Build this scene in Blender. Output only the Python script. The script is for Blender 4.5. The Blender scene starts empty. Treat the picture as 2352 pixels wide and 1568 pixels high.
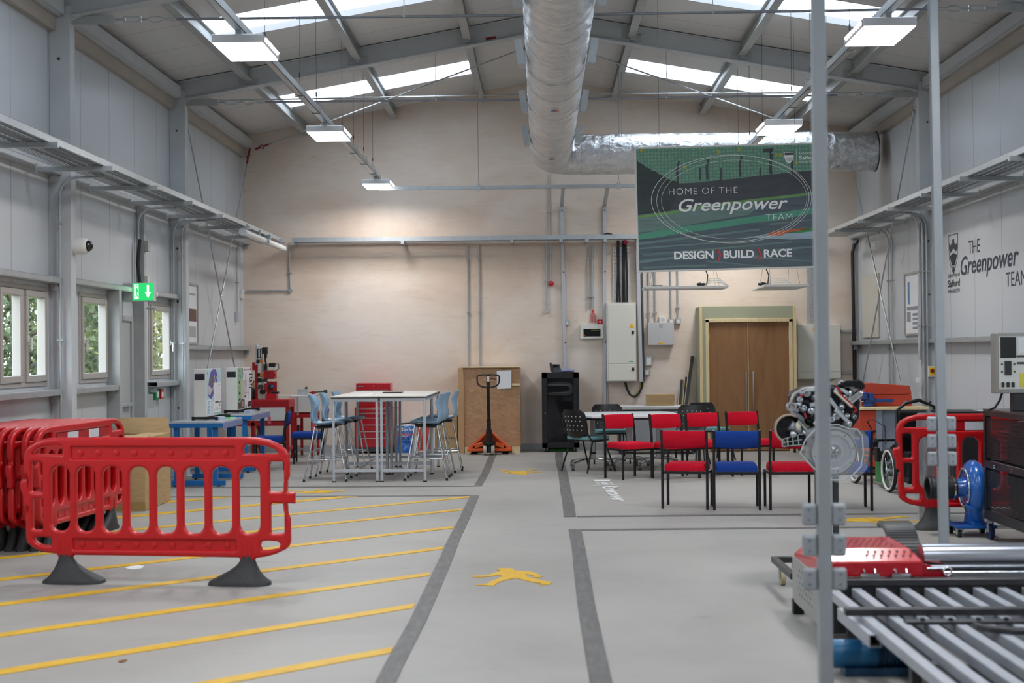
import bpy, math, random
from mathutils import Vector, Matrix
R = random.Random(7)
PI = math.pi
sc = bpy.context.scene
col = sc.collection
# ------------------------------------------------------------------ camera
FPX, CH = 3267.0, 1.58
cam_d = bpy.data.cameras.new('camera'); cam = bpy.data.objects.new('camera', cam_d); col.objects.link(cam)
cam_d.sensor_width = 36.0; cam_d.lens = FPX/2352*36.0; cam_d.clip_start = 0.05; cam_d.clip_end = 300
th = math.radians(0.5)
Yc = Vector((66/FPX, -27/FPX, -1)).normalized()
Zc = Vector((-math.sin(th), math.cos(th), 0)); Zc = (Zc - Yc*Zc.dot(Yc)).normalized()
Xc = Yc.cross(Zc)
CW = Matrix((Xc, Yc, Zc))               # rows: the world axes seen by the camera = camera-to-world rotation
cam.matrix_world = Matrix.Translation((0, 0, CH)) @ CW.to_4x4()
cam_d.dof.use_dof = True; cam_d.dof.focus_distance = 16.5; cam_d.dof.aperture_fstop = 2.4
sc.camera = cam
CC = Vector((0, 0, CH))
def ray(px, py): return CW @ Vector(((px-1176)/FPX, -(py-784)/FPX, -1))
def P(px, py, Y): d = ray(px, py); return CC + d*(Y/d.y)          # photo point at depth Y
def F(px, py, z=0.0): d = ray(px, py); return CC + d*((z-CH)/d.z)   # photo point on the level z
def XP(px, py, X): d = ray(px, py); return CC + d*(X/d.x)          # photo point on the plane x = X
# ------------------------------------------------------------------ world, exposure
XL, XR, YB, YF = -4.87, 5.165, 23.25, -5.0
AX, AZ, EZ = 0.147, 6.07, 5.19
sl = (AZ-EZ)/((XR-XL)/2)
def roofz(x): return AZ - sl*abs(x-AX)
w = bpy.data.worlds.new('overcast_sky'); sc.world = w; w.use_nodes = True
bg = w.node_tree.nodes['Background']; bg.inputs[0].default_value = (0.80, 0.90, 1.0, 1); bg.inputs[1].default_value = 6.4
sc.view_settings.view_transform = 'Standard'; sc.view_settings.look = 'None'
sc.view_settings.gamma = 1.0; sc.view_settings.exposure = 0.17; sc.view_settings.use_curve_mapping = False
sc.cycles.use_denoising = True
sc.cycles.max_bounces = 8; sc.cycles.diffuse_bounces = 4; sc.cycles.glossy_bounces = 3; sc.cycles.transmission_bounces = 6; sc.cycles.transparent_max_bounces = 12
sc.cycles.sample_clamp_indirect = 6.0; sc.cycles.caustics_reflective = False; sc.cycles.caustics_refractive = False
LAMP_W, SKY_PORTAL = 43.0, True
LEDX = ((-2.51, (11.8, 16.58, 21.7, 7.0, 2.0, -2.6)), (2.84, (11.5, 16.5, 21.6, 6.8, 2.0, -2.6)))
def area(name, loc, sx, sy, power, portal=False, rot=(0, 0, 0), colr=(1, 1, 1)):
    d = bpy.data.lights.new(name, 'AREA'); d.shape = 'RECTANGLE'; d.size = sx; d.size_y = sy
    d.energy = power; d.color = colr
    o = bpy.data.objects.new(name, d); o.location = loc; o.rotation_euler = rot; col.objects.link(o)
    if portal: d.cycles.is_portal = True
    return o
SKYL = [(16.0, 17.0), (20.75, 21.7), (11.4, 12.4), (6.8, 7.8), (2.2, 3.2)]
SKX = [(-3.84, -0.93), (1.22, 4.13)]
ang = math.atan(sl)
if SKY_PORTAL:
    for y0, y1 in SKYL:
        for x0, x1 in SKX:
            xm = (x0+x1)/2
            area('skylight_portal', (xm, (y0+y1)/2, roofz(xm)+0.02), (x1-x0)/math.cos(ang), y1-y0, 1, True, (0, -ang if xm < AX else ang, 0))
# ------------------------------------------------------------------ materials
def lin(c):
    if isinstance(c, str): c = tuple(int(c[i:i+2], 16) for i in (0, 2, 4))
    return tuple(((v/255)/12.92 if v/255 <= 0.04045 else ((v/255+0.055)/1.055)**2.4) for v in c)
MC = {}
def mat(name, c, rough=0.5, metal=0.0, var=0.06, scale=3.0, bump=0.0, bscale=60.0, spec=0.5, coat=0.0, emit=0.0, stretch=None, alpha=1.0, trans=0.0):
    if name in MC: return MC[name]
    m = bpy.data.materials.new(name); m.use_nodes = True; nt = m.node_tree; N = nt.nodes; L = nt.links
    b = N['Principled BSDF']; c3 = lin(c)
    tc = N.new('ShaderNodeTexCoord'); mp = N.new('ShaderNodeMapping'); L.new(tc.outputs['Object'], mp.inputs[0])
    if stretch: mp.inputs['Scale'].default_value = stretch
    nz = N.new('ShaderNodeTexNoise'); nz.inputs['Scale'].default_value = scale; nz.inputs['Detail'].default_value = 4
    L.new(mp.outputs[0], nz.inputs['Vector'])
    mx = N.new('ShaderNodeMix'); mx.data_type = 'RGBA'
    mx.inputs[6].default_value = (*[v*(1-var*1.6) for v in c3], 1); mx.inputs[7].default_value = (*[min(1, v*(1+var*1.6)) for v in c3], 1)
    L.new(nz.outputs[0], mx.inputs[0]); L.new(mx.outputs[2], b.inputs['Base Color'])
    b.inputs['Roughness'].default_value = rough; b.inputs['Metallic'].default_value = metal
    b.inputs['Specular IOR Level'].default_value = spec; b.inputs['Coat Weight'].default_value = coat
    b.inputs['Alpha'].default_value = alpha; b.inputs['Transmission Weight'].default_value = trans
    if emit: b.inputs['Emission Color'].default_value = (*c3, 1); b.inputs['Emission Strength'].default_value = emit
    if bump:
        n2 = N.new('ShaderNodeTexNoise'); n2.inputs['Scale'].default_value = bscale; L.new(mp.outputs[0], n2.inputs['Vector'])
        bp = N.new('ShaderNodeBump'); bp.inputs['Strength'].default_value = bump; bp.inputs['Distance'].default_value = 0.01
        L.new(n2.outputs[0], bp.inputs['Height']); L.new(bp.outputs[0], b.inputs['Normal'])
    MC[name] = m; return m
def ramp(N, pts):
    r = N.new('ShaderNodeValToRGB'); e = r.color_ramp.elements
    while len(e) < len(pts): e.new(0.5)
    for k, (p, c) in enumerate(pts): e[k].position = p; e[k].color = (*(lin(c) if isinstance(c, str) else c), 1)
    return r
def clad(name, c, axis, period, rough=0.35, rib=0.035):
    """composite panel with fine ribs across `axis` and a joint every `period` metres"""
    m = bpy.data.materials.new(name); m.use_nodes = True; nt = m.node_tree; N = nt.nodes; L = nt.links; b = N['Principled BSDF']
    ge = N.new('ShaderNodeNewGeometry'); sx = N.new('ShaderNodeSeparateXYZ'); L.new(ge.outputs['Position'], sx.inputs[0])
    def mth(op, a, bb=None):
        n = N.new('ShaderNodeMath'); n.operation = op
        for k, v in enumerate((a, bb)):
            if v is None: continue
            if isinstance(v, (int, float)): n.inputs[k].default_value = v
            else: L.new(v, n.inputs[k])
        return n.outputs[0]
    ax = sx.outputs[axis]
    fr = mth('FRACT', mth('DIVIDE', ax, rib)); rb = mth('LESS_THAN', fr, 0.22)
    jt = mth('LESS_THAN', mth('FRACT', mth('DIVIDE', ax, period)), 0.010)
    nz = N.new('ShaderNodeTexNoise'); nz.inputs['Scale'].default_value = 0.8
    c3 = lin(c)
    mx = N.new('ShaderNodeMix'); mx.data_type = 'RGBA'; L.new(nz.outputs[0], mx.inputs[0])
    mx.inputs[6].default_value = (*[v*.94 for v in c3], 1); mx.inputs[7].default_value = (*[v*1.04 for v in c3], 1)
    m2 = N.new('ShaderNodeMix'); m2.data_type = 'RGBA'; L.new(jt, m2.inputs[0]); L.new(mx.outputs[2], m2.inputs[6]); m2.inputs[7].default_value = (*[v*.35 for v in c3], 1)
    L.new(m2.outputs[2], b.inputs['Base Color']); b.inputs['Roughness'].default_value = rough
    h = mth('SUBTRACT', mth('MULTIPLY', rb, -0.35), mth('MULTIPLY', jt, 2.0))
    bp = N.new('ShaderNodeBump'); bp.inputs['Strength'].default_value = 0.55; bp.inputs['Distance'].default_value = 0.003
    L.new(h, bp.inputs['Height']); L.new(bp.outputs[0], b.inputs['Normal'])
    return m
def layered(name, pts, scale, stretch=(1, 1, 1), rough=0.7, detail=6, dist=0.6, bump=0.1, bscale=30, rvar=0.0, spec=0.4):
    """noise through a colour ramp: plaster, concrete, wood"""
    m = bpy.data.materials.new(name); m.use_nodes = True; nt = m.node_tree; N = nt.nodes; L = nt.links; b = N['Principled BSDF']
    tc = N.new('ShaderNodeTexCoord'); mp = N.new('ShaderNodeMapping'); L.new(tc.outputs['Object'], mp.inputs[0]); mp.inputs['Scale'].default_value = stretch
    nz = N.new('ShaderNodeTexNoise'); nz.inputs['Scale'].default_value = scale; nz.inputs['Detail'].default_value = detail; nz.inputs['Distortion'].default_value = dist
    L.new(mp.outputs[0], nz.inputs['Vector']); r = ramp(N, pts); L.new(nz.outputs[0], r.inputs[0]); L.new(r.outputs[0], b.inputs['Base Color'])
    b.inputs['Roughness'].default_value = rough; b.inputs['Specular IOR Level'].default_value = spec
    if rvar:
        mr = N.new('ShaderNodeMapRange'); mr.inputs[3].default_value = rough-rvar; mr.inputs[4].default_value = rough+rvar
        L.new(nz.outputs[0], mr.inputs[0]); L.new(mr.outputs[0], b.inputs['Roughness'])
    n2 = N.new('ShaderNodeTexNoise'); n2.inputs['Scale'].default_value = bscale; L.new(mp.outputs[0], n2.inputs['Vector'])
    bp = N.new('ShaderNodeBump'); bp.inputs['Strength'].default_value = bump; bp.inputs['Distance'].default_value = 0.01
    L.new(n2.outputs[0], bp.inputs['Height']); L.new(bp.outputs[0], b.inputs['Normal'])
    return m
GALV = mat('galvanised_steel', 'b4b9bb', 0.38, 0.55, 0.10, 9.0)
GALVD = mat('dull_galvanised_steel', 'acafae', 0.5, 0.25, 0.14, 6.0)
STEEL = mat('grey_painted_steel', 'c0c4c6', 0.5, 0.0, 0.06, 4.0)
CHROME = mat('chrome', 'd8dadc', 0.12, 1.0, 0.03)
ALU = mat('cast_aluminium', 'c2c6ca', 0.3, 0.9, 0.08, 12.0, 0.15)
RED = mat('red_moulded_plastic', 'bc0c13', 0.34, 0, 0.05, 4.0, 0.04, 90)
RUB = mat('black_recycled_rubber', '2b2c2c', 0.62, 0, 0.2, 9.0, 0.35, 45)
BLK = mat('black_plastic', '141416', 0.42, 0, 0.1)
BLKM = mat('black_powder_coat', '17171a', 0.38, 0.1, 0.1)
WHT = mat('white_plastic', 'dcdcd6', 0.4, 0, 0.03)
WHTM = mat('white_enamelled_metal', 'd6d6cf', 0.35, 0, 0.03)
RFAB = mat('red_woven_fabric', 'c4102a', 0.9, 0, 0.12, 30.0, 0.3, 400, 0.2)
BFAB = mat('blue_woven_fabric', '1c3f8e', 0.9, 0, 0.15, 30.0, 0.3, 400, 0.2)
TEAL = mat('teal_woven_fabric', '6d9c9e', 0.9, 0, 0.1, 30.0, 0.3, 400, 0.2)
CARD = layered('brown_cardboard', [(0.3, 'a98b62'), (0.7, 'b7996f')], 6, (1, 1, 8), 0.85, bump=0.04)
PINE = layered('pale_pine', [(0.35, 'd6bd8e'), (0.6, 'e2cda2'), (0.75, 'c9a873')], 4, (8, 8, 0.8), 0.6, bump=0.05)
PLY = layered('plywood_face', [(0.30, 'a5805f'), (0.45, 'b9926e'), (0.55, 'a9825f'), (0.62, 'bd9975'), (0.75, 'a07a59')], 2.6, (1, 1, 2.6), 0.6, 3, 1.8, 0.05)
DOORW = layered('brown_plywood_door', [(0.25, '805a36'), (0.5, '916944'), (0.75, '875f3c')], 2.0, (3, 3, 0.5), 0.5, 4, 0.8, 0.03)
BLUEM = mat('blue_painted_steel', '1268ac', 0.4, 0, 0.06)
REDM = mat('red_painted_steel', 'a8121a', 0.4, 0, 0.08)
REDG = mat('glossy_red_enamel', 'b80f22', 0.22, 0, 0.05, coat=0.3)
ORG = mat('orange_painted_steel', 'de5a1e', 0.4, 0, 0.1)
BGRN = mat('moisture_board_green', 'a3a68c', 0.8, 0, 0.03)
LGREY = mat('light_grey_paint', 'b9bcc0', 0.4, 0, 0.04)
YEL = mat('yellow_plastic', 'eab41c', 0.45, 0, 0.03)
GLASSD = mat('dark_glass', '0c0d0f', 0.08, 0, 0.02, spec=0.8)
DISC = mat('dark_grey_metal', '4c4e51', 0.4, 0.6, 0.1)
PAPER = mat('white_paper', 'e4e5e6', 0.8, 0, 0.02)
# ------------------------------------------------------------------ geometry helper
class MB:
    def __init__(s): s.v = []; s.f = []; s.m = []; s.k = 0
    def add(s, vs, fs):
        b = len(s.v); s.v += [tuple(v) for v in vs]; s.f += [tuple(b+i for i in f) for f in fs]; s.m += [s.k]*len(fs); return s
    def mi(s, k): s.k = k; return s
    def box(s, x0, x1, y0, y1, z0, z1):
        x0, x1 = min(x0, x1), max(x0, x1); y0, y1 = min(y0, y1), max(y0, y1); z0, z1 = min(z0, z1), max(z0, z1)
        v = [(x, y, z) for z in (z0, z1) for y in (y0, y1) for x in (x0, x1)]
        return s.add(v, [(0, 2, 3, 1), (4, 5, 7, 6), (0, 1, 5, 4), (2, 6, 7, 3), (0, 4, 6, 2), (1, 3, 7, 5)])
    def obox(s, c, sz, rot=None):
        c = Vector(c); rot = rot or Matrix.Identity(3)
        v = [c + rot @ Vector((x*sz[0]/2, y*sz[1]/2, z*sz[2]/2)) for z in (-1, 1) for y in (-1, 1) for x in (-1, 1)]
        return s.add(v, [(0, 2, 3, 1), (4, 5, 7, 6), (0, 1, 5, 4), (2, 6, 7, 3), (0, 4, 6, 2), (1, 3, 7, 5)])
    def bar(s, a, b, w, h=None, up=(0, 0, 1)):
        a, b = Vector(a), Vector(b); h = h or w; d = (b-a); ln = d.length
        if ln < 1e-6: return s
        d.normalize(); up = Vector(up)
        if abs(d.dot(up)) > 0.98: up = Vector((0, 1, 0)) if abs(d.y) < 0.9 else Vector((1, 0, 0))
        x = d.cross(up).normalized(); z = x.cross(d)
        return s.obox((a+b)/2, (w, ln, h), Matrix((x, d, z)).transposed())
    def _ring(s, c, d, r, n, ph=0.0, ref=None):
        d = d.normalized(); ref = ref or (Vector((0, 0, 1)) if abs(d.z) < 0.9 else Vector((1, 0, 0)))
        x = d.cross(ref).normalized(); y = x.cross(d)
        return [c + x*math.cos(ph+2*PI*k/n)*r + y*math.sin(ph+2*PI*k/n)*r for k in range(n)]
    def cyl(s, a, b, r, r2=None, n=14, cap=True):
        a, b = Vector(a), Vector(b); r2 = r if r2 is None else r2
        A = s._ring(a, b-a, r, n); B = s._ring(b, b-a, r2, n)
        f = [(k, (k+1) % n, n+(k+1) % n, n+k) for k in range(n)]
        if cap: f += [tuple(range(n))[::-1], tuple(range(n, 2*n))]
        return s.add(A+B, f)
    def tube(s, pts, r, n=8, closed=False, cap=True):
        pts = [Vector(p) for p in pts]; m = len(pts); vs = []; ref = None
        for i, p in enumerate(pts):
            if closed: d = pts[(i+1) % m]-pts[i-1]
            else: d = pts[min(i+1, m-1)]-pts[max(i-1, 0)]
            d.normalize()
            if ref is None:
                ref = Vector((0, 0, 1)) if abs(d.z) < 0.9 else Vector((1, 0, 0))
                ref = (ref - d*ref.dot(d)).normalized()
            else:
                q = ref - d*ref.dot(d); ref = q.normalized() if q.length > 1e-4 else ref
            x = d.cross(ref)
            rr = r[i] if isinstance(r, (list, tuple)) else r
            vs += [p + x*math.cos(2*PI*k/n)*rr + ref*math.sin(2*PI*k/n)*rr for k in range(n)]
        f = []
        for i in range(m if closed else m-1):
            j = (i+1) % m
            f += [(i*n+k, i*n+(k+1) % n, j*n+(k+1) % n, j*n+k) for k in range(n)]
        if cap and not closed: f += [tuple(range(n))[::-1], tuple((m-1)*n+k for k in range(n))]
        return s.add(vs, f)
    def lathe(s, o, d, prof, n=24, cap=True):
        """prof: (distance along d, radius)"""
        o, d = Vector(o), Vector(d).normalized(); vs = []; m = len(prof)
        for t, r in prof: vs += s._ring(o+d*t, d, max(r, 1e-4), n)
        f = [(i*n+k, i*n+(k+1) % n, (i+1)*n+(k+1) % n, (i+1)*n+k) for i in range(m-1) for k in range(n)]
        if cap: f += [tuple(range(n))[::-1], tuple((m-1)*n+k for k in range(n))]
        return s.add(vs, f)
    def prism(s, poly, o, u, v, wv):
        """2-D outline poly in the frame o + a*u + b*v, extruded by the vector wv"""
        o, u, v, wv = map(Vector, (o, u, v, wv)); n = len(poly)
        A = [o+u*a+v*b for a, b in poly]; B = [p+wv for p in A]
        return s.add(A+B, [tuple(range(n))[::-1], tuple(range(n, 2*n))] + [(k, (k+1) % n, n+(k+1) % n, n+k) for k in range(n)])
    def torus(s, c, axis, R0, r, n=32, k=10):
        c = Vector(c); return s.tube(s._ring(c, Vector(axis), R0, n), r, k, closed=True)
    def ball(s, c, r, n=12, m=8, sc3=(1, 1, 1)):
        c = Vector(c); vs = [c+Vector((0, 0, -r*sc3[2]))]
        for i in range(1, m):
            a = -PI/2+PI*i/m
            vs += [c+Vector((r*sc3[0]*math.cos(a)*math.cos(2*PI*k/n), r*sc3[1]*math.cos(a)*math.sin(2*PI*k/n), r*sc3[2]*math.sin(a))) for k in range(n)]
        vs.append(c+Vector((0, 0, r*sc3[2]))); t = len(vs)-1
        f = [(0, 1+(k+1) % n, 1+k) for k in range(n)] + [(t, 1+(m-2)*n+k, 1+(m-2)*n+(k+1) % n) for k in range(n)]
        f += [(1+i*n+k, 1+i*n+(k+1) % n, 1+(i+1)*n+(k+1) % n, 1+(i+1)*n+k) for i in range(m-2) for k in range(n)]
        return s.add(vs, f)
    def quad(s, *p): return s.add(p, [tuple(range(len(p)))])
    def mesh(s, o):
        me, M4, ms = o if isinstance(o, tuple) else (o.data, o.matrix_world, None)
        return s.add([M4 @ v.co for v in me.vertices], [tuple(p.vertices) for p in me.polygons])
    def build(s, name, mats, parent=None, smooth=0.0, bevel=0.0, world=False, seg=1):
        vs = s.v
        if world and parent is not None:
            inv = Matrix.LocRotScale(parent.location, parent.rotation_euler, None).inverted()
            if parent.parent is not None:
                g = parent.parent; inv = inv @ Matrix.LocRotScale(g.location, g.rotation_euler, None).inverted()
            vs = [tuple(inv @ Vector(v)) for v in vs]
        me = bpy.data.meshes.new(name); me.from_pydata(vs, [], s.f)
        for x in (mats if isinstance(mats, (list, tuple)) else [mats]): me.materials.append(x)
        me.polygons.foreach_set('material_index', s.m); me.update()
        if smooth:
            me.polygons.foreach_set('use_smooth', [True]*len(me.polygons)); me.set_sharp_from_angle(angle=math.radians(smooth))
        o = bpy.data.objects.new(name, me); col.objects.link(o)
        if parent is not None: o.parent = parent
        if bevel:
            b = o.modifiers.new('bevel', 'BEVEL'); b.width = bevel; b.segments = seg; b.limit_method = 'ANGLE'; b.angle_limit = math.radians(40)
        return o
def tag(o, label=None, cat=None, group=None, kind=None):
    if label: o['label'] = label
    if cat: o['category'] = cat
    if group: o['group'] = group
    if kind: o['kind'] = kind
    return o
def thing(name, label, cat, loc=(0, 0, 0), rz=0.0, group=None, kind=None):
    o = bpy.data.objects.new(name, None); o.empty_display_size = 0.1; col.objects.link(o)
    o.location = loc; o.rotation_euler = (0, 0, rz); return tag(o, label, cat, group, kind)
KIDS = {}
def kids(o): return [c for c in bpy.data.objects if c.parent == o]
def dup(o, loc, rz, label, group=None, name=None):
    r = o.copy(); col.objects.link(r); r.location = loc; r.rotation_euler = (0, 0, rz); r['label'] = label
    if group: r['group'] = group
    for c in kids(o):
        d = c.copy(); col.objects.link(d); d.parent = r
        for g in kids(c):
            e = g.copy(); col.objects.link(e); e.parent = d
    return r
# text as meshes
TXT = {}
def text_geo(body, size=1.0, bold=0.0, shear=0.0, spacing=1.0, extrude=0.0, align='LEFT'):
    cu = bpy.data.curves.new('t', 'FONT'); cu.body = body; cu.size = size; cu.offset = bold; cu.shear = shear; cu.space_character = spacing
    cu.extrude = extrude; cu.align_x = align; cu.resolution_u = 3
    o = bpy.data.objects.new('t', cu); col.objects.link(o); bpy.context.view_layer.update()
    me = o.to_mesh(); vs = [tuple(v.co) for v in me.vertices]; fs = [tuple(p.vertices) for p in me.polygons]
    o.to_mesh_clear(); bpy.data.objects.remove(o); bpy.data.curves.remove(cu); return vs, fs
def put_text(mb, body, o, u, v, width=None, height=1.0, bold=0.0, shear=0.0, spacing=1.0):
    """lay a line of text with its lower-left corner at o; u, v unit directions; fitted to width and cap height"""
    vs, fs = text_geo(body, 1.0, bold, shear, spacing)
    o, u, v = Vector(o), Vector(u), Vector(v)
    x0 = min(p[0] for p in vs); x1 = max(p[0] for p in vs)
    sy = height/0.73; sx = (width/(x1-x0)) if width else sy
    mb.add([o+u*((p[0]-x0)*sx)+v*(p[1]*sy) for p in vs], fs); return mb
def curve2d(outline, holes, extrude, bev, res=2):
    cu = bpy.data.curves.new('c', 'CURVE'); cu.dimensions = '2D'; cu.fill_mode = 'BOTH'; cu.extrude = extrude; cu.bevel_depth = bev; cu.bevel_resolution = res; cu.offset = -bev
    for pts in [outline]+holes:
        sp = cu.splines.new('POLY'); sp.points.add(len(pts)-1)
        for k, p in enumerate(pts): sp.points[k].co = (p[0], p[1], 0, 1)
        sp.use_cyclic_u = True
    o = bpy.data.objects.new('c', cu); col.objects.link(o); bpy.context.view_layer.update()
    me = o.to_mesh(); vs = [tuple(v.co) for v in me.vertices]; fs = [tuple(p.vertices) for p in me.polygons]
    o.to_mesh_clear(); bpy.data.objects.remove(o); bpy.data.curves.remove(cu); return vs, fs
def rrect(x0, y0, x1, y1, r, n=5):
    p = []
    for cx, cy, a0 in ((x1-r, y1-r, 0), (x0+r, y1-r, 90), (x0+r, y0+r, 180), (x1-r, y0+r, 270)):
        for k in range(n+1):
            a = math.radians(a0+90*k/n); p.append((cx+r*math.cos(a), cy+r*math.sin(a)))
    return p
# ================================================================== THE SETTING
PANEL_L = clad('white_cladding_panels', 'c6cacd', 1, 1.0)
ROOFM = clad('white_roof_panels', 'd6d5d3', 1, 1.0, 0.45, 0.05)
CONC = None
def concrete():
    m = bpy.data.materials.new('sealed_concrete'); m.use_nodes = True; nt = m.node_tree; N = nt.nodes; L = nt.links; b = N['Principled BSDF']
    tc = N.new('ShaderNodeTexCoord')
    n1 = N.new('ShaderNodeTexNoise'); n1.inputs['Scale'].default_value = 0.55; n1.inputs['Detail'].default_value = 8; n1.inputs['Roughness'].default_value = 0.62; n1.inputs['Distortion'].default_value = 0.5
    L.new(tc.outputs['Object'], n1.inputs['Vector'])
    r = ramp(N, [(0.3, '908c86'), (0.5, '999690'), (0.68, 'a29e98')]); L.new(n1.outputs[0], r.inputs[0])
    mp = N.new('ShaderNodeMapping'); mp.inputs['Scale'].default_value = (1, 3, 1); L.new(tc.outputs['Object'], mp.inputs[0])
    n2 = N.new('ShaderNodeTexNoise'); n2.inputs['Scale'].default_value = 1.7; n2.inputs['Detail'].default_value = 10; n2.inputs['Roughness'].default_value = 0.7; L.new(mp.outputs[0], n2.inputs['Vector'])
    r2 = ramp(N, [(0.30, (0.72, 0.72, 0.73)), (0.40, (0.97, 0.97, 0.97)), (0.75, (1.04, 1.04, 1.03))]); L.new(n2.outputs[0], r2.inputs[0])
    mx = N.new('ShaderNodeMix'); mx.data_type = 'RGBA'; mx.blend_type = 'MULTIPLY'; mx.inputs[0].default_value = 0.8
    L.new(r.outputs[0], mx.inputs[6]); L.new(r2.outputs[0], mx.inputs[7]); L.new(mx.outputs[2], b.inputs['Base Color'])
    mr = N.new('ShaderNodeMapRange'); mr.inputs[3].default_value = 0.42; mr.inputs[4].default_value = 0.68; L.new(n2.outputs[0], mr.inputs[0]); L.new(mr.outputs[0], b.inputs['Roughness'])
    bp = N.new('ShaderNodeBump'); bp.inputs['Strength'].default_value = 0.08; bp.inputs['Distance'].default_value = 0.01; L.new(n2.outputs[0], bp.inputs['Height']); L.new(bp.outputs[0], b.inputs['Normal'])
    return m
CONC = concrete()
def plaster():
    m = bpy.data.materials.new('pink_skim_plaster'); m.use_nodes = True; nt = m.node_tree; N = nt.nodes; L = nt.links; b = N['Principled BSDF']
    tc = N.new('ShaderNodeTexCoord')
    mp = N.new('ShaderNodeMapping'); mp.inputs['Scale'].default_value = (0.5, 1, 0.8); L.new(tc.outputs['Object'], mp.inputs[0])
    n1 = N.new('ShaderNodeTexNoise'); n1.inputs['Scale'].default_value = 0.9; n1.inputs['Detail'].default_value = 6; n1.inputs['Roughness'].default_value = 0.6; n1.inputs['Distortion'].default_value = 0.4
    L.new(mp.outputs[0], n1.inputs['Vector'])
    r = ramp(N, [(0.30, 'cfb8a4'), (0.47, 'dac9b9'), (0.66, 'e0d5ca')]); L.new(n1.outputs[0], r.inputs[0])
    mp2 = N.new('ShaderNodeMapping'); mp2.inputs['Scale'].default_value = (0.45, 1, 3.2); L.new(tc.outputs['Object'], mp2.inputs[0])
    n2 = N.new('ShaderNodeTexNoise'); n2.inputs['Scale'].default_value = 2.6; n2.inputs['Detail'].default_value = 8; n2.inputs['Roughness'].default_value = 0.72; n2.inputs['Distortion'].default_value = 2.2; L.new(mp2.outputs[0], n2.inputs['Vector'])
    r2 = ramp(N, [(0.28, (0.86, 0.82, 0.76)), (0.45, (1, 1, 1)), (0.70, (1.05, 1.05, 1.06))]); L.new(n2.outputs[0], r2.inputs[0])
    mx = N.new('ShaderNodeMix'); mx.data_type = 'RGBA'; mx.blend_type = 'MULTIPLY'; mx.inputs[0].default_value = 0.75
    L.new(r.outputs[0], mx.inputs[6]); L.new(r2.outputs[0], mx.inputs[7]); L.new(mx.outputs[2], b.inputs['Base Color']); b.inputs['Roughness'].default_value = 0.75
    bp = N.new('ShaderNodeBump'); bp.inputs['Strength'].default_value = 0.12; bp.inputs['Distance'].default_value = 0.01; L.new(n2.outputs[0], bp.inputs['Height']); L.new(bp.outputs[0], b.inputs['Normal'])
    return m
PLAST = plaster()
def struct(name, mb, m, parent=None, **k):
    o = mb.build(name, m, parent, **k); o['kind'] = 'structure'; return o
def sheet(mb, us, vs, holes, fn, th):
    """flat sheet in parameters (u, v) with rectangular holes (and their reveals); fn maps (u, v, depth) to a point"""
    U = sorted(set([us[0], us[1]] + [h[k] for h in holes for k in (0, 1)])); V = sorted(set([vs[0], vs[1]] + [h[k] for h in holes for k in (2, 3)]))
    for a, b in zip(U, U[1:]):
        for c, d in zip(V, V[1:]):
            if any(h[0] <= a and b <= h[1] and h[2] <= c and d <= h[3] for h in holes): continue
            for t in (0, th):
                q = [fn(a, c, t), fn(b, c, t), fn(b, d, t), fn(a, d, t)]; mb.quad(*q)
    for h in list(holes)+[(us[0], us[1], vs[0], vs[1])]:
        cs = [(h[0], h[2]), (h[1], h[2]), (h[1], h[3]), (h[0], h[3])]
        for k in range(4):
            a, b = cs[k], cs[(k+1) % 4]; mb.quad(fn(*a, 0), fn(*b, 0), fn(*b, th), fn(*a, th))
WT = 0.09
struct('floor', MB().box(XL-.1, XR+.1, YF-.1, YB+.1, -0.1, 0), CONC)
WINL = [(12.62, 13.92, 1.30, 2.27), (14.90, 15.86, 1.30, 2.27), (17.56, 18.56, 1.30, 2.27)]
DOORL = (16.02, 16.86, -0.001, 2.06)
mb = MB(); sheet(mb, (YF, YB), (-0.0, EZ+0.05), [*WINL, (16.02, 16.86, 0.0, 2.06), (8.2, 9.2, 1.3, 2.27), (4.0, 5.2, 1.3, 2.27)], lambda u, v, t: (XL-t, u, v), WT); struct('wall_left', mb, PANEL_L)
mb = MB(); sheet(mb, (YF, YB), (0, EZ+0.05), [(8.2, 9.4, 1.3, 2.27), (3.0, 4.2, 1.3, 2.27)], lambda u, v, t: (XR+t, u, v), WT); struct('wall_right', mb, PANEL_L)
gable = [(XL-.1, 0), (XR+.1, 0), (XR+.1, EZ), (AX, AZ+.02), (XL-.1, EZ)]
struct('wall_back', MB().prism(gable, (0, YB, 0), (1, 0, 0), (0, 0, 1), (0, .12, 0)), PLAST)
struct('wall_front', MB().prism(gable, (0, YF-.12, 0), (1, 0, 0), (0, 0, 1), (0, .12, 0)), PANEL_L)
mb = MB()
for sx, hs in ((0, SKX[0]), (1, SKX[1])):
    u = (XL-.1, AX) if sx == 0 else (AX, XR+.1)
    sheet(mb, u, (YF-.1, YB+.1), [(hs[0], hs[1], a, b) for a, b in SKYL], lambda u, v, t: (u, v, roofz(u)+t), 0.08)
struct('ceiling', mb, ROOFM)
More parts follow.
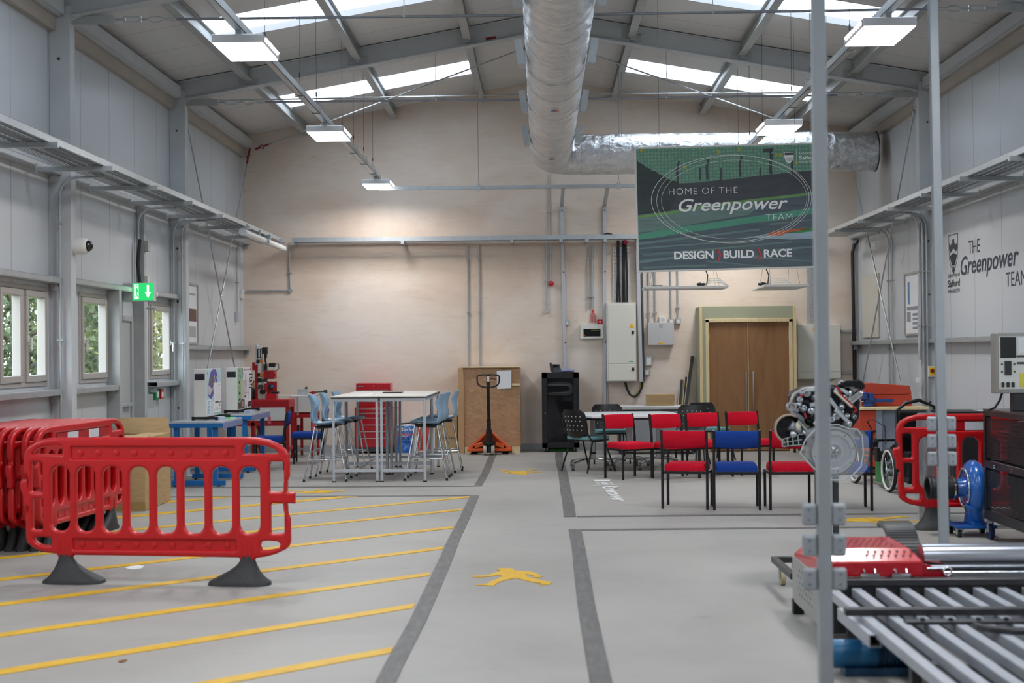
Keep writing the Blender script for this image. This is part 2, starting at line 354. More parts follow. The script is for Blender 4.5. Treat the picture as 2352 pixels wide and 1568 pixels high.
# translucent roof lights
def grp():
    m = bpy.data.materials.new('translucent_rooflight_sheet'); m.use_nodes = True; nt = m.node_tree; N = nt.nodes; L = nt.links
    for n in list(N):
        if n.type != 'OUTPUT_MATERIAL': N.remove(n)
    t = N.new('ShaderNodeBsdfTransparent'); t.inputs[0].default_value = (0.93, 0.96, 1, 1)
    d = N.new('ShaderNodeBsdfTranslucent'); d.inputs[0].default_value = (0.9, 0.93, 1, 1)
    nz = N.new('ShaderNodeTexNoise'); nz.inputs['Scale'].default_value = 2
    mr = N.new('ShaderNodeMapRange'); mr.inputs[3].default_value = 0.25; mr.inputs[4].default_value = 0.35; L.new(nz.outputs[0], mr.inputs[0])
    mx = N.new('ShaderNodeMixShader'); L.new(mr.outputs[0], mx.inputs[0]); L.new(t.outputs[0], mx.inputs[1]); L.new(d.outputs[0], mx.inputs[2])
    L.new(mx.outputs[0], N['Material Output'].inputs[0]); return m
GRP = grp(); n = 4
for (y0, y1) in SKYL:
    for (x0, x1) in SKX:
        mb = MB(); q = [(x0-.02, y0-.02), (x1+.02, y0-.02), (x1+.02, y1+.02), (x0-.02, y1+.02)]
        mb.quad(*[(a, b, roofz(a)+.09) for a, b in q]); struct('window_%d' % n, mb, GRP); n += 1
# left wall windows
GLASS = bpy.data.materials.new('window_glass'); GLASS.use_nodes = True
_n = GLASS.node_tree.nodes; _l = GLASS.node_tree.links; _n.remove(_n['Principled BSDF'])
_t = _n.new('ShaderNodeBsdfTransparent'); _t.inputs[0].default_value = (0.93, 0.95, 0.95, 1); _g = _n.new('ShaderNodeBsdfGlossy'); _g.inputs['Roughness'].default_value = 0.03
_lw = _n.new('ShaderNodeLayerWeight'); _pw = _n.new('ShaderNodeMath'); _pw.operation = 'POWER'; _l.new(_lw.outputs['Facing'], _pw.inputs[0]); _pw.inputs[1].default_value = 6.0; _fr = _n.new('ShaderNodeMath'); _fr.operation = 'MULTIPLY_ADD'; _l.new(_pw.outputs[0], _fr.inputs[0]); _fr.inputs[1].default_value = 0.4; _fr.inputs[2].default_value = 0.03; _tc = _n.new('ShaderNodeTexNoise'); _tc.inputs['Scale'].default_value = 1.5
_mr = _n.new('ShaderNodeMapRange'); _mr.inputs[3].default_value = 0.02; _mr.inputs[4].default_value = 0.06; _l.new(_tc.outputs[0], _mr.inputs[0]); _l.new(_mr.outputs[0], _g.inputs['Roughness'])
_m = _n.new('ShaderNodeMixShader'); _l.new(_fr.outputs[0], _m.inputs[0]); _l.new(_t.outputs[0], _m.inputs[1]); _l.new(_g.outputs[0], _m.inputs[2]); _l.new(_m.outputs[0], _n['Material Output'].inputs[0])
WFR = mat('taupe_window_frame', 'aaa59f', 0.4, 0, 0.03)
def window(k, y0, y1, z0, z1, splits, handles):
    t = thing('window_%d' % k, None, None, (XL, y0, z0), kind='structure')
    ys = [y0]+splits+[y1]
    for a, b in zip(ys, ys[1:]):
        m = MB(); fw = 0.045; x0, x1 = XL-.07, XL+.012
        m.box(x0, x1, a, b, z0, z0+fw).box(x0, x1, a, b, z1-fw, z1).box(x0, x1, a, a+fw, z0+fw, z1-fw).box(x0, x1, b-fw, b, z0+fw, z1-fw)
        a2, b2, c2, d2 = a+fw+.004, b-fw-.004, z0+fw+.004, z1-fw-.004; fw = .06; x0, x1 = XL-.055, XL+.03
        m.box(x0, x1, a2, b2, c2, c2+fw).box(x0, x1, a2, b2, d2-fw, d2).box(x0, x1, a2, a2+fw, c2+fw, d2-fw).box(x0, x1, b2-fw, b2, c2+fw, d2-fw)
        wf = m.build('window_frame', WFR, t, bevel=.004, world=True)
        MB().quad((XL-.03, a2+fw, c2+fw), (XL-.03, b2-fw, c2+fw), (XL-.03, b2-fw, d2-fw), (XL-.03, a2+fw, d2-fw)).build('pane', GLASS, wf, world=True)
    for hy in handles:
        zc = (z0+z1)/2-.03
        MB().box(XL+.03, XL+.045, hy-.014, hy+.014, zc-.03, zc+.035).box(XL+.045, XL+.07, hy-.01, hy+.01, zc-.01, zc+.01).box(XL+.058, XL+.075, hy-.01, hy+.01, zc-.11, zc+.012).build('handle', WHT, t, bevel=.003, world=True)
    return t
window(1, *WINL[0], [13.26], [13.33]); window(2, *WINL[1], [], [14.98]); window(3, *WINL[2], [], [18.49])
# fire exit door in the left wall
d = thing('door_1', None, None, (XL, 16.02, 0), kind='structure'); DG = mat('grey_door_paint', 'a9aaa8', 0.45, 0, 0.02)
MB().box(XL-.06, XL+.02, 16.02, 16.08, 0, 2.06).box(XL-.06, XL+.02, 16.80, 16.86, 0, 2.06).box(XL-.06, XL+.02, 16.08, 16.80, 2.0, 2.06).build('door_frame', DG, d, bevel=.003, world=True)
MB().box(XL-.05, XL-.005, 16.085, 16.795, 0.01, 1.995).build('door_leaf', DG, d, bevel=.003, world=True)
MB().box(XL-.005, XL+.05, 16.15, 16.74, 1.0, 1.04).build('push_bar', GALV, d, bevel=.004, world=True)
# outer strip of ground and planting seen through the windows
GRASS = layered('rough_grass', [(0.3, '47512b'), (0.7, '6d7440')], 3, rough=0.9, bump=0.4)
tag(MB().box(-30, XL-.1, -10, 50, -.35, -.3).build('grass_bank', GRASS), 'rough green grass outside beyond the left windows', 'grass', kind='stuff')
LEAF = layered('green_leaves', [(0.3, '26351f'), (0.5, '3e4f2c'), (0.7, '647044')], 2.5, rough=0.6, bump=0.0)
LEAF2 = layered('yellowing_leaves', [(0.3, '3c4527'), (0.5, '626334'), (0.72, '8a8048')], 2.5, rough=0.6, bump=0.0)
BARK = mat('grey_bark', '5d5348', 0.9, 0, 0.2, 6, 0.4)
def tree(x, y, h, rad, lm, label, nl):
    t = thing('tree', label, 'tree', (x, y, -.27), group='trees outside the left windows'); m = MB(); rr = random.Random(int(x*31+y*7))
    m.tube([(0, 0, 0), (.1, .05, h*.3), (.0, -.05, h*.6), (.05, 0, h*.85)], [.14, .11, .07, .03], 8)
    for k in range(9):
        a = rr.uniform(0, 2*PI); z = h*rr.uniform(.25, .7); m.tube([(0, 0, z), (math.cos(a)*rad*.4, math.sin(a)*rad*.4, z+.35), (math.cos(a)*rad*.75, math.sin(a)*rad*.75, z+.5)], [.04, .025, .01], 5)
    m.build('trunk', BARK, t, smooth=60)
    m = MB()
    for k in range(int(nl*1.5)):
        while True:
            p = Vector((rr.uniform(-1, 1), rr.uniform(-1, 1), rr.uniform(-1, 1)))
            if p.length < 1 and (p.length > .45 or rr.random() < .3): break
        c = Vector((p.x*rad, p.y*rad, h*.56+p.z*h*.44)); a = Vector((rr.gauss(0, 1), rr.gauss(0, 1), rr.gauss(0, 1))).normalized(); b = a.orthogonal().normalized(); q = rr.uniform(.04, .085)
        m.quad(c-a*q, c-b*q*.5, c+a*q, c+b*q*.5)
    m.build('foliage', lm, t)
tree(-8.2, 22.0, 4.6, 1.9, LEAF, 'dark green leafy tree outside the window nearest the column with the camera', 5200)
tree(-12.3, 26.0, 5.6, 2.2, LEAF, 'green leafy tree outside the leftmost window', 5200)
tree(-8.4, 27.5, 4.4, 1.7, LEAF2, 'yellow green leafy tree outside the window beside the exit door', 4600)
tree(-13.8, 40.0, 6.2, 2.6, LEAF2, 'yellowing tree standing furthest back outside the windows', 4600)
tree(-9.4, 33.5, 3.8, 1.8, LEAF, 'small dark tree outside the narrow window past the exit door', 4200)
tree(-16.5, 33.0, 6.0, 2.4, LEAF, 'tall green tree set back outside the leftmost window', 4600)
# painted floor markings (thin paint, each shape an object of its own)
BANDM = layered('dark_grey_floor_paint', [(0.3, '585654'), (0.5, '63615f'), (0.72, '6f6d6a')], 8, (3, .6, 1), 0.55, 8, .3, 0.1)
YP = layered('yellow_floor_paint', [(0.3, 'c99a1c'), (0.6, 'd8ab28'), (0.75, 'c29f3a')], 7, (1, 1, 1), 0.5, 8, .3, 0.05)
WP = mat('white_floor_paint', 'e4e4e0', 0.6, 0, 0.08, 20)
def flat(name, polys, m, label, cat, group=None, z=0.004):
    mb = MB()
    for p in polys: mb.prism([(a, b) for a, b in p], (0, 0, 0.0004), (1, 0, 0), (0, 1, 0), (0, 0, z))
    return tag(mb.build(name, m), label, cat, group)
def wob(x, y0, y1, w=.11, seed=1):
    r = random.Random(seed); n = max(2, int((y1-y0)/1.2)); ys = [y0+(y1-y0)*k/n for k in range(n+1)]; off = [r.uniform(-.012, .012) for _ in ys]
    return [(x+o, y) for y, o in zip(ys, off)] + [(x+w+o+r.uniform(-.004, .004), y) for y, o in zip(ys[::-1], off[::-1])]
flat('floor_band', [wob(-.805, 16.95, 22.6, .10, 1)], BANDM, 'dark grey painted walkway edge line running back to the orange pallet truck', 'floor marking')
flat('floor_band', [wob(-.80, 3.5, 15.85, .10, 2)], BANDM, 'dark grey painted walkway edge line beside the yellow diagonal stripes', 'floor marking')
flat('floor_band', [wob(.215, 13.72, 22.8, .12, 3)], BANDM, 'dark grey painted walkway edge line running back to the black equipment rack', 'floor marking')
flat('floor_band', [wob(.228, 3.5, 12.75, .11, 4)], BANDM, 'dark grey painted walkway edge line on the right, nearest the conveyor', 'floor marking')
flat('floor_band', [[(-4.8, 16.99), (-.806, 16.93), (-.806, 17.02), (-4.8, 17.09)]], BANDM, 'dark grey cross line on the floor in front of the high tables', 'floor marking', z=.003)
flat('floor_band', [[(-4.8, 15.90), (-.80, 15.80), (-.80, 15.89), (-4.8, 16.0)]], BANDM, 'dark grey cross line along the back edge of the yellow striped area', 'floor marking', z=.003)
flat('floor_band', [[(.335, 13.70), (5.0, 13.82), (5.0, 13.92), (.335, 13.81)]], BANDM, 'dark grey cross line on the floor in front of the front row of chairs', 'floor marking', z=.003)
flat('floor_band', [[(.335, 12.66), (5.0, 12.80), (5.0, 12.90), (.335, 12.76)]], BANDM, 'dark grey cross line on the floor nearest the right hand barrier', 'floor marking', z=.003)
ends = [15.70, 14.44, 12.97, 11.59, 10.22, 8.93, 7.60, 6.3, 5.0]
for k, y in enumerate(ends):
    L_ = 3.9; dy = .95
    lab = ['furthest', 'second furthest', 'third furthest', 'fourth furthest', 'fifth furthest', 'sixth furthest', 'nearest fully visible', 'nearest, running off the bottom edge', 'hidden'][k]
    if k == 8: continue
    flat('floor_stripe', [[(-.81, y+.08), (-.81, y-.08), (-.81-L_, y-.08-L_*dy), (-.81-L_, y+.08-L_*dy)]], YP, 'yellow diagonal floor stripe meeting the dark band, ' + lab, 'floor marking', 'yellow diagonal stripes', z=.0035)
flat('floor_stripe', [[(-2.05, 15.82), (-2.27, 15.84), (-4.75, 13.48), (-4.75, 13.27)][::-1]], YP, 'yellow diagonal floor stripe passing under the large open cardboard box', 'floor marking', 'yellow diagonal stripes', z=.0035)
flat('floor_stripe', [[(-3.42, 15.87), (-3.64, 15.88), (-4.75, 14.83), (-4.75, 14.62)][::-1]], YP, 'shortest yellow floor stripe, in the back corner of the striped area by the cardboard box', 'floor marking', 'yellow diagonal stripes', z=.0035)
# walking figure from the photo: outline in photo pixels on the floor
zz = lambda pts: [(1060+a/4.127, 1020+b/4.127) for a, b in pts]
fig = zz([(102, 1250), (200, 1246), (270, 1238), (330, 1215), (372, 1210), (365, 1200), (335, 1193), (345, 1182), (400, 1177), (460, 1178), (500, 1190), (495, 1200), (560, 1203), (640, 1208), (700, 1222), (735, 1240), (768, 1256), (745, 1264), (680, 1264), (690, 1250), (660, 1242), (605, 1234), (625, 1256), (680, 1274), (760, 1294), (840, 1308), (862, 1316), (815, 1334), (735, 1334), (765, 1322), (700, 1314), (600, 1292), (520, 1272), (440, 1284), (360, 1308), (300, 1346), (230, 1340), (135, 1337), (140, 1330), (240, 1328), (275, 1304), (340, 1280), (385, 1256), (375, 1240), (340, 1244), (270, 1256), (180, 1262), (110, 1262)])
f0 = [tuple(F(*p)[:2]) for p in fig]
flat('walking_figure_marking', [f0], YP, 'yellow walking person symbol painted in the middle of the walkway, nearest one', 'floor marking', 'yellow walking figures')
cx = sum(p[0] for p in f0)/len(f0); cy = sum(p[1] for p in f0)/len(f0)
def figat(x, y, rot, s, label):
    c, q = math.cos(rot), math.sin(rot)
    flat('walking_figure_marking', [[(x+(c*(a-cx)-q*(b-cy))*s, y+(q*(a-cx)+c*(b-cy))*s) for a, b in f0]], YP, label, 'floor marking', 'yellow walking figures')
figat(-.29, 18.95, PI, 1.0, 'yellow walking person symbol upside down on the walkway in front of the pallet truck')
figat(-2.68, 16.42, -PI/2, 1.0, 'yellow walking person symbol on the floor in front of the high tables')
figat(3.12, 13.32, PI/2, 1.0, 'yellow walking person symbol on the floor behind the engine stand')
# white floor logo text
m = MB(); a = math.radians(-88)
def ft(body, px, py, wd, h, bold=0.0, shear=0.0):
    o = F(px, py); u = Vector((math.cos(a), math.sin(a), 0)); v = Vector((-u.y, u.x, 0)); put_text(m, body, (o.x, o.y, .004), u, v, wd, h, bold, shear)
ft('Greenpower', 1383, 1118, 1.62, .17, .025, .3)
ft('Salford', 1380, 1107.5, .36, .09, .03); ft('University of', 1399, 1107.5, .36, .045, .02); ft('MANCHESTER', 1368, 1107.5, .34, .04, .01)
q0 = F(1363, 1115.5); q1 = F(1420, 1117.3)
m.quad((q0.x, q0.y-.06, .004), (q1.x, q1.y-.06, .004), (q1.x, q1.y+.02, .004), (q0.x, q0.y+.02, .004))
c0 = F(1385, 1104); m.quad((c0.x-.10, c0.y-.10, .004), (c0.x+.08, c0.y-.10, .004), (c0.x+.10, c0.y+.14, .004), (c0.x-.12, c0.y+.14, .004))
tag(m.build('floor_lettering', WP), 'white lettering and crest painted sideways on the floor left of the red chairs', 'lettering')
flat('paint_spill', [[(F(px, py).x, F(px, py).y) for px, py in [(287, 1303), (300, 1300), (318, 1298), (331, 1300), (325, 1305), (308, 1308), (296, 1307)]]], WP, 'small white spill on the floor behind the front red barrier', 'mark', z=.002)
lf = MB(); c = F(280, 1519); lf.prism([(.02*math.cos(t)*(1+.4*math.sin(3*t)), .03*math.sin(t)) for t in [k*2*PI/10 for k in range(10)]], (c.x, c.y, .002), (1, 0, .1), (0, 1, 0), (0, 0, .004)); tag(lf.build('fallen_leaf', mat('dry_leaf', '8a5a2c', .8)), 'small dry brown leaf lying on the floor at the lower left', 'leaf')
# plinth at the foot of the back wall
PLN = mat('grey_plinth_paint', '9fa2a3', 0.6, 0, 0.05)
struct('baseboard_back', MB().box(XL, XR, YB-.035, YB, 0, .11), PLN, bevel=.004)
# ---------------------------------------------------------------- steel frame
def column(y, side, label):
    x = XL if side < 0 else XR; s = -side; t = thing('steel_column', label, 'column', (x+s*.105, y+.075, 0))
    m = MB(); a, b = x+s*.003, x+s*.21
    m.box(a, b, y, y+.012, 0, 5.08).box(a, b, y+.14, y+.152, 0, 5.08).box(x+s*.195, b, y+.012, y+.14, 0, 5.08)
    m.build('shaft', STEEL, t, world=True)
    MB().box(a, x+s*.27, y-.03, y+.18, 0, .012).build('base_plate', STEEL, t, world=True)
    m = MB()
    for z in (0.9, 2.3, 3.0, 4.55):
        m.cyl((x+s*.10, y, z), (x+s*.10, y-.012, z), .014, n=8)
    m.build('bolts', DISC, t, world=True)
    return t
column(14.04, -1, 'grey steel column on the left wall carrying the white camera'); column(18.63, -1, 'grey steel column on the left wall behind the blue workbenches')
column(18.63, 1, 'grey steel column on the right wall carrying the yellow isolator switch'); column(14.04, 1, 'grey steel column at the right edge'); column(9.4, -1, 'grey steel column on the left wall closest to the camera')
for i, y in enumerate((14.04, 18.63, 9.4)):
    t = thing('roof_rafter', ['grey steel rafter pair crossing the roof nearest the camera', 'grey steel rafter pair crossing the roof above the high tables', 'grey steel rafter pair out of view overhead'][i], 'rafter', (AX, y, AZ))
    for s in (-1, 1):
        xe = XL if s < 0 else XR; m = MB()
        za, ze = AZ-.012, EZ-.012; d = .25
        prof = [(AX, za), (xe, ze), (xe, ze-d), (AX, za-d)]
        if s < 0: prof = prof[::-1]
        o = lambda z0, z1, y0, y1: m.add([(AX, y0, AZ-z0), (xe, y0, EZ-z0), (xe, y1, EZ-z0), (AX, y1, AZ-z0), (AX, y0, AZ-z1), (xe, y0, EZ-z1), (xe, y1, EZ-z1), (AX, y1, AZ-z1)], [(0, 1, 2, 3), (4, 7, 6, 5), (0, 4, 5, 1), (1, 5, 6, 2), (2, 6, 7, 3), (3, 7, 4, 0)])
        o(.012, .024, y-.01, y+.15); o(.25, .262, y-.01, y+.15); o(.024, .25, y+.05, y+.065)
        m.build('beam', STEEL, t, world=True)
    m = MB(); m.prism([(XL+.2, 4.93), (XL+.36, 5.0), (XL+.2, 4.99)], (0, y+.02, 0), (1, 0, 0), (0, 0, 1), (0, .11, 0)); m.build('haunch', STEEL, t, world=True); m = MB(); m.prism([(XR-.2, 4.93), (XR-.36, 5.0), (XR-.2, 4.99)], (0, y+.02, 0), (1, 0, 0), (0, 0, 1), (0, .11, 0)); m.build('haunch', STEEL, t, world=True)
    if i == 1:
        q = P(1127, 86.5, y+.02); MB().obox((q.x, y+.045, q.z), (.13, .012, .03), Matrix.Rotation(-ang*.9, 3, 'Y')).build('tape_strip', mat('dark_red_tape', '7d1420', .5), t, world=True)
names = {(-3.97): 'left outer', -2.52: 'left middle', -1.08: 'left inner', 1.08: 'right inner', 2.52: 'right middle', 3.97: 'right outer'}
for off, nm in names.items():
    for y0, y1, bay in ((14.19, 18.62, 'front'), (18.79, 23.25, 'rear')):
        x = AX+off; z = roofz(x)-.008; t = thing('roof_purlin', f'grey galvanised roof purlin, {nm} line, in the {bay} bay', 'purlin', (x, (y0+y1)/2, z), group='roof purlins')
        m = MB(); m.box(x-.04, x+.04, y0, y1, z-.012, z).box(x-.005, x+.005, y0, y1, z-.15, z-.012).box(x-.05, x+.05, y0, y1, z-.17, z-.15); m.build('beam', GALVD, t, world=True)
        if bay == 'front': m = MB(); m.box(x-.13, x+.13, y1+.048, y1+.055, z-.21, z-.12).box(x-.025, x+.025, y1-.0, y1+.05, z-.2, z-.05).cyl((x-.09, y1+.04, z-.165), (x-.09, y1+.05, z-.165), .012, n=8).cyl((x+.09, y1+.04, z-.165), (x+.09, y1+.05, z-.165), .012, n=8); m.build('cleat', GALVD, t, world=True)
for s, nm in ((-1, 'left'), (1, 'right')):
    x = XL if s < 0 else XR
    for y0, y1, bay in ((9.6, 14.03, 'near'), (14.2, 18.62, 'middle'), (18.8, 23.25, 'far')):
        t = thing('eaves_beam', f'grey steel eaves beam along the top of the {nm} wall, {bay} bay', 'beam', (x, (y0+y1)/2, 5.0), group='eaves beams')
        i = -s
        MB().box(x+i*.01, x+i*.16, y0, y1, 4.99, 5.13).box(x+i*.01, x+i*.12, y0, y1, 4.975, 4.99).build('beam', STEEL, t, world=True)
        MB().box(x+i*.002, x+i*.07, y0, y1, 4.83, 4.97).build('flashing', mat('taupe_flashing', 'aca397', .5), t, world=True)
# horizontal sheeting rails
def rail(side, y0, y1, z, where):
    x = XL if side < 0 else XR; i = -side; t = thing('sheeting_rail', where, 'rail', (x, (y0+y1)/2, z), group='sheeting rails')
    MB().box(x+i*.003, x+i*.13, y0, y1, z-.03, z-.024).box(x+i*.003, x+i*.13, y0, y1, z+.024, z+.03).box(x+i*.124, x+i*.13, y0, y1, z-.024, z+.024).build('rail_section', GALV, t, world=True, bevel=.003)
    for yy in (y0+.06, y1-.06): MB().box(x+i*.02, x+i*.10, yy-.004, yy+.004, z-.10, z-.03).cyl((x+i*.05, yy, z-.06), (x+i*.05, yy-.02, z-.06), .01, n=6).build('bracket', GALVD, t, world=True)
for y0, y1, nm in ((9.6, 14.03, 'nearest bay'), (14.2, 18.62, 'middle bay'), (18.8, 23.2, 'far bay')):
    rail(-1, y0, y1, 3.42, f'galvanised rail behind the left cable tray, {nm}'); rail(1, y0, y1, 3.42, f'galvanised rail behind the right cable tray, {nm}')
    rail(1, y0, y1, 1.70, f'galvanised rail at chest height on the right wall, {nm}')
rail(-1, 9.6, 14.03, 2.34, 'galvanised rail above the leftmost double window'); rail(-1, 9.6, 14.03, 1.235, 'galvanised rail below the leftmost double window')
rail(-1, 14.2, 16.95, 2.36, 'galvanised rail above the window and exit door'); rail(-1, 14.2, 15.9, 1.235, 'galvanised rail below the window beside the exit door')
rail(-1, 17.5, 18.62, 2.36, 'galvanised rail above the window past the exit door'); rail(-1, 17.5, 18.62, 1.235, 'galvanised rail below the window past the exit door')
rail(-1, 18.8, 23.2, 1.70, 'galvanised rail at chest height above the blue benches')
for y0, y1, lab in ((15.89, 15.99, 'galvanised door post left of the grey exit door'), (16.9, 17.0, 'galvanised door post right of the grey exit door')):
    tag(MB().box(XL+.003, XL+.14, y0, y1, 0, 2.33).build('door_post', GALVD, bevel=.003), lab, 'post')
# ================================================================== OVERHEAD SERVICES
# high-bay lights on two rows of trunking
LEDM = bpy.data.materials.new('lit_led_panel'); LEDM.use_nodes = True; _b = LEDM.node_tree.nodes['Principled BSDF']; _nz = LEDM.node_tree.nodes.new('ShaderNodeTexNoise'); _nz.inputs['Scale'].default_value = 3
_r = ramp(LEDM.node_tree.nodes, [(0, (1, .97, 1)), (1, (.97, .95, 1))]); LEDM.node_tree.links.new(_nz.outputs[0], _r.inputs[0]); LEDM.node_tree.links.new(_r.outputs[0], _b.inputs['Emission Color']); _b.inputs['Emission Strength'].default_value = 6.0
HOUS = mat('light_grey_lamp_housing', 'c9cacb', 0.4, 0.1, 0.02)
rowname = {0: 'left', 1: 'right'}; posn = ['nearest', 'middle', 'furthest', 'third', 'second', 'first']
for r_, (lx, ys) in enumerate(LEDX):
    for k, y in enumerate(ys):
        lab = f'lit rectangular high-bay lamp, {posn[k]} of the visible lamps on the {rowname[r_]} trunking'
        if k > 2: lab = f'lit rectangular high-bay lamp on the {rowname[r_]} trunking, {posn[k]} one before the visible lamps'
        t = thing('high_bay_lamp', lab, 'ceiling light', (lx, y+.37, 4.19), group='high-bay lamps')
        m = MB(); m.box(-.215, .215, -.37, .37, 0.006, .075)
        for q in range(8): s_ = 1 if lx < 0 else -1; m.box(s_*.215, s_*.222, -.34+q*.088, -.30+q*.088, .01, .07)
        m.build('housing', HOUS, t, bevel=.004)
        MB().box(-.205, .205, -.36, .36, -.002, .006).build('diffuser', LEDM, t)
        m = MB(); s_ = 1 if lx < 0 else -1
        for q in range(7): m.ball((s_*.224, -.29+q*.088, .04), .016, 8, 6)
        m.build('led_strip', LEDM, t)
        [MB().bar((0, q_, .078), (0, q_, .12), .05).build('mounting_bracket', GALV, t) for q_ in (-.3, .3)]
        L_ = area('lamp_light', (lx, y+.37, 4.175), .40, .72, LAMP_W, colr=(1.0, 0.975, 0.96)); L_.data.spread = math.radians(165)
    y1 = ys[2]+.55
    t = thing('lighting_trunking', f'long galvanised trunking carrying the {rowname[r_]} row of high-bay lamps', 'trunking', (lx, 10, 4.34))
    MB().box(lx-.035, lx+.035, YF+.5, y1, 4.31, 4.315).box(lx-.035, lx-.031, YF+.5, y1, 4.31, 4.38).box(lx+.031, lx+.035, YF+.5, y1, 4.31, 4.38).box(lx-.031, lx+.031, YF+.5, y1, 4.376, 4.38).build('channel', GALV, t, world=True)
    hy = [10.2, 13.0, 14.9, 16.0, 18.1, 19.2, 20.3, 21.4]
    for yy in hy:
        m = MB(); m.box(lx-.05, lx+.05, yy-.012, yy+.012, 4.30, 4.308).box(lx-.05, lx-.046, yy-.012, yy+.012, 4.30, 4.42).box(lx+.046, lx+.05, yy-.012, yy+.012, 4.30, 4.42); m.box(lx-.05, lx+.05, yy-.012, yy+.012, 4.416, 4.42); m.build('hanger_bracket', GALVD, t, world=True)
        MB().cyl((lx, yy, 4.42), (lx, yy, roofz(lx)), .0028, n=5).cyl((lx, yy, 4.50), (lx, yy, 4.55), .009, n=6).build('hanger_wire', DISC, t, world=True)
y = LEDX[0][1][2]+.5
t = thing('cross_trunking', 'galvanised trunking running across in front of the back wall below the silver duct', 'trunking', (0, y, 4.17))
MB().box(-2.5, 2.82, y-.03, y+.03, 4.15, 4.205).build('channel', GALV, t, world=True, bevel=.002)
for px in (1099, 1421):
    q = P(px, 428, y); m = MB(); m.box(q.x-.03, q.x+.03, y-.045, y-.03, 4.12, 4.24).torus((q.x, y-.03, 4.255), (0, 1, 0), .018, .003, 12, 5); m.build('hanger_clip', GALV, t, world=True)
    MB().cyl((q.x, y-.03, 4.27), (q.x, y-.03, roofz(q.x)), .003, n=5).build('hanger_rod', DISC, t, world=True)
# drops from the cross trunking to the wall
for px0, px1, yb, lab in ((1287, 1298, 856, 'grey vertical trunking on the back wall ending behind the black rack'), (1388, 1393, 930, 'grey vertical trunking on the back wall left of the tall electrical panel')):
    a = P(px0, 440, YB-.03); b = P(px1, yb, YB-.03); t = thing('wall_trunking', lab, 'trunking', (a.x, YB-.03, b.z)); a.x -= .02 if px1 == 1393 else 0; b.x -= .03 if px1 == 1393 else 0
    MB().bar((a.x+.02, YB-.03, 3.98), (b.x, YB-.03, b.z), .055, .05, up=(0, 1, 0)).build('channel', LGREY, t, world=True, bevel=.002)
    MB().bar((a.x+.02, YB-.04, 3.99), (a.x+.03, y+.02, 4.17), .055, .05).build('offset_arm', LGREY, t, world=True, bevel=.002)
    m = MB()
    for z in (3.9, 2.9, 1.75): c = P(px0, 440, YB); m.cyl((a.x+.02+(b.x-a.x)*(3.98-z)/(3.98-b.z)*1.0, YB-.055, z), (a.x+.02+(b.x-a.x)*(3.98-z)/(3.98-b.z), YB-.06, z), .012, n=8)
    m.build('fixing_hole', BLK, t, world=True)
# cable trays along the side walls
MESHT = bpy.data.materials.new('perforated_galvanised_steel'); MESHT.use_nodes = True
def perforate(m, c, cell, hole, axes=(0, 1), metal=.55):
    nt = m.node_tree; N = nt.nodes; L = nt.links; b = N['Principled BSDF']; b.inputs['Metallic'].default_value = metal; b.inputs['Roughness'].default_value = .42
    b.inputs['Base Color'].default_value = (*lin(c), 1)
    tc = N.new('ShaderNodeTexCoord'); sx = N.new('ShaderNodeSeparateXYZ'); L.new(tc.outputs['Object'], sx.inputs[0])
    def mth(op, a, bb=None):
        n = N.new('ShaderNodeMath'); n.operation = op
        for k, v in enumerate((a, bb)):
            if v is None: continue
            if isinstance(v, (int, float)): n.inputs[k].default_value = v
            else: L.new(v, n.inputs[k])
        return n.outputs[0]
    h = []
    for ax, cl, hl in zip(axes, cell, hole):
        f = mth('ABSOLUTE', mth('SUBTRACT', mth('FRACT', mth('DIVIDE', sx.outputs[ax], cl)), .5)); h.append(mth('LESS_THAN', f, hl/2))
    a = mth('SUBTRACT', 1.0, mth('MULTIPLY', h[0], h[1])); L.new(a, b.inputs['Alpha'])
perforate(MESHT, '7f8486', (.03, .05), (.45, .6))
for s, nm in ((-1, 'left'), (1, 'right')):
    x = XL if s < 0 else XR; i = -s; xo = -4.10 if s < 0 else 4.45; xi = -4.52 if s < 0 else 4.86; y1 = 22.85 if s < 0 else 22.6
    t = thing('cable_tray', f'long perforated galvanised cable tray along the {nm} wall', 'cable tray', (xo, 12, 3.38))
    MB().quad((xo, 6, 3.385), (xi, 6, 3.385), (xi, y1, 3.385), (xo, y1, 3.385)).build('tray_base', MESHT, t, world=True)
    MB().box(xo, xo+s*.0025, 6, y1, 3.385, 3.445).box(xo, xo+s*.016, 6, y1, 3.443, 3.446).build('lip', GALV, t, world=True)
    MB().box(xi, xi-s*.0025, 6, y1, 3.385, 3.445).box(xi, xi-s*.016, 6, y1, 3.443, 3.446).build('lip', GALV, t, world=True)
    m = MB(); rr = random.Random(3)
    for k in range(4):
        xx = xo+s*(.1+.07*k); m.tube([(xx+rr.uniform(-.02, .02), yy, 3.40+rr.uniform(0, .012)) for yy in range(6, 23)], .011, 6)
    m.build('cables', BLK, t, world=True, smooth=60)
    for k, yy in enumerate([8.66, 10.23, 11.8, 13.33, 14.9, 16.4, 18.0, 19.65, 21.2]):
        xt = -4.02 if s < 0 else 4.38
        MB().box(x+i*.13, xt, yy-.02, yy+.02, 3.335, 3.38).box(xt, xt+i*.004, yy-.022, yy+.022, 3.333, 3.382).build('cantilever_arm', GALV, t, world=True, bevel=.002)
        MB().box(x+i*.125, x+i*.14, yy-.035, yy+.035, 3.31, 3.41).build('arm_plate', GALVD, t, world=True)
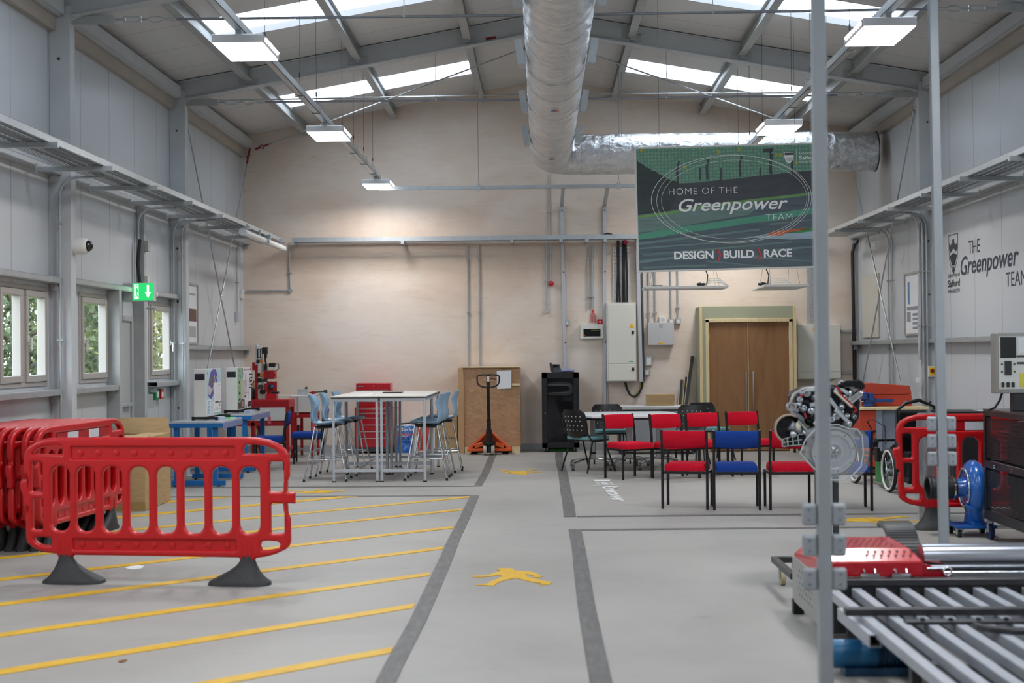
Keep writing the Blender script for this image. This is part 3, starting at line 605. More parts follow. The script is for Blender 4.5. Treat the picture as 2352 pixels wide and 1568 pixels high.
# back wall tray
yt = YB-.36
t = thing('cable_tray', 'galvanised cable tray running across the whole back wall', 'cable tray', (0, yt, 3.42))
m = MB(); a = P(640, 558, yt); b = P(1925, 541, yt); z0 = 3.41
m.box(-4.0, 4.36, yt, yt+.003, z0, z0+.07).box(-4.05, 4.42, yt+.003, yt+.016, z0+.067, z0+.07); m.build('lip', GALV, t, world=True)
MB().box(-4.05, 4.42, yt+.28, yt+.283, z0, z0+.07).build('lip', GALV, t, world=True)
MB().quad((-4.05, yt, z0), (4.42, yt, z0), (4.42, yt+.28, z0), (-4.05, yt+.28, z0)).build('tray_base', MESHT, t, world=True)
for px in (672, 925, 1176, 1289, 1348, 1390, 1640, 1800):
    q = P(px, 560, yt); MB().box(q.x-.022, q.x+.022, yt-.03, YB-.003, z0-.045, z0-.002).box(q.x-.026, q.x+.026, yt-.034, yt-.03, z0-.05, z0).build('cantilever_arm', GALV, t, world=True)
# two battens under the far end of the left tray
for k, (y0, y1, lab) in enumerate(((19.2, 20.7, 'white tubular batten light under the left cable tray, nearer one'), (20.85, 22.3, 'white tubular batten light under the left cable tray, end one'))):
    t = thing('batten_light', lab, 'light', (-4.03, (y0+y1)/2, 3.27), group='tubular batten lights')
    MB().cyl((-4.03, y0+.05, 3.26), (-4.03, y1-.05, 3.26), .045, n=14).build('tube_diffuser', WHT, t, world=True, smooth=40)
    MB().cyl((-4.03, y0, 3.26), (-4.03, y0+.05, 3.26), .052, n=14).build('end_cap', LGREY, t, world=True, smooth=40)
    MB().cyl((-4.03, y1-.05, 3.26), (-4.03, y1, 3.26), .052, n=14).build('end_cap', LGREY, t, world=True, smooth=40)
    MB().bar((-4.03, y0+.3, 3.30), (-4.03, y0+.3, 3.39), .03).bar((-4.03, y1-.3, 3.30), (-4.03, y1-.3, 3.39), .03).build('hanger', GALV, t, world=True)
# ---------------------------------------------------------------- silver ventilation duct
def foil():
    m = bpy.data.materials.new('crinkled_silver_foil'); m.use_nodes = True; nt = m.node_tree; N = nt.nodes; L = nt.links; b = N['Principled BSDF']
    b.inputs['Metallic'].default_value = .92; b.inputs['Roughness'].default_value = .22
    tc = N.new('ShaderNodeTexCoord'); n1 = N.new('ShaderNodeTexNoise'); n1.inputs['Scale'].default_value = 9; n1.inputs['Detail'].default_value = 7; n1.inputs['Roughness'].default_value = .65; n1.inputs['Distortion'].default_value = 1.2
    mp = N.new('ShaderNodeMapping'); mp.inputs['Scale'].default_value = (.8, .8, .8); L.new(tc.outputs['Object'], mp.inputs[0]); L.new(mp.outputs[0], n1.inputs['Vector'])
    r = ramp(N, [(.3, 'c9cbce'), (.7, 'e9ebed')]); L.new(n1.outputs[0], r.inputs[0]); L.new(r.outputs[0], b.inputs['Base Color'])
    vo = N.new('ShaderNodeTexVoronoi'); vo.inputs['Scale'].default_value = 11; L.new(mp.outputs[0], vo.inputs['Vector'])
    ad = N.new('ShaderNodeMath'); ad.operation = 'MULTIPLY_ADD'; L.new(vo.outputs[0], ad.inputs[0]); ad.inputs[1].default_value = .5; L.new(n1.outputs[0], ad.inputs[2])
    bp = N.new('ShaderNodeBump'); bp.inputs['Strength'].default_value = 1.0; bp.inputs['Distance'].default_value = .028; L.new(ad.outputs[0], bp.inputs['Height']); L.new(bp.outputs[0], b.inputs['Normal'])
    return m
FOIL = foil(); dx, dz, dr = .178, 4.545, .30; yE = 21.28
t = thing('ventilation_duct', 'large silver foil wrapped ventilation duct running under the ridge and turning right', 'duct', (dx, 12, dz))
rr = random.Random(5)
def ringrad(k): return dr*(1+.012*math.sin(k*1.7)+rr.uniform(-.012, .012))
ys = []; yy = 2.0
while yy < yE-.45: ys.append(yy); yy += .11
m = MB(); m.tube([(dx, q, dz) for q in ys]+[(dx, yE-.45, dz)]+[(dx+.45*(1-math.cos(a)), yE-.45+.45*math.sin(a), dz) for a in [k*PI/2/8 for k in range(1, 9)]], [ringrad(k) for k in range(len(ys)+9)], 40, cap=False)
m.build('main_run', FOIL, t, world=True, smooth=50)
xs = [dx+.45+k*.11 for k in range(int((4.45-dx-.45)/.11)+1)]
MB().tube([(q, yE, dz) for q in xs], [ringrad(k) for k in range(len(xs))], 40, cap=False).build('branch_run', FOIL, t, world=True, smooth=50)
MB().cyl((xs[-1]-.02, yE, dz), (XR-.16, yE, dz), dr*.97, n=40).build('branch_end', FOIL, t, world=True, smooth=50)
MB().cyl((XR-.165, yE, dz), (XR-.15, yE, dz), dr*1.01, n=40).build('end_flange', DISC, t, world=True, smooth=50)
k = 0
for q in (12.3, 13.1, 14.2, 15.1, 15.9, 16.3, 17.2, 18.0, 18.4, 19.3, 20.1): MB().torus((dx, q, dz), (0, 1, 0), dr*1.002, .007, 40, 6).build('foil_tape_seam', FOIL, t, world=True, smooth=60)
for q in (1.05, 1.75, 2.6, 3.3): MB().torus((q, yE, dz), (1, 0, 0), dr*1.002, .007, 40, 6).build('foil_tape_seam', FOIL, t, world=True, smooth=60)
for q in (11.6, 13.9, 16.6, 19.2):
    for s in (-1, 1):
        a = math.radians(28); m = MB()
        c = Vector((dx+s*(dr+.022), q, dz-.03)); RT = Matrix.Rotation(s*.16, 3, 'Y'); m.obox(c, (.008, .20, .24), RT); m.obox(c+Vector((s*.035, -.1, 0)), (.075, .006, .24), RT); m.obox(c+RT@Vector((s*.035, 0, -.12)), (.075, .20, .006))
        m.build('support_bracket', GALV, t, world=True)
    MB().tube([(dx+math.cos(a)*(dr+.008), q, dz+math.sin(a)*(dr+.008)) for a in [k*PI/10 for k in range(11)]], .01, 5).build('support_strap', GALV, t, world=True)
    MB().cyl((dx-.03, q, dz+dr), (dx-.03, q, roofz(dx)), .005, n=6).build('hanger_rod', DISC, t, world=True)
RB = [mat('blue_sticker', '3a4e9a', .5), mat('red_sticker', 'c03038', .5)]
for q in (15.6, 19.5):
    m = MB(); zb = dz-dr*1.02-.006; m.prism([(-.05, 0), (0, -.03), (0, .03)], (dx, q, zb), (1, 0, 0), (0, 1, 0), (0, 0, .004)); m.mi(1).prism([(0, -.03), (.05, 0), (0, .03)], (dx, q, zb), (1, 0, 0), (0, 1, 0), (0, 0, .004)); m.build('flow_arrow', RB, t, world=True)
# unistrut drop rod pair holding the branch
q = P(1424, 200, 20.9); m = MB(); m.bar((q.x-.02, 20.9, roofz(q.x)-.02), (q.x-.02, 20.9, dz+.2), .012).bar((q.x+.02, 20.9, roofz(q.x)-.02), (q.x+.02, 20.9, dz+.2), .012).box(q.x-.05, q.x+.05, 20.87, 20.93, roofz(q.x)-.1, roofz(q.x)-.04)
tag(m.build('duct_hanger', GALV), 'pair of thin steel rods holding the branch of the silver duct', 'hanger')
# ---------------------------------------------------------------- tie cables with turnbuckles
ROPE = mat('grey_wire_rope', '7f8288', .5, .5, .15, 60)
def tie(y, z, lab):
    t = thing('tie_cable', lab, 'cable', (AX, y, z)); xl, xr = XL+.24, XR-.24
    MB().tube([(xl+.95, y, z), (AX, y, z-.01), (xr-.95, y, z+.0)], .014, 7).build('wire_rope', ROPE, t, world=True, smooth=60)
    for s, xe in ((1, xl), (-1, xr)):
        MB().box(xe-s*.06, xe+s*.40, y-.02, y+.02, z-.04, z+.045).build('gusset_plate', GALVD, t, world=True, bevel=.003)
        m = MB(); m.cyl((xe+s*.40, y, z), (xe+s*.50, y, z), .012, n=8).bar((xe+s*.50, y-.02, z+.025), (xe+s*.66, y-.02, z+.025), .012).bar((xe+s*.50, y-.02, z-.025), (xe+s*.66, y-.02, z-.025), .012).box(xe+s*.49, xe+s*.51, y-.03, y, z-.03, z+.03).box(xe+s*.65, xe+s*.67, y-.03, y, z-.03, z+.03).cyl((xe+s*.67, y, z), (xe+s*.73, y, z), .012, n=8)
        m.build('turnbuckle', GALV, t, world=True)
        m = MB(); c = xe+s*.82; m.tube([(c-s*.09, y, z), (c-s*.04, y, z+.03), (c+s*.03, y, z+.025), (c+s*.09, y, z), (c+s*.03, y, z-.025), (c-s*.04, y, z-.03)], .008, 6, closed=True).cyl((c+s*.08, y, z), (c+s*.2, y, z), .018, n=8); m.build('rope_thimble', GALV, t, world=True, smooth=50)
    return t
for y, z, lab, hg in ((14.12, 4.95, 'thick wire tie cable with turnbuckles across the hall, the one nearest the camera', ((928, 37), (1637, 22))), (18.7, 4.93, 'thick wire tie cable with turnbuckles across the hall, the one nearer the back wall', ((1001, 232), (1531, 225)))):
    t = tie(y, z, lab)
    for px, py in hg:
        q = P(px, py, y); MB().cyl((q.x, y, z), (q.x, y, roofz(q.x)-.26), .005, n=6).ball((q.x, y, z), .02, 8, 6).build('drop_rod', GALV, t, world=True)
def brace(a, b, name, lab, col_=None):
    a, b = Vector(a), Vector(b); t = thing(name, lab, 'brace', tuple(b), group=None); d = (b-a).normalized()
    MB().cyl(a+d*.35, b, .011, n=8).build('rod', GALV, t, world=True, smooth=60)
    m = MB(); m.cyl(a, a+d*.12, .018, n=8).torus(a+d*.17, d.orthogonal(), .035, .008, 12, 6).cyl(a+d*.2, a+d*.36, .016, n=8); m.build('shackle', col_ or GALV, t, world=True, smooth=60)
SHR = mat('red_shackle', '93303a', .5, .2)
brace((-4.72, 18.82, 4.9), (-4.72, 22.95, .12), 'wall_brace', 'steel brace rod sloping down from the left column to the back left corner')
brace((-4.72, 23.1, 4.95), (-4.72, 18.95, .12), 'wall_brace', 'steel brace rod sloping down from the back left corner, with red shackle', SHR)
brace((4.98, 18.82, 4.9), (4.98, 22.95, .12), 'wall_brace', 'steel brace rod sloping down from the right column to the back right corner')
brace((4.98, 23.1, 4.95), (4.98, 18.95, .12), 'wall_brace', 'steel brace rod sloping down from the back right corner behind the red toolboxes')
brace((-4.62, 23.1, 4.95), (.02, 18.85, 5.70), 'roof_brace', 'steel brace rod in the roof from the back left corner to the ridge', SHR)
brace((-4.55, 18.85, 4.98), (.05, 23.15, 5.80), 'roof_brace', 'steel brace rod in the roof from the left column to the back of the ridge')
brace((4.9, 23.1, 4.95), (.27, 18.85, 5.70), 'roof_brace', 'steel brace rod in the roof from the back right corner to the ridge')
brace((4.85, 18.85, 4.98), (.25, 23.15, 5.80), 'roof_brace', 'steel brace rod in the roof from the right column to the back of the ridge')
# ================================================================== CONDUITS AND BOXES
def conduit(pts, lab, r=.0115, parts=True, m_=None, clips=()):
    t = thing('conduit', lab, 'conduit', tuple(pts[-1])); MB().tube(pts, r, 8).build('pipe', m_ or GALV, t, world=True, smooth=50)
    for c in clips: c = Vector(c); MB().box(c.x-.03, c.x+.03, c.y-.02, c.y+.02, c.z-.008, c.z+.008).build('saddle_clip', GALVD, t, world=True)
    return t
def bend(a, c, b, n=5, r=.15):
    a, c, b = Vector(a), Vector(c), Vector(b); p, q = c+(a-c).normalized()*r, c+(b-c).normalized()*r
    return [a]+[(p*(1-k/n)+c*(k/n))*(1-k/n)+(c*(1-k/n)+q*(k/n))*(k/n) for k in range(n+1)]+[b]
wy = YB-.025
def W(px, py, d=.025): return P(px, py, YB-d)
def vdrop(px, y0, y1, lab, clips=(), px1=None, end=None, r=.0115):
    a, b = W(px, y0), W(px1 or px+(y1-y0)*.0087, y1); t = conduit([a, b], lab, r=r, clips=[a.lerp(b, c) for c in clips])
    if end == 'round': MB().cyl((b.x, wy+.02, b.z), (b.x, wy-.02, b.z), .032, n=14).build('round_box', GALV, t, world=True, smooth=40)
    return t
vdrop(1074, 562, 842, 'steel conduit running down behind the wooden crate, left of the pair', (.12, .55)); vdrop(1100, 562, 842, 'steel conduit running down behind the wooden crate, right of the pair', (.12, .55))
vdrop(1254, 560, 715, 'thin conduit ending in a round box left of the red alarm bell', (.55,), end='round')
vdrop(1264, 560, 642, 'thin conduit dropping to the red alarm bell', (.3,)); vdrop(1261, 402, 545, 'conduit rising above the back tray toward the silver duct', (.6,))
b = W(1266, 651); t = thing('alarm_bell', 'round red fire alarm sounder on the back wall', 'alarm', tuple(b)); MB().lathe((b.x, wy+.02, b.z), (0, -1, 0), [(0, .045), (.05, .045), (.07, .036), (.078, .015)], 20).build('dome', REDG, t, world=True, smooth=40)
vdrop(1351, 565, 710, 'conduit ending above the fire alarm panel, left of the pair', (.2, .8)); vdrop(1360, 565, 710, 'conduit ending above the fire alarm panel with red cable tails', (.2, .8))
m = MB()
for k in range(4): a = W(1362, 710); m.tube([a, (a.x+(k-1.5)*.02, wy, a.z-.1), (a.x+(k-1.5)*.025, wy, a.z-.22)], .005, 6)
tag(m.build('red_cables', mat('red_cable_sheath', 'cf2a22', .5)), 'thin red cables splaying into the fire alarm panel', 'cable')
m = MB(); a = W(1262, 536); m.tube([a, (a.x, wy, a.z-.1)], .007, 6); tag(m.build('red_cable', mat('red_cable_sheath', 'cf2a22')), 'short red cable entering the back tray below the duct', 'cable')
vdrop(1489, 600, 742, 'steel conduit dropping into the grey wall box, first from the left', (.83,)); vdrop(1504, 600, 742, 'steel conduit dropping into the grey wall box, second from the left', (.83,))
vdrop(1540, 600, 733, 'steel conduit dropping to a switch box right of the white speaker', ()); vdrop(1556, 600, 733, 'steel conduit dropping to the rightmost small switch box', (.8,))
a, b, c_ = W(664, 566), W(667, 667), W(566, 668); conduit([W(664, 562), a, b], 'conduit dropping from the tray at the back left corner', clips=[a.lerp(b, .6)])
conduit([W(667, 667), c_], 'horizontal conduit leading to a small switch in the back left corner', clips=[b.lerp(c_, .45)])
MB2 = MB().cyl((b.x, YB, b.z), (b.x, YB-.045, b.z), .032, n=14); tag(MB2.build('round_junction_box', GALV, smooth=40), 'round junction box where two conduits meet at the back left', 'junction box')
q = XP(558, 676, XL+.03); tag(MB().box(XL+.002, XL+.05, 22.95, 23.08, q.z-.07, q.z+.07).build('wall_switch', WHTM, bevel=.008), 'white isolator box in the back left corner', 'switch')
q = XP(545, 715, XL+.03); t = conduit(bend((XL+.16, q.y, 3.36), (XL+.03, q.y, 3.36), (XL+.03, q.y, q.z), r=.12), 'conduit on the left wall ending in a small socket near the back corner', clips=[(XL+.03, q.y, 2.75)])
MB().box(XL+.002, XL+.06, q.y-.05, q.y+.05, q.z-.16, q.z).build('socket', LGREY, t, world=True, bevel=.005)
for y, x_, lab in ((14.0, XL+.12, 'conduit running down the near left column beside the camera'), (18.59, XL+.06, 'conduit running down the far left column, left of the two'), (18.59, XL+.17, 'conduit running down the far left column, right of the two')):
    conduit(bend((x_+.45, y-.02, 3.36), (x_, y-.02, 3.36), (x_, y-.02, .3), r=.2), lab, r=.014, clips=[(x_, y-.02, 2.9), (x_, y-.02, 1.75)])
for px, y_ in ((2045, 21.07), (2053, 20.85)):
    conduit(bend((XR-.5, y_, 3.36), (XR-.03, y_, 3.36), (XR-.03, y_, .9), r=.2), 'conduit down the right wall behind the brace rods, ' + ('further one' if px == 2045 else 'nearer one'), r=.013, clips=[(XR-.03, y_, 2.6), (XR-.03, y_, 1.6)])
for k, xo in enumerate((.02, .07, .12)):
    conduit(bend((XR-.5, 18.59-.02*k, 3.36), (XR-xo-.12, 18.59, 3.36), (XR-xo-.12, 18.59, [.6, .6, 1.45][k]), r=.2), 'conduit down the right column, ' + ['nearest the wall', 'middle of three', 'ending above the isolator'][k], r=.014, clips=[(XR-xo-.12, 18.59, 2.6), (XR-xo-.12, 18.59, 1.9)])
# trunk column next to the exit door
t = thing('wall_trunking', 'tall galvanised trunking right of the exit door, below the green exit sign', 'trunking', (XL+.08, 17.2, .9))
MB().box(XL+.02, XL+.10, 17.05, 17.12, .95, 3.36).build('channel', GALV, t, world=True, bevel=.002); MB().box(XL+.02, XL+.10, 17.14, 17.40, .95, 1.12).build('foot_bend', GALV, t, world=True)
MB().box(XL+.10, XL+.15, 17.04, 17.14, 2.85, 2.98).build('joint_box', GALVD, t, world=True, bevel=.003); MB().box(XL+.10, XL+.14, 17.05, 17.12, 2.3, 2.55).build('joint_cover', WHTM, t, world=True, bevel=.003)
conduit(bend((XL+.5, 16.98, 3.36), (XL+.05, 16.98, 3.36), (XL+.05, 16.98, 2.3), r=.2), 'conduit dropping above the exit door', r=.013)
tag(MB().tube([(XL+.09, 16.9, 2.98), (XL+.07, 16.88, 2.7), (XL+.09, 16.9, 2.4)], .022, 8).build('black_cable', BLK, smooth=50), 'thick black cable hanging above the exit sign', 'cable')
# exit sign
EX = mat('lit_green_exit_panel', '1fae5a', .4, emit=1.3); EXW = mat('lit_white_pictogram', 'f4fff4', .4, emit=1.6)
q0 = XP(281, 655, XL+.18); t = thing('exit_sign', 'green lit exit sign with arrow above the grey door', 'sign', (XL+.1, 16.5, 2.3))
MB().box(XL+.02, XL+.38, 16.45, 16.53, 2.22, 2.44).build('housing', LGREY, t, world=True, bevel=.006)
MB().box(XL+.13, XL+.375, 16.444, 16.45, 2.235, 2.435).build('sign_face', EX, t, world=True)
m = MB(); y_ = 16.442
m.box(XL+.15, XL+.20, y_, y_+.002, 2.25, 2.42); m.prism([(0, 0), (.035, .07), (.012, .07), (.012, .15), (-.012, .15), (-.012, .07), (-.035, .07)], (XL+.31, y_, 2.26), (1, 0, 0), (0, 0, 1), (0, .002, 0)); m.build('pictogram', EXW, t, world=True)
m = MB(); m.prism([(-.015, 0), (.005, .05), (-.01, .09), (.012, .12), (.022, .07), (.01, .04), (.022, 0), (.01, 0), (0, .03), (-.005, 0)], (XL+.175, y_-.002, 2.27), (1, 0, 0), (0, 0, 1), (0, .002, 0)); m.ball((XL+.18, y_, 2.405), .011, 8, 6); m.build('running_figure', EX, t, world=True)
# small things around the door
t = thing('wall_lamp', 'small white emergency lamp fitting beside the exit sign', 'lamp', (XL+.2, 17.1, 2.3)); MB().cyl((XL+.10, 17.03, 2.33), (XL+.26, 17.03, 2.33), .035, n=12).build('lamp_body', WHT, t, world=True, smooth=40); MB().cyl((XL+.02, 17.03, 2.16), (XL+.24, 17.03, 2.16), .012, n=8).build('arm', GALV, t, world=True)
t = thing('door_closer', 'small grey box with loose wires above the exit door', 'box', (XL+.02, 16.2, 2.2)); MB().box(XL+.0, XL+.05, 16.1, 16.17, 2.14, 2.26).build('box', LGREY, t, world=True, bevel=.004); MB().tube([(XL+.03, 16.14, 2.14), (XL+.04, 16.2, 2.08), (XL+.03, 16.3, 2.03), (XL+.03, 16.34, 2.1)], .005, 5).build('wire', BLK, t, world=True)
t = thing('safety_notice', 'white notice with a blue oval on the exit door', 'sign', (XL-.004, 16.4, 1.4)); q = XP(268, 825, XL); MB().box(XL-.005, XL-.003, q.y-.08, q.y+.08, q.z-.09, q.z+.09).build('sheet', PAPER, t, world=True); MB().prism([(.05*math.cos(a), .08*math.sin(a)) for a in [k*PI/10 for k in range(20)]], (XL-.003, q.y, q.z), (0, 1, 0), (0, 0, 1), (.002, 0, 0)).build('oval', mat('notice_blue', '2a59a8', .5), t, world=True)
t = thing('break_glass_unit', 'green emergency door release box under the window by the exit door', 'switch', (XL+.03, 17.75, 1.12)); MB().box(XL+.01, XL+.08, 17.62, 17.78, 1.04, 1.17).build('box', mat('green_box', '1f7a48', .4), t, world=True, bevel=.006); MB().box(XL+.08, XL+.084, 17.66, 17.74, 1.07, 1.14).build('window_plate', WHT, t, world=True)
t = thing('fire_call_point', 'red fire call point next to the green release box', 'switch', (XL+.03, 17.95, 1.12)); MB().box(XL+.01, XL+.07, 17.88, 18.02, 1.04, 1.17).build('box', REDG, t, world=True, bevel=.006); MB().box(XL+.07, XL+.074, 17.91, 17.99, 1.07, 1.13).build('window_plate', WHT, t, world=True)
tag(MB().box(XL+.003, XL+.006, 18.1, 18.35, 1.05, 1.18).build('paper_notice', PAPER), 'small white notice right of the red call point', 'notice')
# dome camera
q = XP(176, 566, XL+.22); t = thing('security_camera', 'white dome security camera with black lens on the near left column', 'camera', (XL+.22, 14.2, q.z))
MB().lathe((XL+.21, 14.13, q.z), (1, 0, 0), [(0, .085), (.11, .085), (.135, .07), (.14, .06)], 24).build('housing', WHT, t, world=True, smooth=40); MB().ball((XL+.345, 14.13, q.z), .058, 16, 10).build('lens_dome', GLASSD, t, world=True, smooth=60)
# posters
PF = mat('silver_poster_frame', 'a9a7a2', .4, .3)
def poster(side, y0, y1, z0, z1, lab, mats, blocks):
    x = XL if side < 0 else XR; i = -side; t = thing('framed_poster', lab, 'poster', (x, (y0+y1)/2, z0))
    MB().box(x+i*.002, x+i*.03, y0, y1, z0, z0+.03).box(x+i*.002, x+i*.03, y0, y1, z1-.03, z1).box(x+i*.002, x+i*.03, y0, y0+.03, z0+.03, z1-.03).box(x+i*.002, x+i*.03, y1-.03, y1, z0+.03, z1-.03).build('frame', PF, t, world=True)
    m = MB(); m.box(x+i*.004, x+i*.012, y0+.03, y1-.03, z0+.03, z1-.03)
    for a, b, c, d, k in blocks: m.mi(k).box(x+i*.012, x+i*.013, y0+(y1-y0)*a, y0+(y1-y0)*b, z0+(z1-z0)*c, z0+(z1-z0)*d)
    m.build('print', mats, t, world=True)
poster(-1, 19.45, 20.05, 1.74, 2.60, 'framed poster with a brown picture band on the left wall beyond the columns', [PAPER, mat('poster_brown', '6b4a42', .6), mat('poster_grey', 'a9a9a7', .6)], [(.15, .9, .38, .58, 1), (.2, .8, .8, .84, 2), (.2, .85, .12, .3, 2)])
poster(1, 19.2, 20.2, 1.78, 2.66, 'framed poster with a blue curve and text on the right wall beside the conduits', [PAPER, mat('poster_blue', '4a7fae', .6), mat('poster_text_grey', '8d9096', .6)], [(.75, .85, .5, .85, 1), (.1, .6, .1, .14, 2), (.1, .6, .17, .21, 2), (.1, .6, .24, .28, 2), (.1, .6, .31, .35, 2), (.1, .9, .4, .46, 2), (.7, .9, .22, .38, 2)])
tag(MB().box(XR-.03, XR-.002, 21.75, 22.8, 1.78, 2.76).build('wall_panel', mat('cream_wall_panel', 'c3bfb4', .6), bevel=.004), 'blank cream panel on the right wall near the back corner', 'panel')
# right wall logo
INK = mat('dark_blue_vinyl', '2c2f44', .5); m = MB(); o = lambda y, z: (XR-.003, y, z); uu, vv = (0, -1, 0), (0, 0, 1)
def rt(body, px, py, px2, h, bold=0, shear=0):
    a = XP(px, py, XR-.003); b = XP(px2, py, XR-.003); put_text(m, body, a, uu, vv, a.y-b.y, h, bold, shear)
a = XP(2225, 584, XR); put_text(m, 'THE', (XR-.003, a.y, a.z), uu, vv, a.y-XP(2251, 580, XR).y, .17, -.004)
a = XP(2207, 632, XR); put_text(m, 'Greenpower', (XR-.003, a.y, a.z), uu, vv, a.y-XP(2340, 600, XR).y, .23, .012, .22)
a = XP(2311, 659, XR); put_text(m, 'TEAM', (XR-.003, a.y, a.z), uu, vv, a.y-XP(2358, 650, XR).y, .17, -.004)
tag(m.build('wall_lettering', INK), 'dark blue team lettering stuck on the right wall', 'lettering')
m = MB(); CR = mat('black_vinyl', '26272c', .5)
a = XP(2178, 638, XR); put_text(m, 'University of', (XR-.003, a.y, a.z), uu, vv, .50, .055, .002); put_text(m, 'Salford', (XR-.003, a.y, a.z-.12), uu, vv, .50, .09, .02); put_text(m, 'MANCHESTER', (XR-.003, a.y, a.z-.20), uu, vv, .50, .05)
cy_, cz_ = a.y-.24, a.z+.27
m.box(XR-.004, XR-.002, cy_-.20, cy_+.20, cz_+.255, cz_+.262)
for s in (-1, 1): m.prism([(s*.205, .262), (s*.197, .262), (s*.17, -.05), (s*.04, -.22), (s*.0, -.245), (s*.0, -.235), (s*.035, -.215), (s*.163, -.05)][:0] or [(s*.20, .26), (s*.193, .26), (s*.17, -.05), (0, -.235), (0, -.245), (s*.177, -.05)], (XR-.004, cy_, cz_), uu, vv, (.002, 0, 0))
m.prism([(-.18, .10), (-.17, .16), (-.12, .12), (-.08, .15), (-.04, .14), (-.04, .2), (.04, .2), (.04, .14), (.08, .15), (.12, .12), (.17, .16), (.18, .10), (.12, .04), (0, .09), (-.12, .04)], (XR-.004, cy_, cz_), uu, vv, (.002, 0, 0))
for k in range(-3, 4): m.prism([(k*.045-.018, .03-abs(k)*.01), (k*.045+.018, .03-abs(k)*.01), (k*.018+.003, -.13), (k*.018-.003, -.13)], (XR-.004, cy_, cz_), uu, vv, (.002, 0, 0))
m.prism([(-.04, -.14), (.04, -.14), (.035, -.19), (0, -.24), (-.035, -.19)], (XR-.004, cy_, cz_), uu, vv, (.002, 0, 0))
tag(m.build('wall_crest', CR), 'black shield crest with university lettering on the right wall', 'crest')
# isolator on the right column
q = P(2139, 853, 18.6); t = thing('isolator_switch', 'yellow and red rotary isolator on the right column', 'switch', (q.x, 18.6, q.z))
MB().box(q.x-.05, q.x+.05, 18.56, 18.62, q.z-.07, q.z+.07).build('box', WHTM, t, world=True, bevel=.006); MB().box(q.x-.035, q.x+.035, 18.555, 18.56, q.z-.05, q.z+.055).build('yellow_plate', YEL, t, world=True); MB().cyl((q.x, 18.555, q.z+.01), (q.x, 18.53, q.z+.01), .026, n=14).build('knob', mat('dark_red_knob', '6e1e18', .4), t, world=True, smooth=40)
q = P(2111, 873, 18.5); t = thing('wall_socket', 'small white socket clipped to the conduits on the right column', 'switch', tuple(q)); MB().box(q.x-.03, q.x+.02, 18.52, 18.57, q.z-.035, q.z+.035).build('box', WHT, t, world=True, bevel=.004)
# ================================================================== BACK WALL ELECTRICS
def wbox(name, x0, y0, x1, y1, depth, m_, lab, cat, bevel=.004):
    a, b = W(x0, y0, depth), W(x1, y1, depth); t = thing(name, lab, cat, ((a.x+b.x)/2, YB, b.z)); MB().box(a.x, b.x, YB-depth, YB-.002, b.z, a.z).build('enclosure', m_, t, world=True, bevel=bevel); return t, a, b, YB-depth
t, a, b, yf = wbox('fire_alarm_panel', 1333, 745, 1385, 777, .10, WHTM, 'white fire alarm panel with dark display on the back wall', 'control panel')
MB().box(a.x+.05, b.x-.04, yf-.004, yf, b.z+.035, a.z-.075).build('display', GLASSD, t, world=True); MB().box(a.x+.17, b.x-.06, yf-.006, yf-.004, a.z-.10, a.z-.09).build('text_strip', mat('green_led_strip', '5a7a1c', .4), t, world=True); MB().cyl((a.x+.07, yf-.008, b.z+.055), (a.x+.07, yf-.004, b.z+.055), .006, n=8).build('indicator', mat('red_led', 'ff4a3a', .4, emit=1), t, world=True)
t, a, b, yf = wbox('fire_call_point', 1372, 733, 1384, 745, .05, REDG, 'red key switch box just above the fire alarm panel', 'switch'); MB().cyl(((a.x+b.x)/2, yf, (a.z+b.z)/2), ((a.x+b.x)/2, yf-.01, (a.z+b.z)/2), .014, n=12).build('key_barrel', WHT, t, world=True)
CREAM = mat('cream_enclosure_paint', 'dad8cd', 0.4, 0, 0.02)
t, a, b, yf = wbox('distribution_board', 1393, 695, 1462, 875, .22, CREAM, 'tall cream electrical distribution board with warning triangle', 'electrical panel')
dr_ = MB().box(a.x+.02, b.x-.02, yf-.008, yf, b.z+.285, a.z-.03).build('door', CREAM, t, world=True, bevel=.004); lc_ = MB().box(a.x+.02, b.x-.02, yf-.008, yf, b.z+.02, b.z+.275).build('lower_cover', CREAM, t, world=True, bevel=.004)
for zz_, pr_ in ((a.z-.48, dr_), (b.z+.20, lc_)): MB().box(b.x-.07, b.x-.035, yf-.02, yf-.008, zz_-.03, zz_+.02).build('latch', BLK, pr_, world=True, bevel=.002)
MB().prism([(-.045, 0), (.045, 0), (0, .085)], (b.x-.07, yf-.010, a.z-.41), (1, 0, 0), (0, 0, 1), (0, .002, 0)).build('warning_triangle', YEL, t, world=True)
MB().box(b.x-.12, b.x-.05, yf-.010, yf-.008, b.z+.31, b.z+.325).build('maker_mark', mat('green_mark', '3a9a58', .5), t, world=True)
t = thing('wall_trunking', 'grey vertical trunking on the back wall right of the tall electrical panel', 'trunking', (1.55, YB, 1.2)); a = P(1461, 545, YB-.05); b = P(1472, 876, YB-.05); MB().bar((a.x+.02, YB-.05, a.z), (b.x, YB-.05, b.z), .06, .1, up=(0, 1, 0)).build('channel', LGREY, t, world=True, bevel=.002)
PERF = bpy.data.materials.new('slotted_galvanised_strip'); PERF.use_nodes = True; perforate(PERF, 'c6cacc', (.03, .06), (.5, .55), (0, 2), .3)
for k, (px, lab) in enumerate(((1411.5, 'slotted galvanised strip above the distribution board, left'), (1425.5, 'slotted galvanised strip above the distribution board, middle'), (1441, 'slotted galvanised strip above the distribution board, right'))):
    a, b = W(px, 567), W(px+1.5, 694); tag(MB().bar((a.x, wy, a.z), (b.x, wy, b.z), .062, .004, up=(0, 1, 0)).build('slotted_strip', PERF), lab, 'strip')
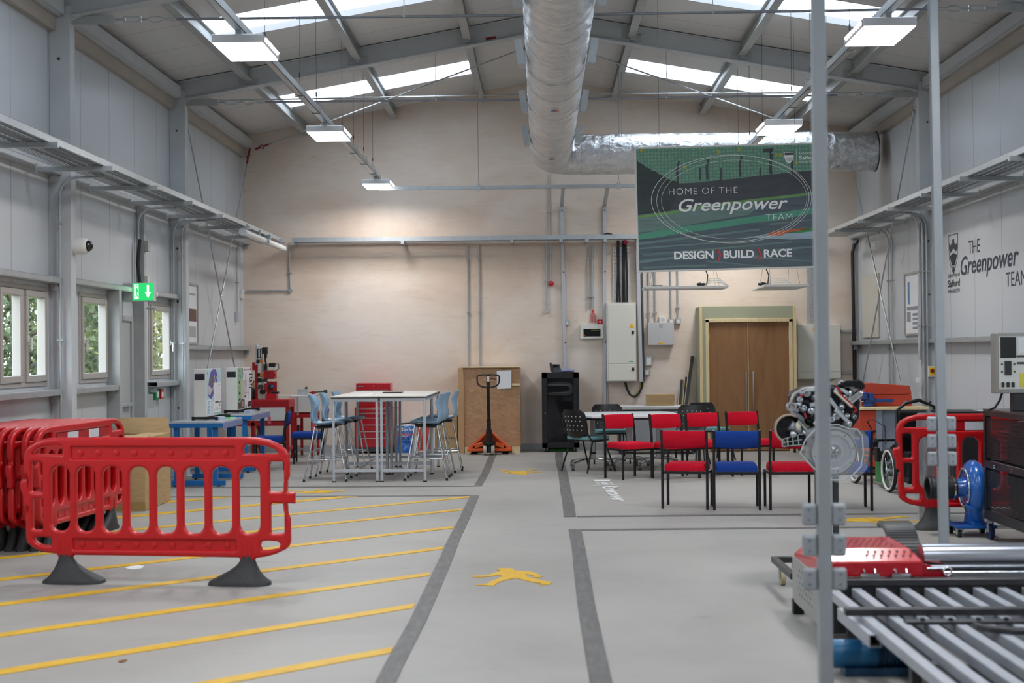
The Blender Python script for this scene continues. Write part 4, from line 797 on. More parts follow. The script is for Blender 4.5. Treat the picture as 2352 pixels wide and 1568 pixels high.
for k, (p0, p1) in enumerate(((1418.5, 1417), (1421, 1424), (1430, 1430), (1434, 1435), (1437, 1441))):
    a, b = W(p0, 552, .05), W(p1, 694, .05); tag(MB().tube([a, a.lerp(b, .5)+Vector((.01*(-1)**k, 0, 0)), b], .014, 8).build('black_cable', BLK, smooth=50), 'black armoured cable dropping into the distribution board, ' + ['leftmost', 'second from the left', 'middle', 'second from the right', 'rightmost'][k], 'cable', 'armoured cables over the distribution board')
a = W(1436, 556, .06); tag(MB().ball(a, .04, 12, 8).build('red_cable_bundle', mat('crimson_tape', 'b02a4a', .5), smooth=60), 'crimson taped bundle on the back tray above the black cables', 'bundle')
tag(MB().tube([W(1382, 543, .2), W(1388, 538, .2), W(1396, 536, .2), W(1405, 538, .2), W(1413, 545, .2)], .014, 8).build('cable_loop', BLK, smooth=50), 'short black cable arch on top of the back tray', 'cable')
pts = [W(*p, .06) for p in [(1469, 630), (1472, 700), (1474, 800), (1476, 860), (1474, 890), (1467, 905), (1457, 911), (1447, 906), (1440, 893), (1436, 877)]]
tag(MB().tube(pts, .017, 8).build('cable_loop', BLK, smooth=50), 'thick black cable looping under the distribution board', 'cable'); tag(MB().tube([p+Vector((-.02, .01, .02)) for p in pts], .008, 6).build('earth_cable', mat('green_yellow_sheath', '9fa03c', .5), smooth=50), 'green yellow earth cable looping beside the black cable', 'cable')
a, b = W(1474, 625), W(1479, 875); tag(MB().bar((a.x, wy, a.z), (b.x, wy, b.z), .03, .02, up=(0, 1, 0)).build('slotted_strip', mat('dark_slotted_strip', '5e6164', .5, .4)), 'dark slotted strip carrying the looping cable', 'strip')
a, b = W(1394, 876), W(1397, 950); tag(MB().tube([a, b], .012, 8).build('conduit', LGREY, smooth=50), 'short pipe below the distribution board', 'conduit')
t, a, b, yf = wbox('wall_box', 1488, 741, 1548, 792, .14, mat('grey_enclosure', 'b9babb', .4), 'square grey electrical box with yellow label right of the distribution board', 'electrical panel'); MB().box((a.x+b.x)/2-.05, (a.x+b.x)/2+.06, yf-.003, yf, b.z+.025, b.z+.04).build('yellow_label', YEL, t, world=True); MB().box((a.x+b.x)/2-.03, (a.x+b.x)/2+.03, yf-.002, yf, a.z-.09, a.z-.02).build('printed_label', mat('label_grey', '9fa0a1', .6), t, world=True)
t, a, b, yf = wbox('wall_speaker', 1514, 727, 1530, 742, .07, WHT, 'small white square unit standing above the grey electrical box', 'speaker'); MB().cyl(((a.x+b.x)/2, yf, (a.z+b.z)/2), ((a.x+b.x)/2, yf-.004, (a.z+b.z)/2), .035, n=16).build('grille', LGREY, t, world=True)
for r_, lab in (((1536, 732, 1548, 743), 'grey metal switch box with a conduit loop, left of two'), ((1552, 731, 1564, 744), 'grey metal switch box, right of two'), ((1298, 735, 1307, 747), 'grey metal switch beside the rack trunking'), ((1482, 818, 1498, 840), 'grey fuse switch below the square box'), ((1481, 849, 1492, 862), 'small grey socket below the fuse switch')):
    t, a, b, yf = wbox('switch_box', *r_, .06, GALV, lab, 'switch'); MB().box(a.x+.02, b.x-.02, yf-.004, yf, b.z+.02, a.z-.02).build('rocker', WHT, t, world=True)
t, a, b, yf = wbox('electrical_cabinet', 1831, 745, 1932, 870, .25, CREAM, 'wide cream electrical cabinet on the back wall right of the double doors', 'electrical panel')
xm = (a.x+b.x)/2-.06; MB().box(a.x+.01, xm-.004, yf-.008, yf, b.z+.12, a.z-.01).build('door', CREAM, t, world=True, bevel=.003); MB().box(xm+.004, b.x-.01, yf-.008, yf, b.z+.12, a.z-.01).build('door', CREAM, t, world=True, bevel=.003); MB().box(a.x+.01, b.x-.01, yf-.008, yf, b.z+.01, b.z+.11).build('lower_cover', CREAM, t, world=True, bevel=.003)
MB().prism([(-.045, 0), (.045, 0), (0, .08)], (xm-.01, yf-.011, a.z-.10), (1, 0, 0), (0, 0, 1), (0, .002, 0)).build('warning_triangle', YEL, t, world=True)
a, b = W(1851, 560), W(1872, 745); SL2 = bpy.data.materials.new('slotted_grey_ladder'); SL2.use_nodes = True; perforate(SL2, 'a9acae', (.037, .07), (.35, .6), (0, 2), .3)
tag(MB().box(a.x, b.x, YB-.06, YB-.055, b.z, a.z).build('perforated_tray', SL2), 'vertical perforated tray rising from the wide cream cabinet', 'cable tray')
for z_ in (W(1950, 760).z, W(1950, 856).z): tag(MB().box(W(1932, 760).x, W(1978, 760).x, YB-.04, YB, z_-.02, z_+.02).build('channel_strut', GALVD), 'slotted strut holding the black riser cable, ' + ('upper' if z_ > 1.7 else 'lower'), 'strut')
tag(MB().tube([W(1972, 552, .1), W(1962, 562, .08), W(1958, 580, .08), W(1960, 700, .08), W(1963, 880, .08)], .028, 8).build('riser_cable', BLK, smooth=50), 'thick black riser cable in the back right corner', 'cable')
tag(MB().bar(W(1967, 562, .05), W(1972, 870, .05), .045, .03, up=(0, 1, 0)).build('channel_strut', GALVD), 'upright steel strut beside the black riser cable', 'strut')
# two hanging flat panel lights (off)
for k, (x0, x1, y0, y1, z, lab) in enumerate(((1.53, 2.74, 20.8, 21.4, 2.51, 'thin white flat panel light hanging unlit, the left one'), (3.27, 3.92, 20.8, 22.0, 2.52, 'thin white flat panel light hanging unlit, seen from below, the right one'))):
    t = thing('panel_light', lab, 'light', ((x0+x1)/2, (y0+y1)/2, z), group='hanging panel lights')
    MB().box(x0, x1, y0, y1, z, z+.035).build('frame', WHT, t, world=True, bevel=.003); MB().box(x0+.03, x1-.03, y0+.03, y1-.03, z-.003, z).build('diffuser', mat('unlit_diffuser', 'e0e2e4', .5), t, world=True)
    m = MB()
    for xx in (x0+.1, x1-.12):
        for yy in (y0+.08, y1-.08): m.cyl((xx, yy, z+.035), (xx*.8+.2*(x0+x1)/2, (y0+y1)/2, z+.75), .0025, n=5)
    ym_ = (y0+y1)/2; m.cyl(((x0+x1)/2, ym_, z+.75), ((x0+x1)/2, ym_, dz-math.sqrt(dr**2-(ym_-yE)**2)+.006), .003, n=5); m.build('suspension_wire', DISC, t, world=True)
    xc = x0+(x1-x0)*.82 if k == 0 else x0+.2; yc = (y0+y1)/2
    MB().tube([(xc-.08, yc, 3.4), (xc-.1, yc, z+.35), (xc-.04, yc, z+.2), (xc-.06, yc, z+.05)], .009, 6).ball((xc-.14, yc, z+.07), .05, 8, 6, (1.4, .8, .6)).build('supply_cable', BLK, t, world=True, smooth=50)
    m = MB()
    for q in range(3): m.tube([(xc-.1, yc+.03*q, z+.04), (xc+.0, yc+.04*q, z+.10+.03*q), (xc+.15+.05*k, yc+.04*q, z+.09+.03*q), (xc+.27+.08*k, yc+.03*q, z+.04)], .009, 6)
    m.build('coiled_flex', WHT, t, world=True, smooth=50); MB().box(x0+.12, x0+.28, yc-.05, yc+.05, z+.035, z+.06).build('driver', DISC, t, world=True)
# ================================================================== HANGING SIGN
sY = 16.0; a = P(1457, 338.5, sY); wd, ht = 2.10, 1.405; t = thing('hanging_sign', 'large hanging team banner board with racing picture and white ellipses', 'sign', (a.x, sY, a.z)); t.rotation_euler = (0, -math.radians(.95), 0)
def tb(o_, u0, v0): return (u0, o_, -v0)
PXM = 842.0; A_ = math.radians(1.45)
def S(x, y):
    dx_, dy_ = x-222, y-160; return ((dx_*math.cos(A_)-dy_*math.sin(A_))/PXM+.0*dy_, (dx_*math.sin(A_)+dy_*math.cos(A_))/PXM)
MB().box(0, wd, 0, .02, -ht, 0).build('board', WHT, t, bevel=.002)
def photo_mat(name, c, v=.25, sc_=5, st=(1, 1, 4)): return mat(name, c, .5, 0, v, sc_, stretch=st)
seat = bpy.data.materials.new('print_green_seats'); seat.use_nodes = True; _N = seat.node_tree.nodes; _L = seat.node_tree.links; _v = _N.new('ShaderNodeTexVoronoi'); _v.inputs['Scale'].default_value = 26; _v.inputs['Randomness'].default_value = .25; _c = _N.new('ShaderNodeTexCoord'); _L.new(_c.outputs['Object'], _v.inputs['Vector']); _q = ramp(_N, [(.1, '86b598'), (.55, '628f79')]); _L.new(_v.outputs[0], _q.inputs[0]); _L.new(_q.outputs[0], _N['Principled BSDF'].inputs['Base Color'])
cols = [seat, photo_mat('print_dark_slate', '43464b'), photo_mat('print_tree', '35403f', .3), photo_mat('print_grass_green', '6b9a5c', .2), photo_mat('print_grey_green', '6b857f', .25, 6, (.6, 1, 6)), photo_mat('print_teal', '529a7e', .15), photo_mat('print_track', '526268', .35, 5, (.4, 1, 7)), photo_mat('print_pale_blue', '9db4c0', .15), photo_mat('print_orange', 'c8622e', .1), photo_mat('print_yellow', 'b8a830', .1), photo_mat('print_track_light', '6c837f', .3, 5, (.4, 1, 6)), photo_mat('print_bright_green', '3e8a52', .1)]
m = MB()
def pg(k, pts, lay):
    q = []
    for x, y in pts:
        u_, v_ = S(x, y); q.append((min(max(u_, .02), wd-.02), min(max(v_, .02), ht-.02)))
    m.mi(k).prism([(p[0], -p[1]) for p in q], (0, -.0012-.0007*lay, 0), (1, 0, 0), (0, 0, 1), (0, .0006, 0))
pg(6, [(200, 100), (2100, 60), (2100, 1400), (200, 1400)], 0)
pg(0, [(200, 100), (2100, 60), (2100, 375), (1900, 385), (1500, 420), (1150, 460), (800, 495), (560, 505), (200, 480)], 1)
pg(1, [(200, 500), (560, 505), (800, 495), (1150, 460), (1500, 420), (2100, 370), (2100, 600), (1800, 610), (1300, 660), (900, 700), (560, 760), (200, 800)], 2)
pg(2, [(200, 270), (262, 300), (300, 320), (330, 345), (365, 360), (385, 380), (420, 385), (450, 410), (490, 430), (520, 450), (560, 470), (640, 485), (640, 560), (560, 760), (200, 800)], 3)
pg(3, [(200, 808), (560, 765), (900, 700), (1300, 655), (1800, 600), (2100, 570), (2100, 592), (1800, 625), (1300, 685), (900, 730), (560, 795), (200, 835)], 4)
pg(4, [(200, 835), (560, 795), (900, 730), (1300, 685), (1450, 675), (1300, 800), (900, 860), (560, 930), (200, 970)], 3)
pg(5, [(200, 985), (560, 925), (900, 880), (1300, 825), (1700, 790), (1700, 830), (1300, 880), (1000, 930), (700, 970), (400, 1020), (200, 1035)], 4)
pg(5, [(1100, 850), (2100, 720), (2100, 775), (1500, 860), (1150, 880)], 3)
for k, (x0, y0, x1, y1, th_) in enumerate(((200, 1060, 1400, 930, 18), (200, 1110, 1600, 1010, 12), (300, 1170, 1700, 1050, 14), (260, 1230, 900, 1160, 20), (900, 1230, 1500, 1290, 10), (1200, 1180, 2100, 1240, 12), (300, 1290, 900, 1270, 14), (1500, 880, 2100, 830, 12), (1500, 1130, 2100, 1080, 16))): pg(10, [(x0, y0), (x1, y1), (x1, y1+th_), (x0, y0+th_*1.5)], 5)
pg(7, [(1250, 1010), (1600, 985), (2100, 930), (2100, 1020), (1700, 1035), (1400, 1020)], 6); pg(8, [(1430, 995), (1560, 955), (1850, 925), (1870, 935), (1650, 970), (1600, 1000)], 7); pg(11, [(1680, 975), (1850, 930), (2100, 905), (2100, 940), (1800, 970)], 7)
for x0 in (620, 900, 1210, 1500, 1700):
    y1_ = 490-(x0-600)*.08; pg(1, [(x0, y1_), (x0-6, y1_-120), (x0+15, y1_-200), (x0+32, y1_-195), (x0+18, y1_-115), (x0+24, y1_)], 5)
for x0 in (830, 1030, 1400): pg(1, [(x0, 470), (x0, 360), (x0+20, 350), (x0+22, 470)], 5)
pg(1, [(1430, 180), (1530, 165), (1530, 195), (1500, 215), (1490, 410), (1510, 410), (1510, 215), (1440, 205)], 6)
for x0, y0 in ((290, 188), (1020, 203), (1210, 182), (700, 350), (1560, 235), (1600, 235), (1750, 310)): pg(9, [(x0+16*math.cos(a), y0+18*math.sin(a)) for a in [k*PI/4 for k in range(8)]], 6)
m.build('printed_picture', cols, t)
WI = mat('white_print', 'ffffff', .5); m = MB(); L7 = -.0075
def st(body, x, y, x2, h, bold=0, shear=0, sp=1.0):
    u_, v_ = S(x, y); u2, _ = S(x2, y); put_text(m, body, (u_, L7, -v_), (1, 0, .001), (0, 0, 1), u2-u_, h/PXM, bold, shear, sp)
st('HOME OF THE', 548, 612, 1195, 66, -.018, 0, 1.1); st('Greenpower', 640, 768, 1670, 122, .012, .3); st('TEAM', 1462, 856, 1710, 66, -.018); st('DESIGN', 597, 1220, 970, 74, .03); st('BUILD', 1062, 1210, 1353, 74, .03); st('RACE', 1443, 1200, 1708, 74, .03)
st('University of', 1777, 232, 1945, 26); st('Salford', 1777, 280, 1945, 36, .02); st('MANCHESTER', 1777, 310, 1948, 20)
u_, v_ = S(1752, 260); m.box(u_-.0015, u_+.0015, L7, L7+.001, -v_-.085, -v_+.085)
u_, v_ = S(1680, 262); m.prism([(-.052, .06), (.052, .06), (.052, 0), (.03, -.045), (0, -.065), (-.03, -.045), (-.052, 0)], (u_, L7+.001, -v_), (1, 0, 0), (0, 0, 1), (0, .0005, 0))
m.build('lettering', WI, t)
m = MB(); m.prism([(-.048, .056), (.048, .056), (.048, .03), (-.048, .03)], (u_, L7-.001, -v_), (1, 0, 0), (0, 0, 1), (0, .0005, 0))
for k in range(-3, 4): m.prism([(k*.013-.002, .005), (k*.013+.002, .005), (k*.006+.001, -.04), (k*.006-.001, -.04)], (u_, L7-.001, -v_), (1, 0, 0), (0, 0, 1), (0, .0005, 0))
m.build('crest_detail', cols[1], t)
m = MB()
for (x0, y0, x1, y1, w_) in ((382, 235, 1868, 1060, .0045), (432, 240, 1892, 1068, .003), (477, 282, 1848, 1028, .0028)):
    a0 = S((x0+x1)/2, (y0+y1)/2); ra, rb_ = (x1-x0)/2/PXM, (y1-y0)/2/PXM
    m.tube([(a0[0]+ra*math.cos(q), L7, -a0[1]+rb_*math.sin(q)) for q in [k*2*PI/72 for k in range(72)]], w_*.7, 5, closed=True)
m.build('ellipse_rings', WI, t)
m = MB()
for x0, y0 in ((1000, 1180), (1378, 1172)):
    u_, v_ = S(x0, y0); h_ = 57/PXM; w_ = 42/PXM; e = 18/PXM; m.prism([(0, h_), (e, h_), (w_, 0), (e, -h_), (0, -h_), (w_-e, 0)], (u_, L7, -v_), (1, 0, 0), (0, 0, 1), (0, .001, 0))
m.build('chevrons', mat('red_print', 'c83a34', .5), t)
for xx in (.28, 1.8): MB().cyl((xx, .01, 0), (xx+.03, .01, 2.25), .002, n=5).build('suspension_wire', DISC, t)
# ================================================================== RED SAFETY BARRIERS
U = 1112.0
def bz(x, y): return ((x-1198)/1068.0, (1425-y)/U)
def rr_(x0, x1, y0, y1, r): a = bz(x0, y1); b = bz(x1, y0); return rrect(a[0], a[1], b[0], b[1], r/U)
outl = [bz(*p) for p in [(540, 295), (1900, 293), (1990, 298), (2070, 315), (2140, 345), (2190, 385), (2215, 430), (2222, 480), (2222, 590), (2212, 615), (2200, 645), (2198, 712), (2262, 716), (2262, 800), (2198, 798), (2200, 850), (2212, 885), (2225, 920), (2228, 1090), (2218, 1120), (2190, 1150), (2120, 1185), (2040, 1208), (1965, 1218), (1950, 1240), (1848, 1240), (1835, 1216), (560, 1208), (545, 1226), (438, 1226), (425, 1200), (350, 1192), (280, 1175), (225, 1145), (190, 1110), (182, 1060), (182, 900), (190, 880), (200, 840), (165, 826), (165, 760), (140, 700), (135, 650), (150, 625), (185, 620), (195, 600), (170, 560), (168, 450), (180, 400), (210, 360), (270, 325), (350, 302), (440, 296)]][::-1]
holes = [rr_(380, 530, 515, 1022, 72), rr_(580, 730, 518, 1026, 72), rr_(783, 940, 520, 1030, 74), rr_(993, 1148, 520, 1033, 74), rr_(1203, 1360, 520, 1036, 74), rr_(1415, 1573, 520, 1036, 74), rr_(1628, 1785, 520, 1036, 74), rr_(1840, 2000, 520, 1034, 74), rr_(2072, 2180, 480, 712, 16), rr_(2078, 2182, 800, 1030, 18), rr_(225, 315, 485, 722, 16), rr_(235, 318, 770, 1012, 16),
  [bz(*p) for p in [(1880, 420), (1874, 385), (1890, 352), (1950, 348), (2040, 358), (2110, 382), (2140, 412), (2130, 422)]], [bz(*p) for p in [(240, 424), (245, 405), (280, 375), (340, 358), (420, 352), (468, 356), (476, 385), (472, 426)]],
  [bz(*p) for p in [(2010, 1158), (1997, 1120), (2010, 1090), (2060, 1085), (2130, 1090), (2150, 1110), (2140, 1140), (2080, 1155)]], [bz(*p) for p in [(380, 1138), (392, 1100), (380, 1074), (290, 1070), (255, 1072), (250, 1090), (270, 1115), (320, 1135)]],
  rr_(545, 1806, 368, 458, 6), rr_(556, 1814, 1086, 1162, 6)]
bv, bf = curve2d(outl, holes, .010, .017, 3)
def barrier_parts(t, hd, board):
    m = MB(); m.add([(v[0], v[2], v[1]) for v in bv], bf)
    for x0, x1, y0, y1 in ((540, 1812, 360, 466), (550, 1820, 1080, 1168)):
        a = bz(x0, y1); b = bz(x1, y0); m.box(a[0], b[0], -.010, .010, a[1], b[1])
        for k in range(9):
            c = bz(x0+75+k*(x1-x0-150)/8+0, (y0+y1)/2)
            for s in (-1, 1): m.lathe((c[0], s*.010, c[1]), (0, s, 0), [(0, .024), (.006, .021), (.008, .014)], 12)
    for xx in (1860, 1897, 1935, 455, 490, 525):
        a = bz(xx, 1100); b = bz(xx, 1215)
        for s in (-1, 1): m.bar((a[0], s*.025, a[1]), (b[0], s*.027, b[1]), .008, .008)
    m.build('panel', RED, t, smooth=38)
    for sgn, cx_ in ((1, 490), (-1, 1900)):
        x = bz(cx_, 0)[0]; m = MB(); n = 14; secs = []
        for z, l, r, h in ((.20, -.048, .05, .030), (.165, -.052, .056, .033), (.13, -.065, .085, .045), (.095, -.083, .135, .06), (.06, -.108, .205, .085), (.035, -.135, .255, .10), (.02, -.160, .279, .108), (0, -.164, .283, .11)):
            h = min(h, hd); c = (l+r)/2; a = (r-l)/2; secs.append([(x+sgn*(c+a*math.copysign(abs(math.cos(q))**.7, math.cos(q))), h*math.copysign(abs(math.sin(q))**.7, math.sin(q)), z) for q in [k*2*PI/n for k in range(n)]])
        vs = [p for s_ in secs for p in s_]; fs = [(i*n+k, i*n+(k+1) % n, (i+1)*n+(k+1) % n, (i+1)*n+k) for i in range(len(secs)-1) for k in range(n)]+[tuple(range(n)), tuple((len(secs)-1)*n+k for k in range(n))]
        m.add(vs, fs); m.box(x-.045, x+.045, -.018, .018, .19, .235); m.build('foot', RUB, t, smooth=45)
    if board:
        for s in (-1, 1):
            m = MB(); a = bz(560, 455); b = bz(1795, 372); n = 5; w_ = (b[0]-a[0])/n
            for k in range(n): m.mi(k % 2).box(a[0]+k*w_, a[0]+(k+1)*w_, s*.0195, s*.022, a[1], b[1])
            m.build('reflective_board', [mat('red_reflective', 'a8141f', .3), mat('white_reflective', 'cdced2', .3)], t)
tb_ = thing('safety_barrier', 'red plastic safety barrier standing alone on black feet at front left', 'barrier', (-2.688, 9.87, 0), math.radians(-6.0), 'red plastic barriers'); barrier_parts(tb_, .11, False)
tb2 = thing('safety_barrier', 'red plastic barrier, outermost of the stack, with white reflective squares, beside the big carton', 'barrier', (-4.0, 12.32, 0), math.radians(86), 'red plastic barriers'); barrier_parts(tb2, .048, True)
od = ['second', 'third', 'fourth', 'fifth', 'sixth', 'seventh', 'innermost']
for k in range(7):
    o = dup(tb2, (-4.0-.103*(k+1), 12.32+.01*(-1)**k, 0), math.radians(86+.25*(-1)**k), f'red plastic barrier in the left wall stack, {od[k]} from the walkway side', 'red plastic barriers')
q = F(2098, 1213); o = dup(tb2, (q.x+.80, 12.62, 0), 0, 'red plastic barrier on the right behind the blue fan and black cabinet', 'red plastic barriers')
for c in kids(o):
    if c.name.startswith('foot'): bpy.data.objects.remove(c)
for c in kids(tb_):
    if c.name.startswith('foot'): d = c.copy(); col.objects.link(d); d.parent = o
# ================================================================== CARTONS
def carton(t, x0, x1, y0, y1, z0, z1, tape=True):
    MB().box(x0, x1, y0, y1, z0, z1).build('box_body', CARD, t, world=True, bevel=.006)
    if tape: MB().box((x0+x1)/2-.025, (x0+x1)/2+.025, y0-.0015, y0, z1-.12, z1).box((x0+x1)/2-.025, (x0+x1)/2+.025, y0, y1, z1, z1+.0015).build('tape', mat('brown_tape', 'a28350', .3), t, world=True)
t = thing('cardboard_box', 'large open cardboard box on the floor behind the front red barrier', 'box', (-4.38, 15.0, 0)); x0, x1, y0, y1, h = -4.68, -4.06, 14.5, 15.5, .74; th_ = .012
MB().box(x0, x1, y0, y0+th_, 0, h).box(x0, x1, y1-th_, y1, 0, h).box(x0, x0+th_, y0+th_, y1-th_, 0, h).box(x1-th_, x1, y0+th_, y1-th_, 0, h).box(x0, x1, y0, y1, 0, .01).build('box_body', CARD, t, world=True, bevel=.004)
MB().bar(((x0+x1)/2, y1, h), ((x0+x1)/2, y1+.14, h+.13), x1-x0-.02, .008, up=(1, 0, 0)).build('flap', CARD, t, world=True) if False else MB().prism([(0, 0), (x1-x0, 0), (x1-x0-.05, .19), (.03, .19)], (x0, y1-.01, h), (1, 0, 0), (0, .45, .9), (0, .006, 0)).build('flap', CARD, t, world=True)
MB().prism([(0, 0), (x1-x0, 0), (x1-x0-.02, .28), (.02, .28)], (x0, y0, h), (1, 0, 0), (0, .99, .06), (0, 0, .006)).build('flap', CARD, t, world=True); MB().prism([(0, 0), (y1-y0, 0), (y1-y0-.06, .2), (.04, .2)], (x0+.0, y0, h), (0, 1, 0), (.96, 0, .12), (0, 0, .006)).build('flap', CARD, t, world=True)
MB().prism([(0, 0), (y1-y0, 0), (y1-y0-.06, .25), (.04, .25)], (x1, y0, h), (0, 1, 0), (-.98, 0, .03), (0, 0, .006)).build('flap', CARD, t, world=True); MB().box(x0+.0, x1, y0-.002, y0, 0.0, .09).build('tape', mat('brown_tape', 'a28350', .3), t, world=True)
t = thing('cardboard_box', 'plain cardboard carton with printed letters left of the wooden crate', 'box', (-1.5, 22.9, 0)); q0 = P(1002, 954, 22.75); q1 = P(1052, 1039, 22.75); carton(t, q0.x-.05, -1.345, 22.75, 23.15, 0, q0.z, False); m = MB(); put_text(m, 'aroc', (q0.x+.10, 22.748, .22), (1, 0, 0), (0, 0, 1), .2, .055, .01); m.build('lettering', BLK, t, world=True)
# ================================================================== BLUE WORKBENCHES AND TRAINER PANELS
BTOP = mat('grey_laminate_top', 'b5b8ba', .25, 0, .03)
def blue_bench(x0, x1, y0, y1, lab):
    t = thing('workbench', lab, 'workbench', ((x0+x1)/2, (y0+y1)/2, 0), group='blue workbenches')
    MB().box(x0, x1, y0, y1, .765, .79).build('worktop', BTOP, t, world=True, bevel=.003)
    MB().box(x0, x1, y0-.004, y0+.03, .715, .77).box(x0, x1, y1-.03, y1+.004, .715, .77).box(x1-.03, x1+.003, y0+.03, y1-.03, .715, .77).box(x0-.003, x0+.03, y0+.03, y1-.03, .715, .77).build('apron', BLUEM, t, world=True, bevel=.003)
    MB().box(x1+.003, x1+.006, y0+.01, y1-.01, .70, .765).build('edge_trim', mat('grey_blue_trim', '7a86ad', .4), t, world=True)
    for yy in (y0+.04, y1-.09):
        for xx in (x0+.05, x1-.13): MB().box(xx, xx+.06, yy, yy+.05, .05, .715).build('leg', BLUEM, t, world=True, bevel=.003)
        MB().box(x0+.02, x1+.02, yy-.005, yy+.055, .015, .075).build('foot_bar', BLUEM, t, world=True, bevel=.003)
        for xx in (x0+.06, x1-.06): MB().cyl((xx, yy+.025, 0), (xx, yy+.025, .02), .02, n=10).build('rubber_foot', BLK, t, world=True)
    return t
b1 = blue_bench(-4.50, -3.85, 17.1, 18.25, 'blue steel workbench with grey top, nearer one, under the tyre diagram panel')
b2 = blue_bench(-4.58, -3.92, 19.15, 20.5, 'blue steel workbench with grey top, further one, under the green circuit panel')
def trainer(xr, y0, y1, zb, zt, lab, kind):
    w_ = .155; t = thing('training_panel', lab, 'training unit', (xr-w_/2, (y0+y1)/2, zb-.045))
    MB().box(xr-w_, xr, y0, y1, zb, zt).build('case', WHTM, t, world=True, bevel=.004)
    MB().box(xr-w_+.012, xr-.018, y0-.004, y0, zt-.135, zt-.055).build('handle_recess', mat('navy_recess', '1c1e33', .4), t, world=True, bevel=.002); MB().box(xr-w_+.03, xr-.03, y0-.006, y0-.004, zt-.12, zt-.075).build('slot', BLK, t, world=True)
    for yy in (y0+.04, y1-.08):
        MB().box(xr-w_-.04, xr+.13, yy, yy+.04, zb-.03, zb).box(xr-w_-.04, xr-w_-.005, yy, yy+.04, zb-.045, zb-.03).box(xr+.095, xr+.13, yy, yy+.04, zb-.045, zb-.03).build('stand_foot', BLK, t, world=True, bevel=.003)
    L_, H_ = y1-y0, zt-zb; m = MB()
    def pg_(k, pts, lay): m.mi(k).prism(pts, (xr+.0006*lay+.001, y0, zb), (0, L_, 0), (0, 0, H_), (.0006, 0, 0))
    if kind == 0:
        pg_(0, [(.02, .02), (.98, .02), (.98, .99), (.02, .99)], 0)
        pg_(1, [(.02, .02), (.5, .02), (.5, .30), (.3, .36), (.02, .36)], 1)
        pg_(2, [(.30, .95), (.42, .99), (.62, .99), (.74, .86), (.72, .70), (.42, .42), (.30, .36), (.14, .42), (.08, .54), (.14, .70), (.22, .84)], 2)
        pg_(3, [(.24, .82), (.42, .84), (.5, .74), (.36, .62), (.26, .62)], 3); pg_(4, [(.13, .66), (.26, .62), (.36, .55), (.24, .44), (.14, .46), (.09, .55)], 3)
        pg_(4, [(.47, .84), (.52, .88), (.56, .82), (.51, .76)], 4); pg_(4, [(.33, .52), (.66, .84), (.68, .82), (.36, .5)], 4)
        pg_(5, [(.46, .06), (.98, .06), (.98, .70), (.46, .70)], 5)
        for k, (a, b, c, d) in enumerate(((.56, .27, .8, .30), (.8, .24, .9, .27), (.9, .27, 1.0, .29), (.84, .19, .9, .22), (.66, .14, .74, .16), (.82, .64, .88, .67))): pg_(6, [(a, b), (c, b), (c, d), (a, d)], 6)
        for k in range(6): pg_(7, [(.52, .36+k*.05), (.92, .36+k*.05), (.92, .363+k*.05), (.52, .363+k*.05)], 6)
        for k in range(9): pg_(8, [(.06, .05+k*.032), (.2, .05+k*.032), (.2, .062+k*.032), (.06, .062+k*.032)], 6); pg_(7, [(.26, .05+k*.032), (.42, .05+k*.032), (.42, .055+k*.032), (.26, .055+k*.032)], 6)
        pg_(9, [(.05, .9), (.09, .9), (.09, .93), (.05, .93)], 6); pg_(7, [(.46, .12), (.98, .12), (.98, .128), (.46, .128)], 6)
        ms = [mat('pale_aqua_print', 'a9cbd3', .4), mat('white_blue_print', 'dde3ea', .4), mat('violet_print', '4a4398', .4), mat('brown_grey_print', '5d5250', .4), mat('light_grey_print', 'b9b6b8', .4), mat('off_white_print', 'e3e0e4', .4), mat('black_print', '20202a', .4), mat('grey_print', '9a9aa2', .4), mat('cyan_print', '5fa4b8', .4), mat('red_mark_print', 'b83a44', .4)]
    else:
        pg_(0, [(.02, .02), (.98, .02), (.98, .99), (.02, .99)], 0); pg_(1, [(.02, .17), (.25, .17), (.25, .5), (.25, .70), (.4, .72), (.4, .99), (.02, .99)], 1)
        pg_(2, [(.25, .25), (.55, .25), (.55, .7), (.25, .7)], 1); pg_(3, [(.02, .02), (.5, .02), (.5, .22), (.3, .26), (.2, .17), (.02, .17)], 2); pg_(4, [(.28, .06), (.42, .06), (.42, .2), (.28, .2)], 3)
        for a, b in ((.1, .9), (.16, .86), (.34, .9), (.36, .82), (.1, .78), (.2, .76)): pg_(5, [(a, b), (a+.06, b), (a+.06, b+.05), (a, b+.05)], 3)
        for a, b, c, d in ((.1, .62, .18, .68), (.12, .36, .2, .42), (.14, .5, .18, .52), (.1, .22, .22, .26), (.84, .8, .92, .84), (.84, .68, .9, .72), (.86, .62, .96, .65), (.5, .28, .6, .32), (.55, .02, .62, .1), (.7, .04, .95, .14), (.75, .14, .95, .17)): pg_(6, [(a, b), (c, b), (c, d), (a, d)], 4)
        for a, b, c, d in ((.55, .55, .58, .84), (.72, .3, .735, .8), (.62, .4, .64, .7), (.8, .2, .815, .6), (.5, .38, .8, .39)): pg_(7, [(a, b), (c, b), (c, d), (a, d)], 4)
        pg_(8, [(.9, .92), (.96, .92), (.96, .98), (.9, .98)], 4); pg_(8, [(.48, .92), (.52, .92), (.54, .96), (.5, .96)], 4); pg_(7, [(.56, .93), (.84, .93), (.84, .945), (.56, .945)], 4)
        for k in range(5): m.mi(6).cyl((xr, y0+L_*(.86+.02*k), zb+H_*(.5+.08*k)), (xr+.03, y0+L_*(.86+.02*k), zb+H_*(.5+.08*k)), .008, n=8)
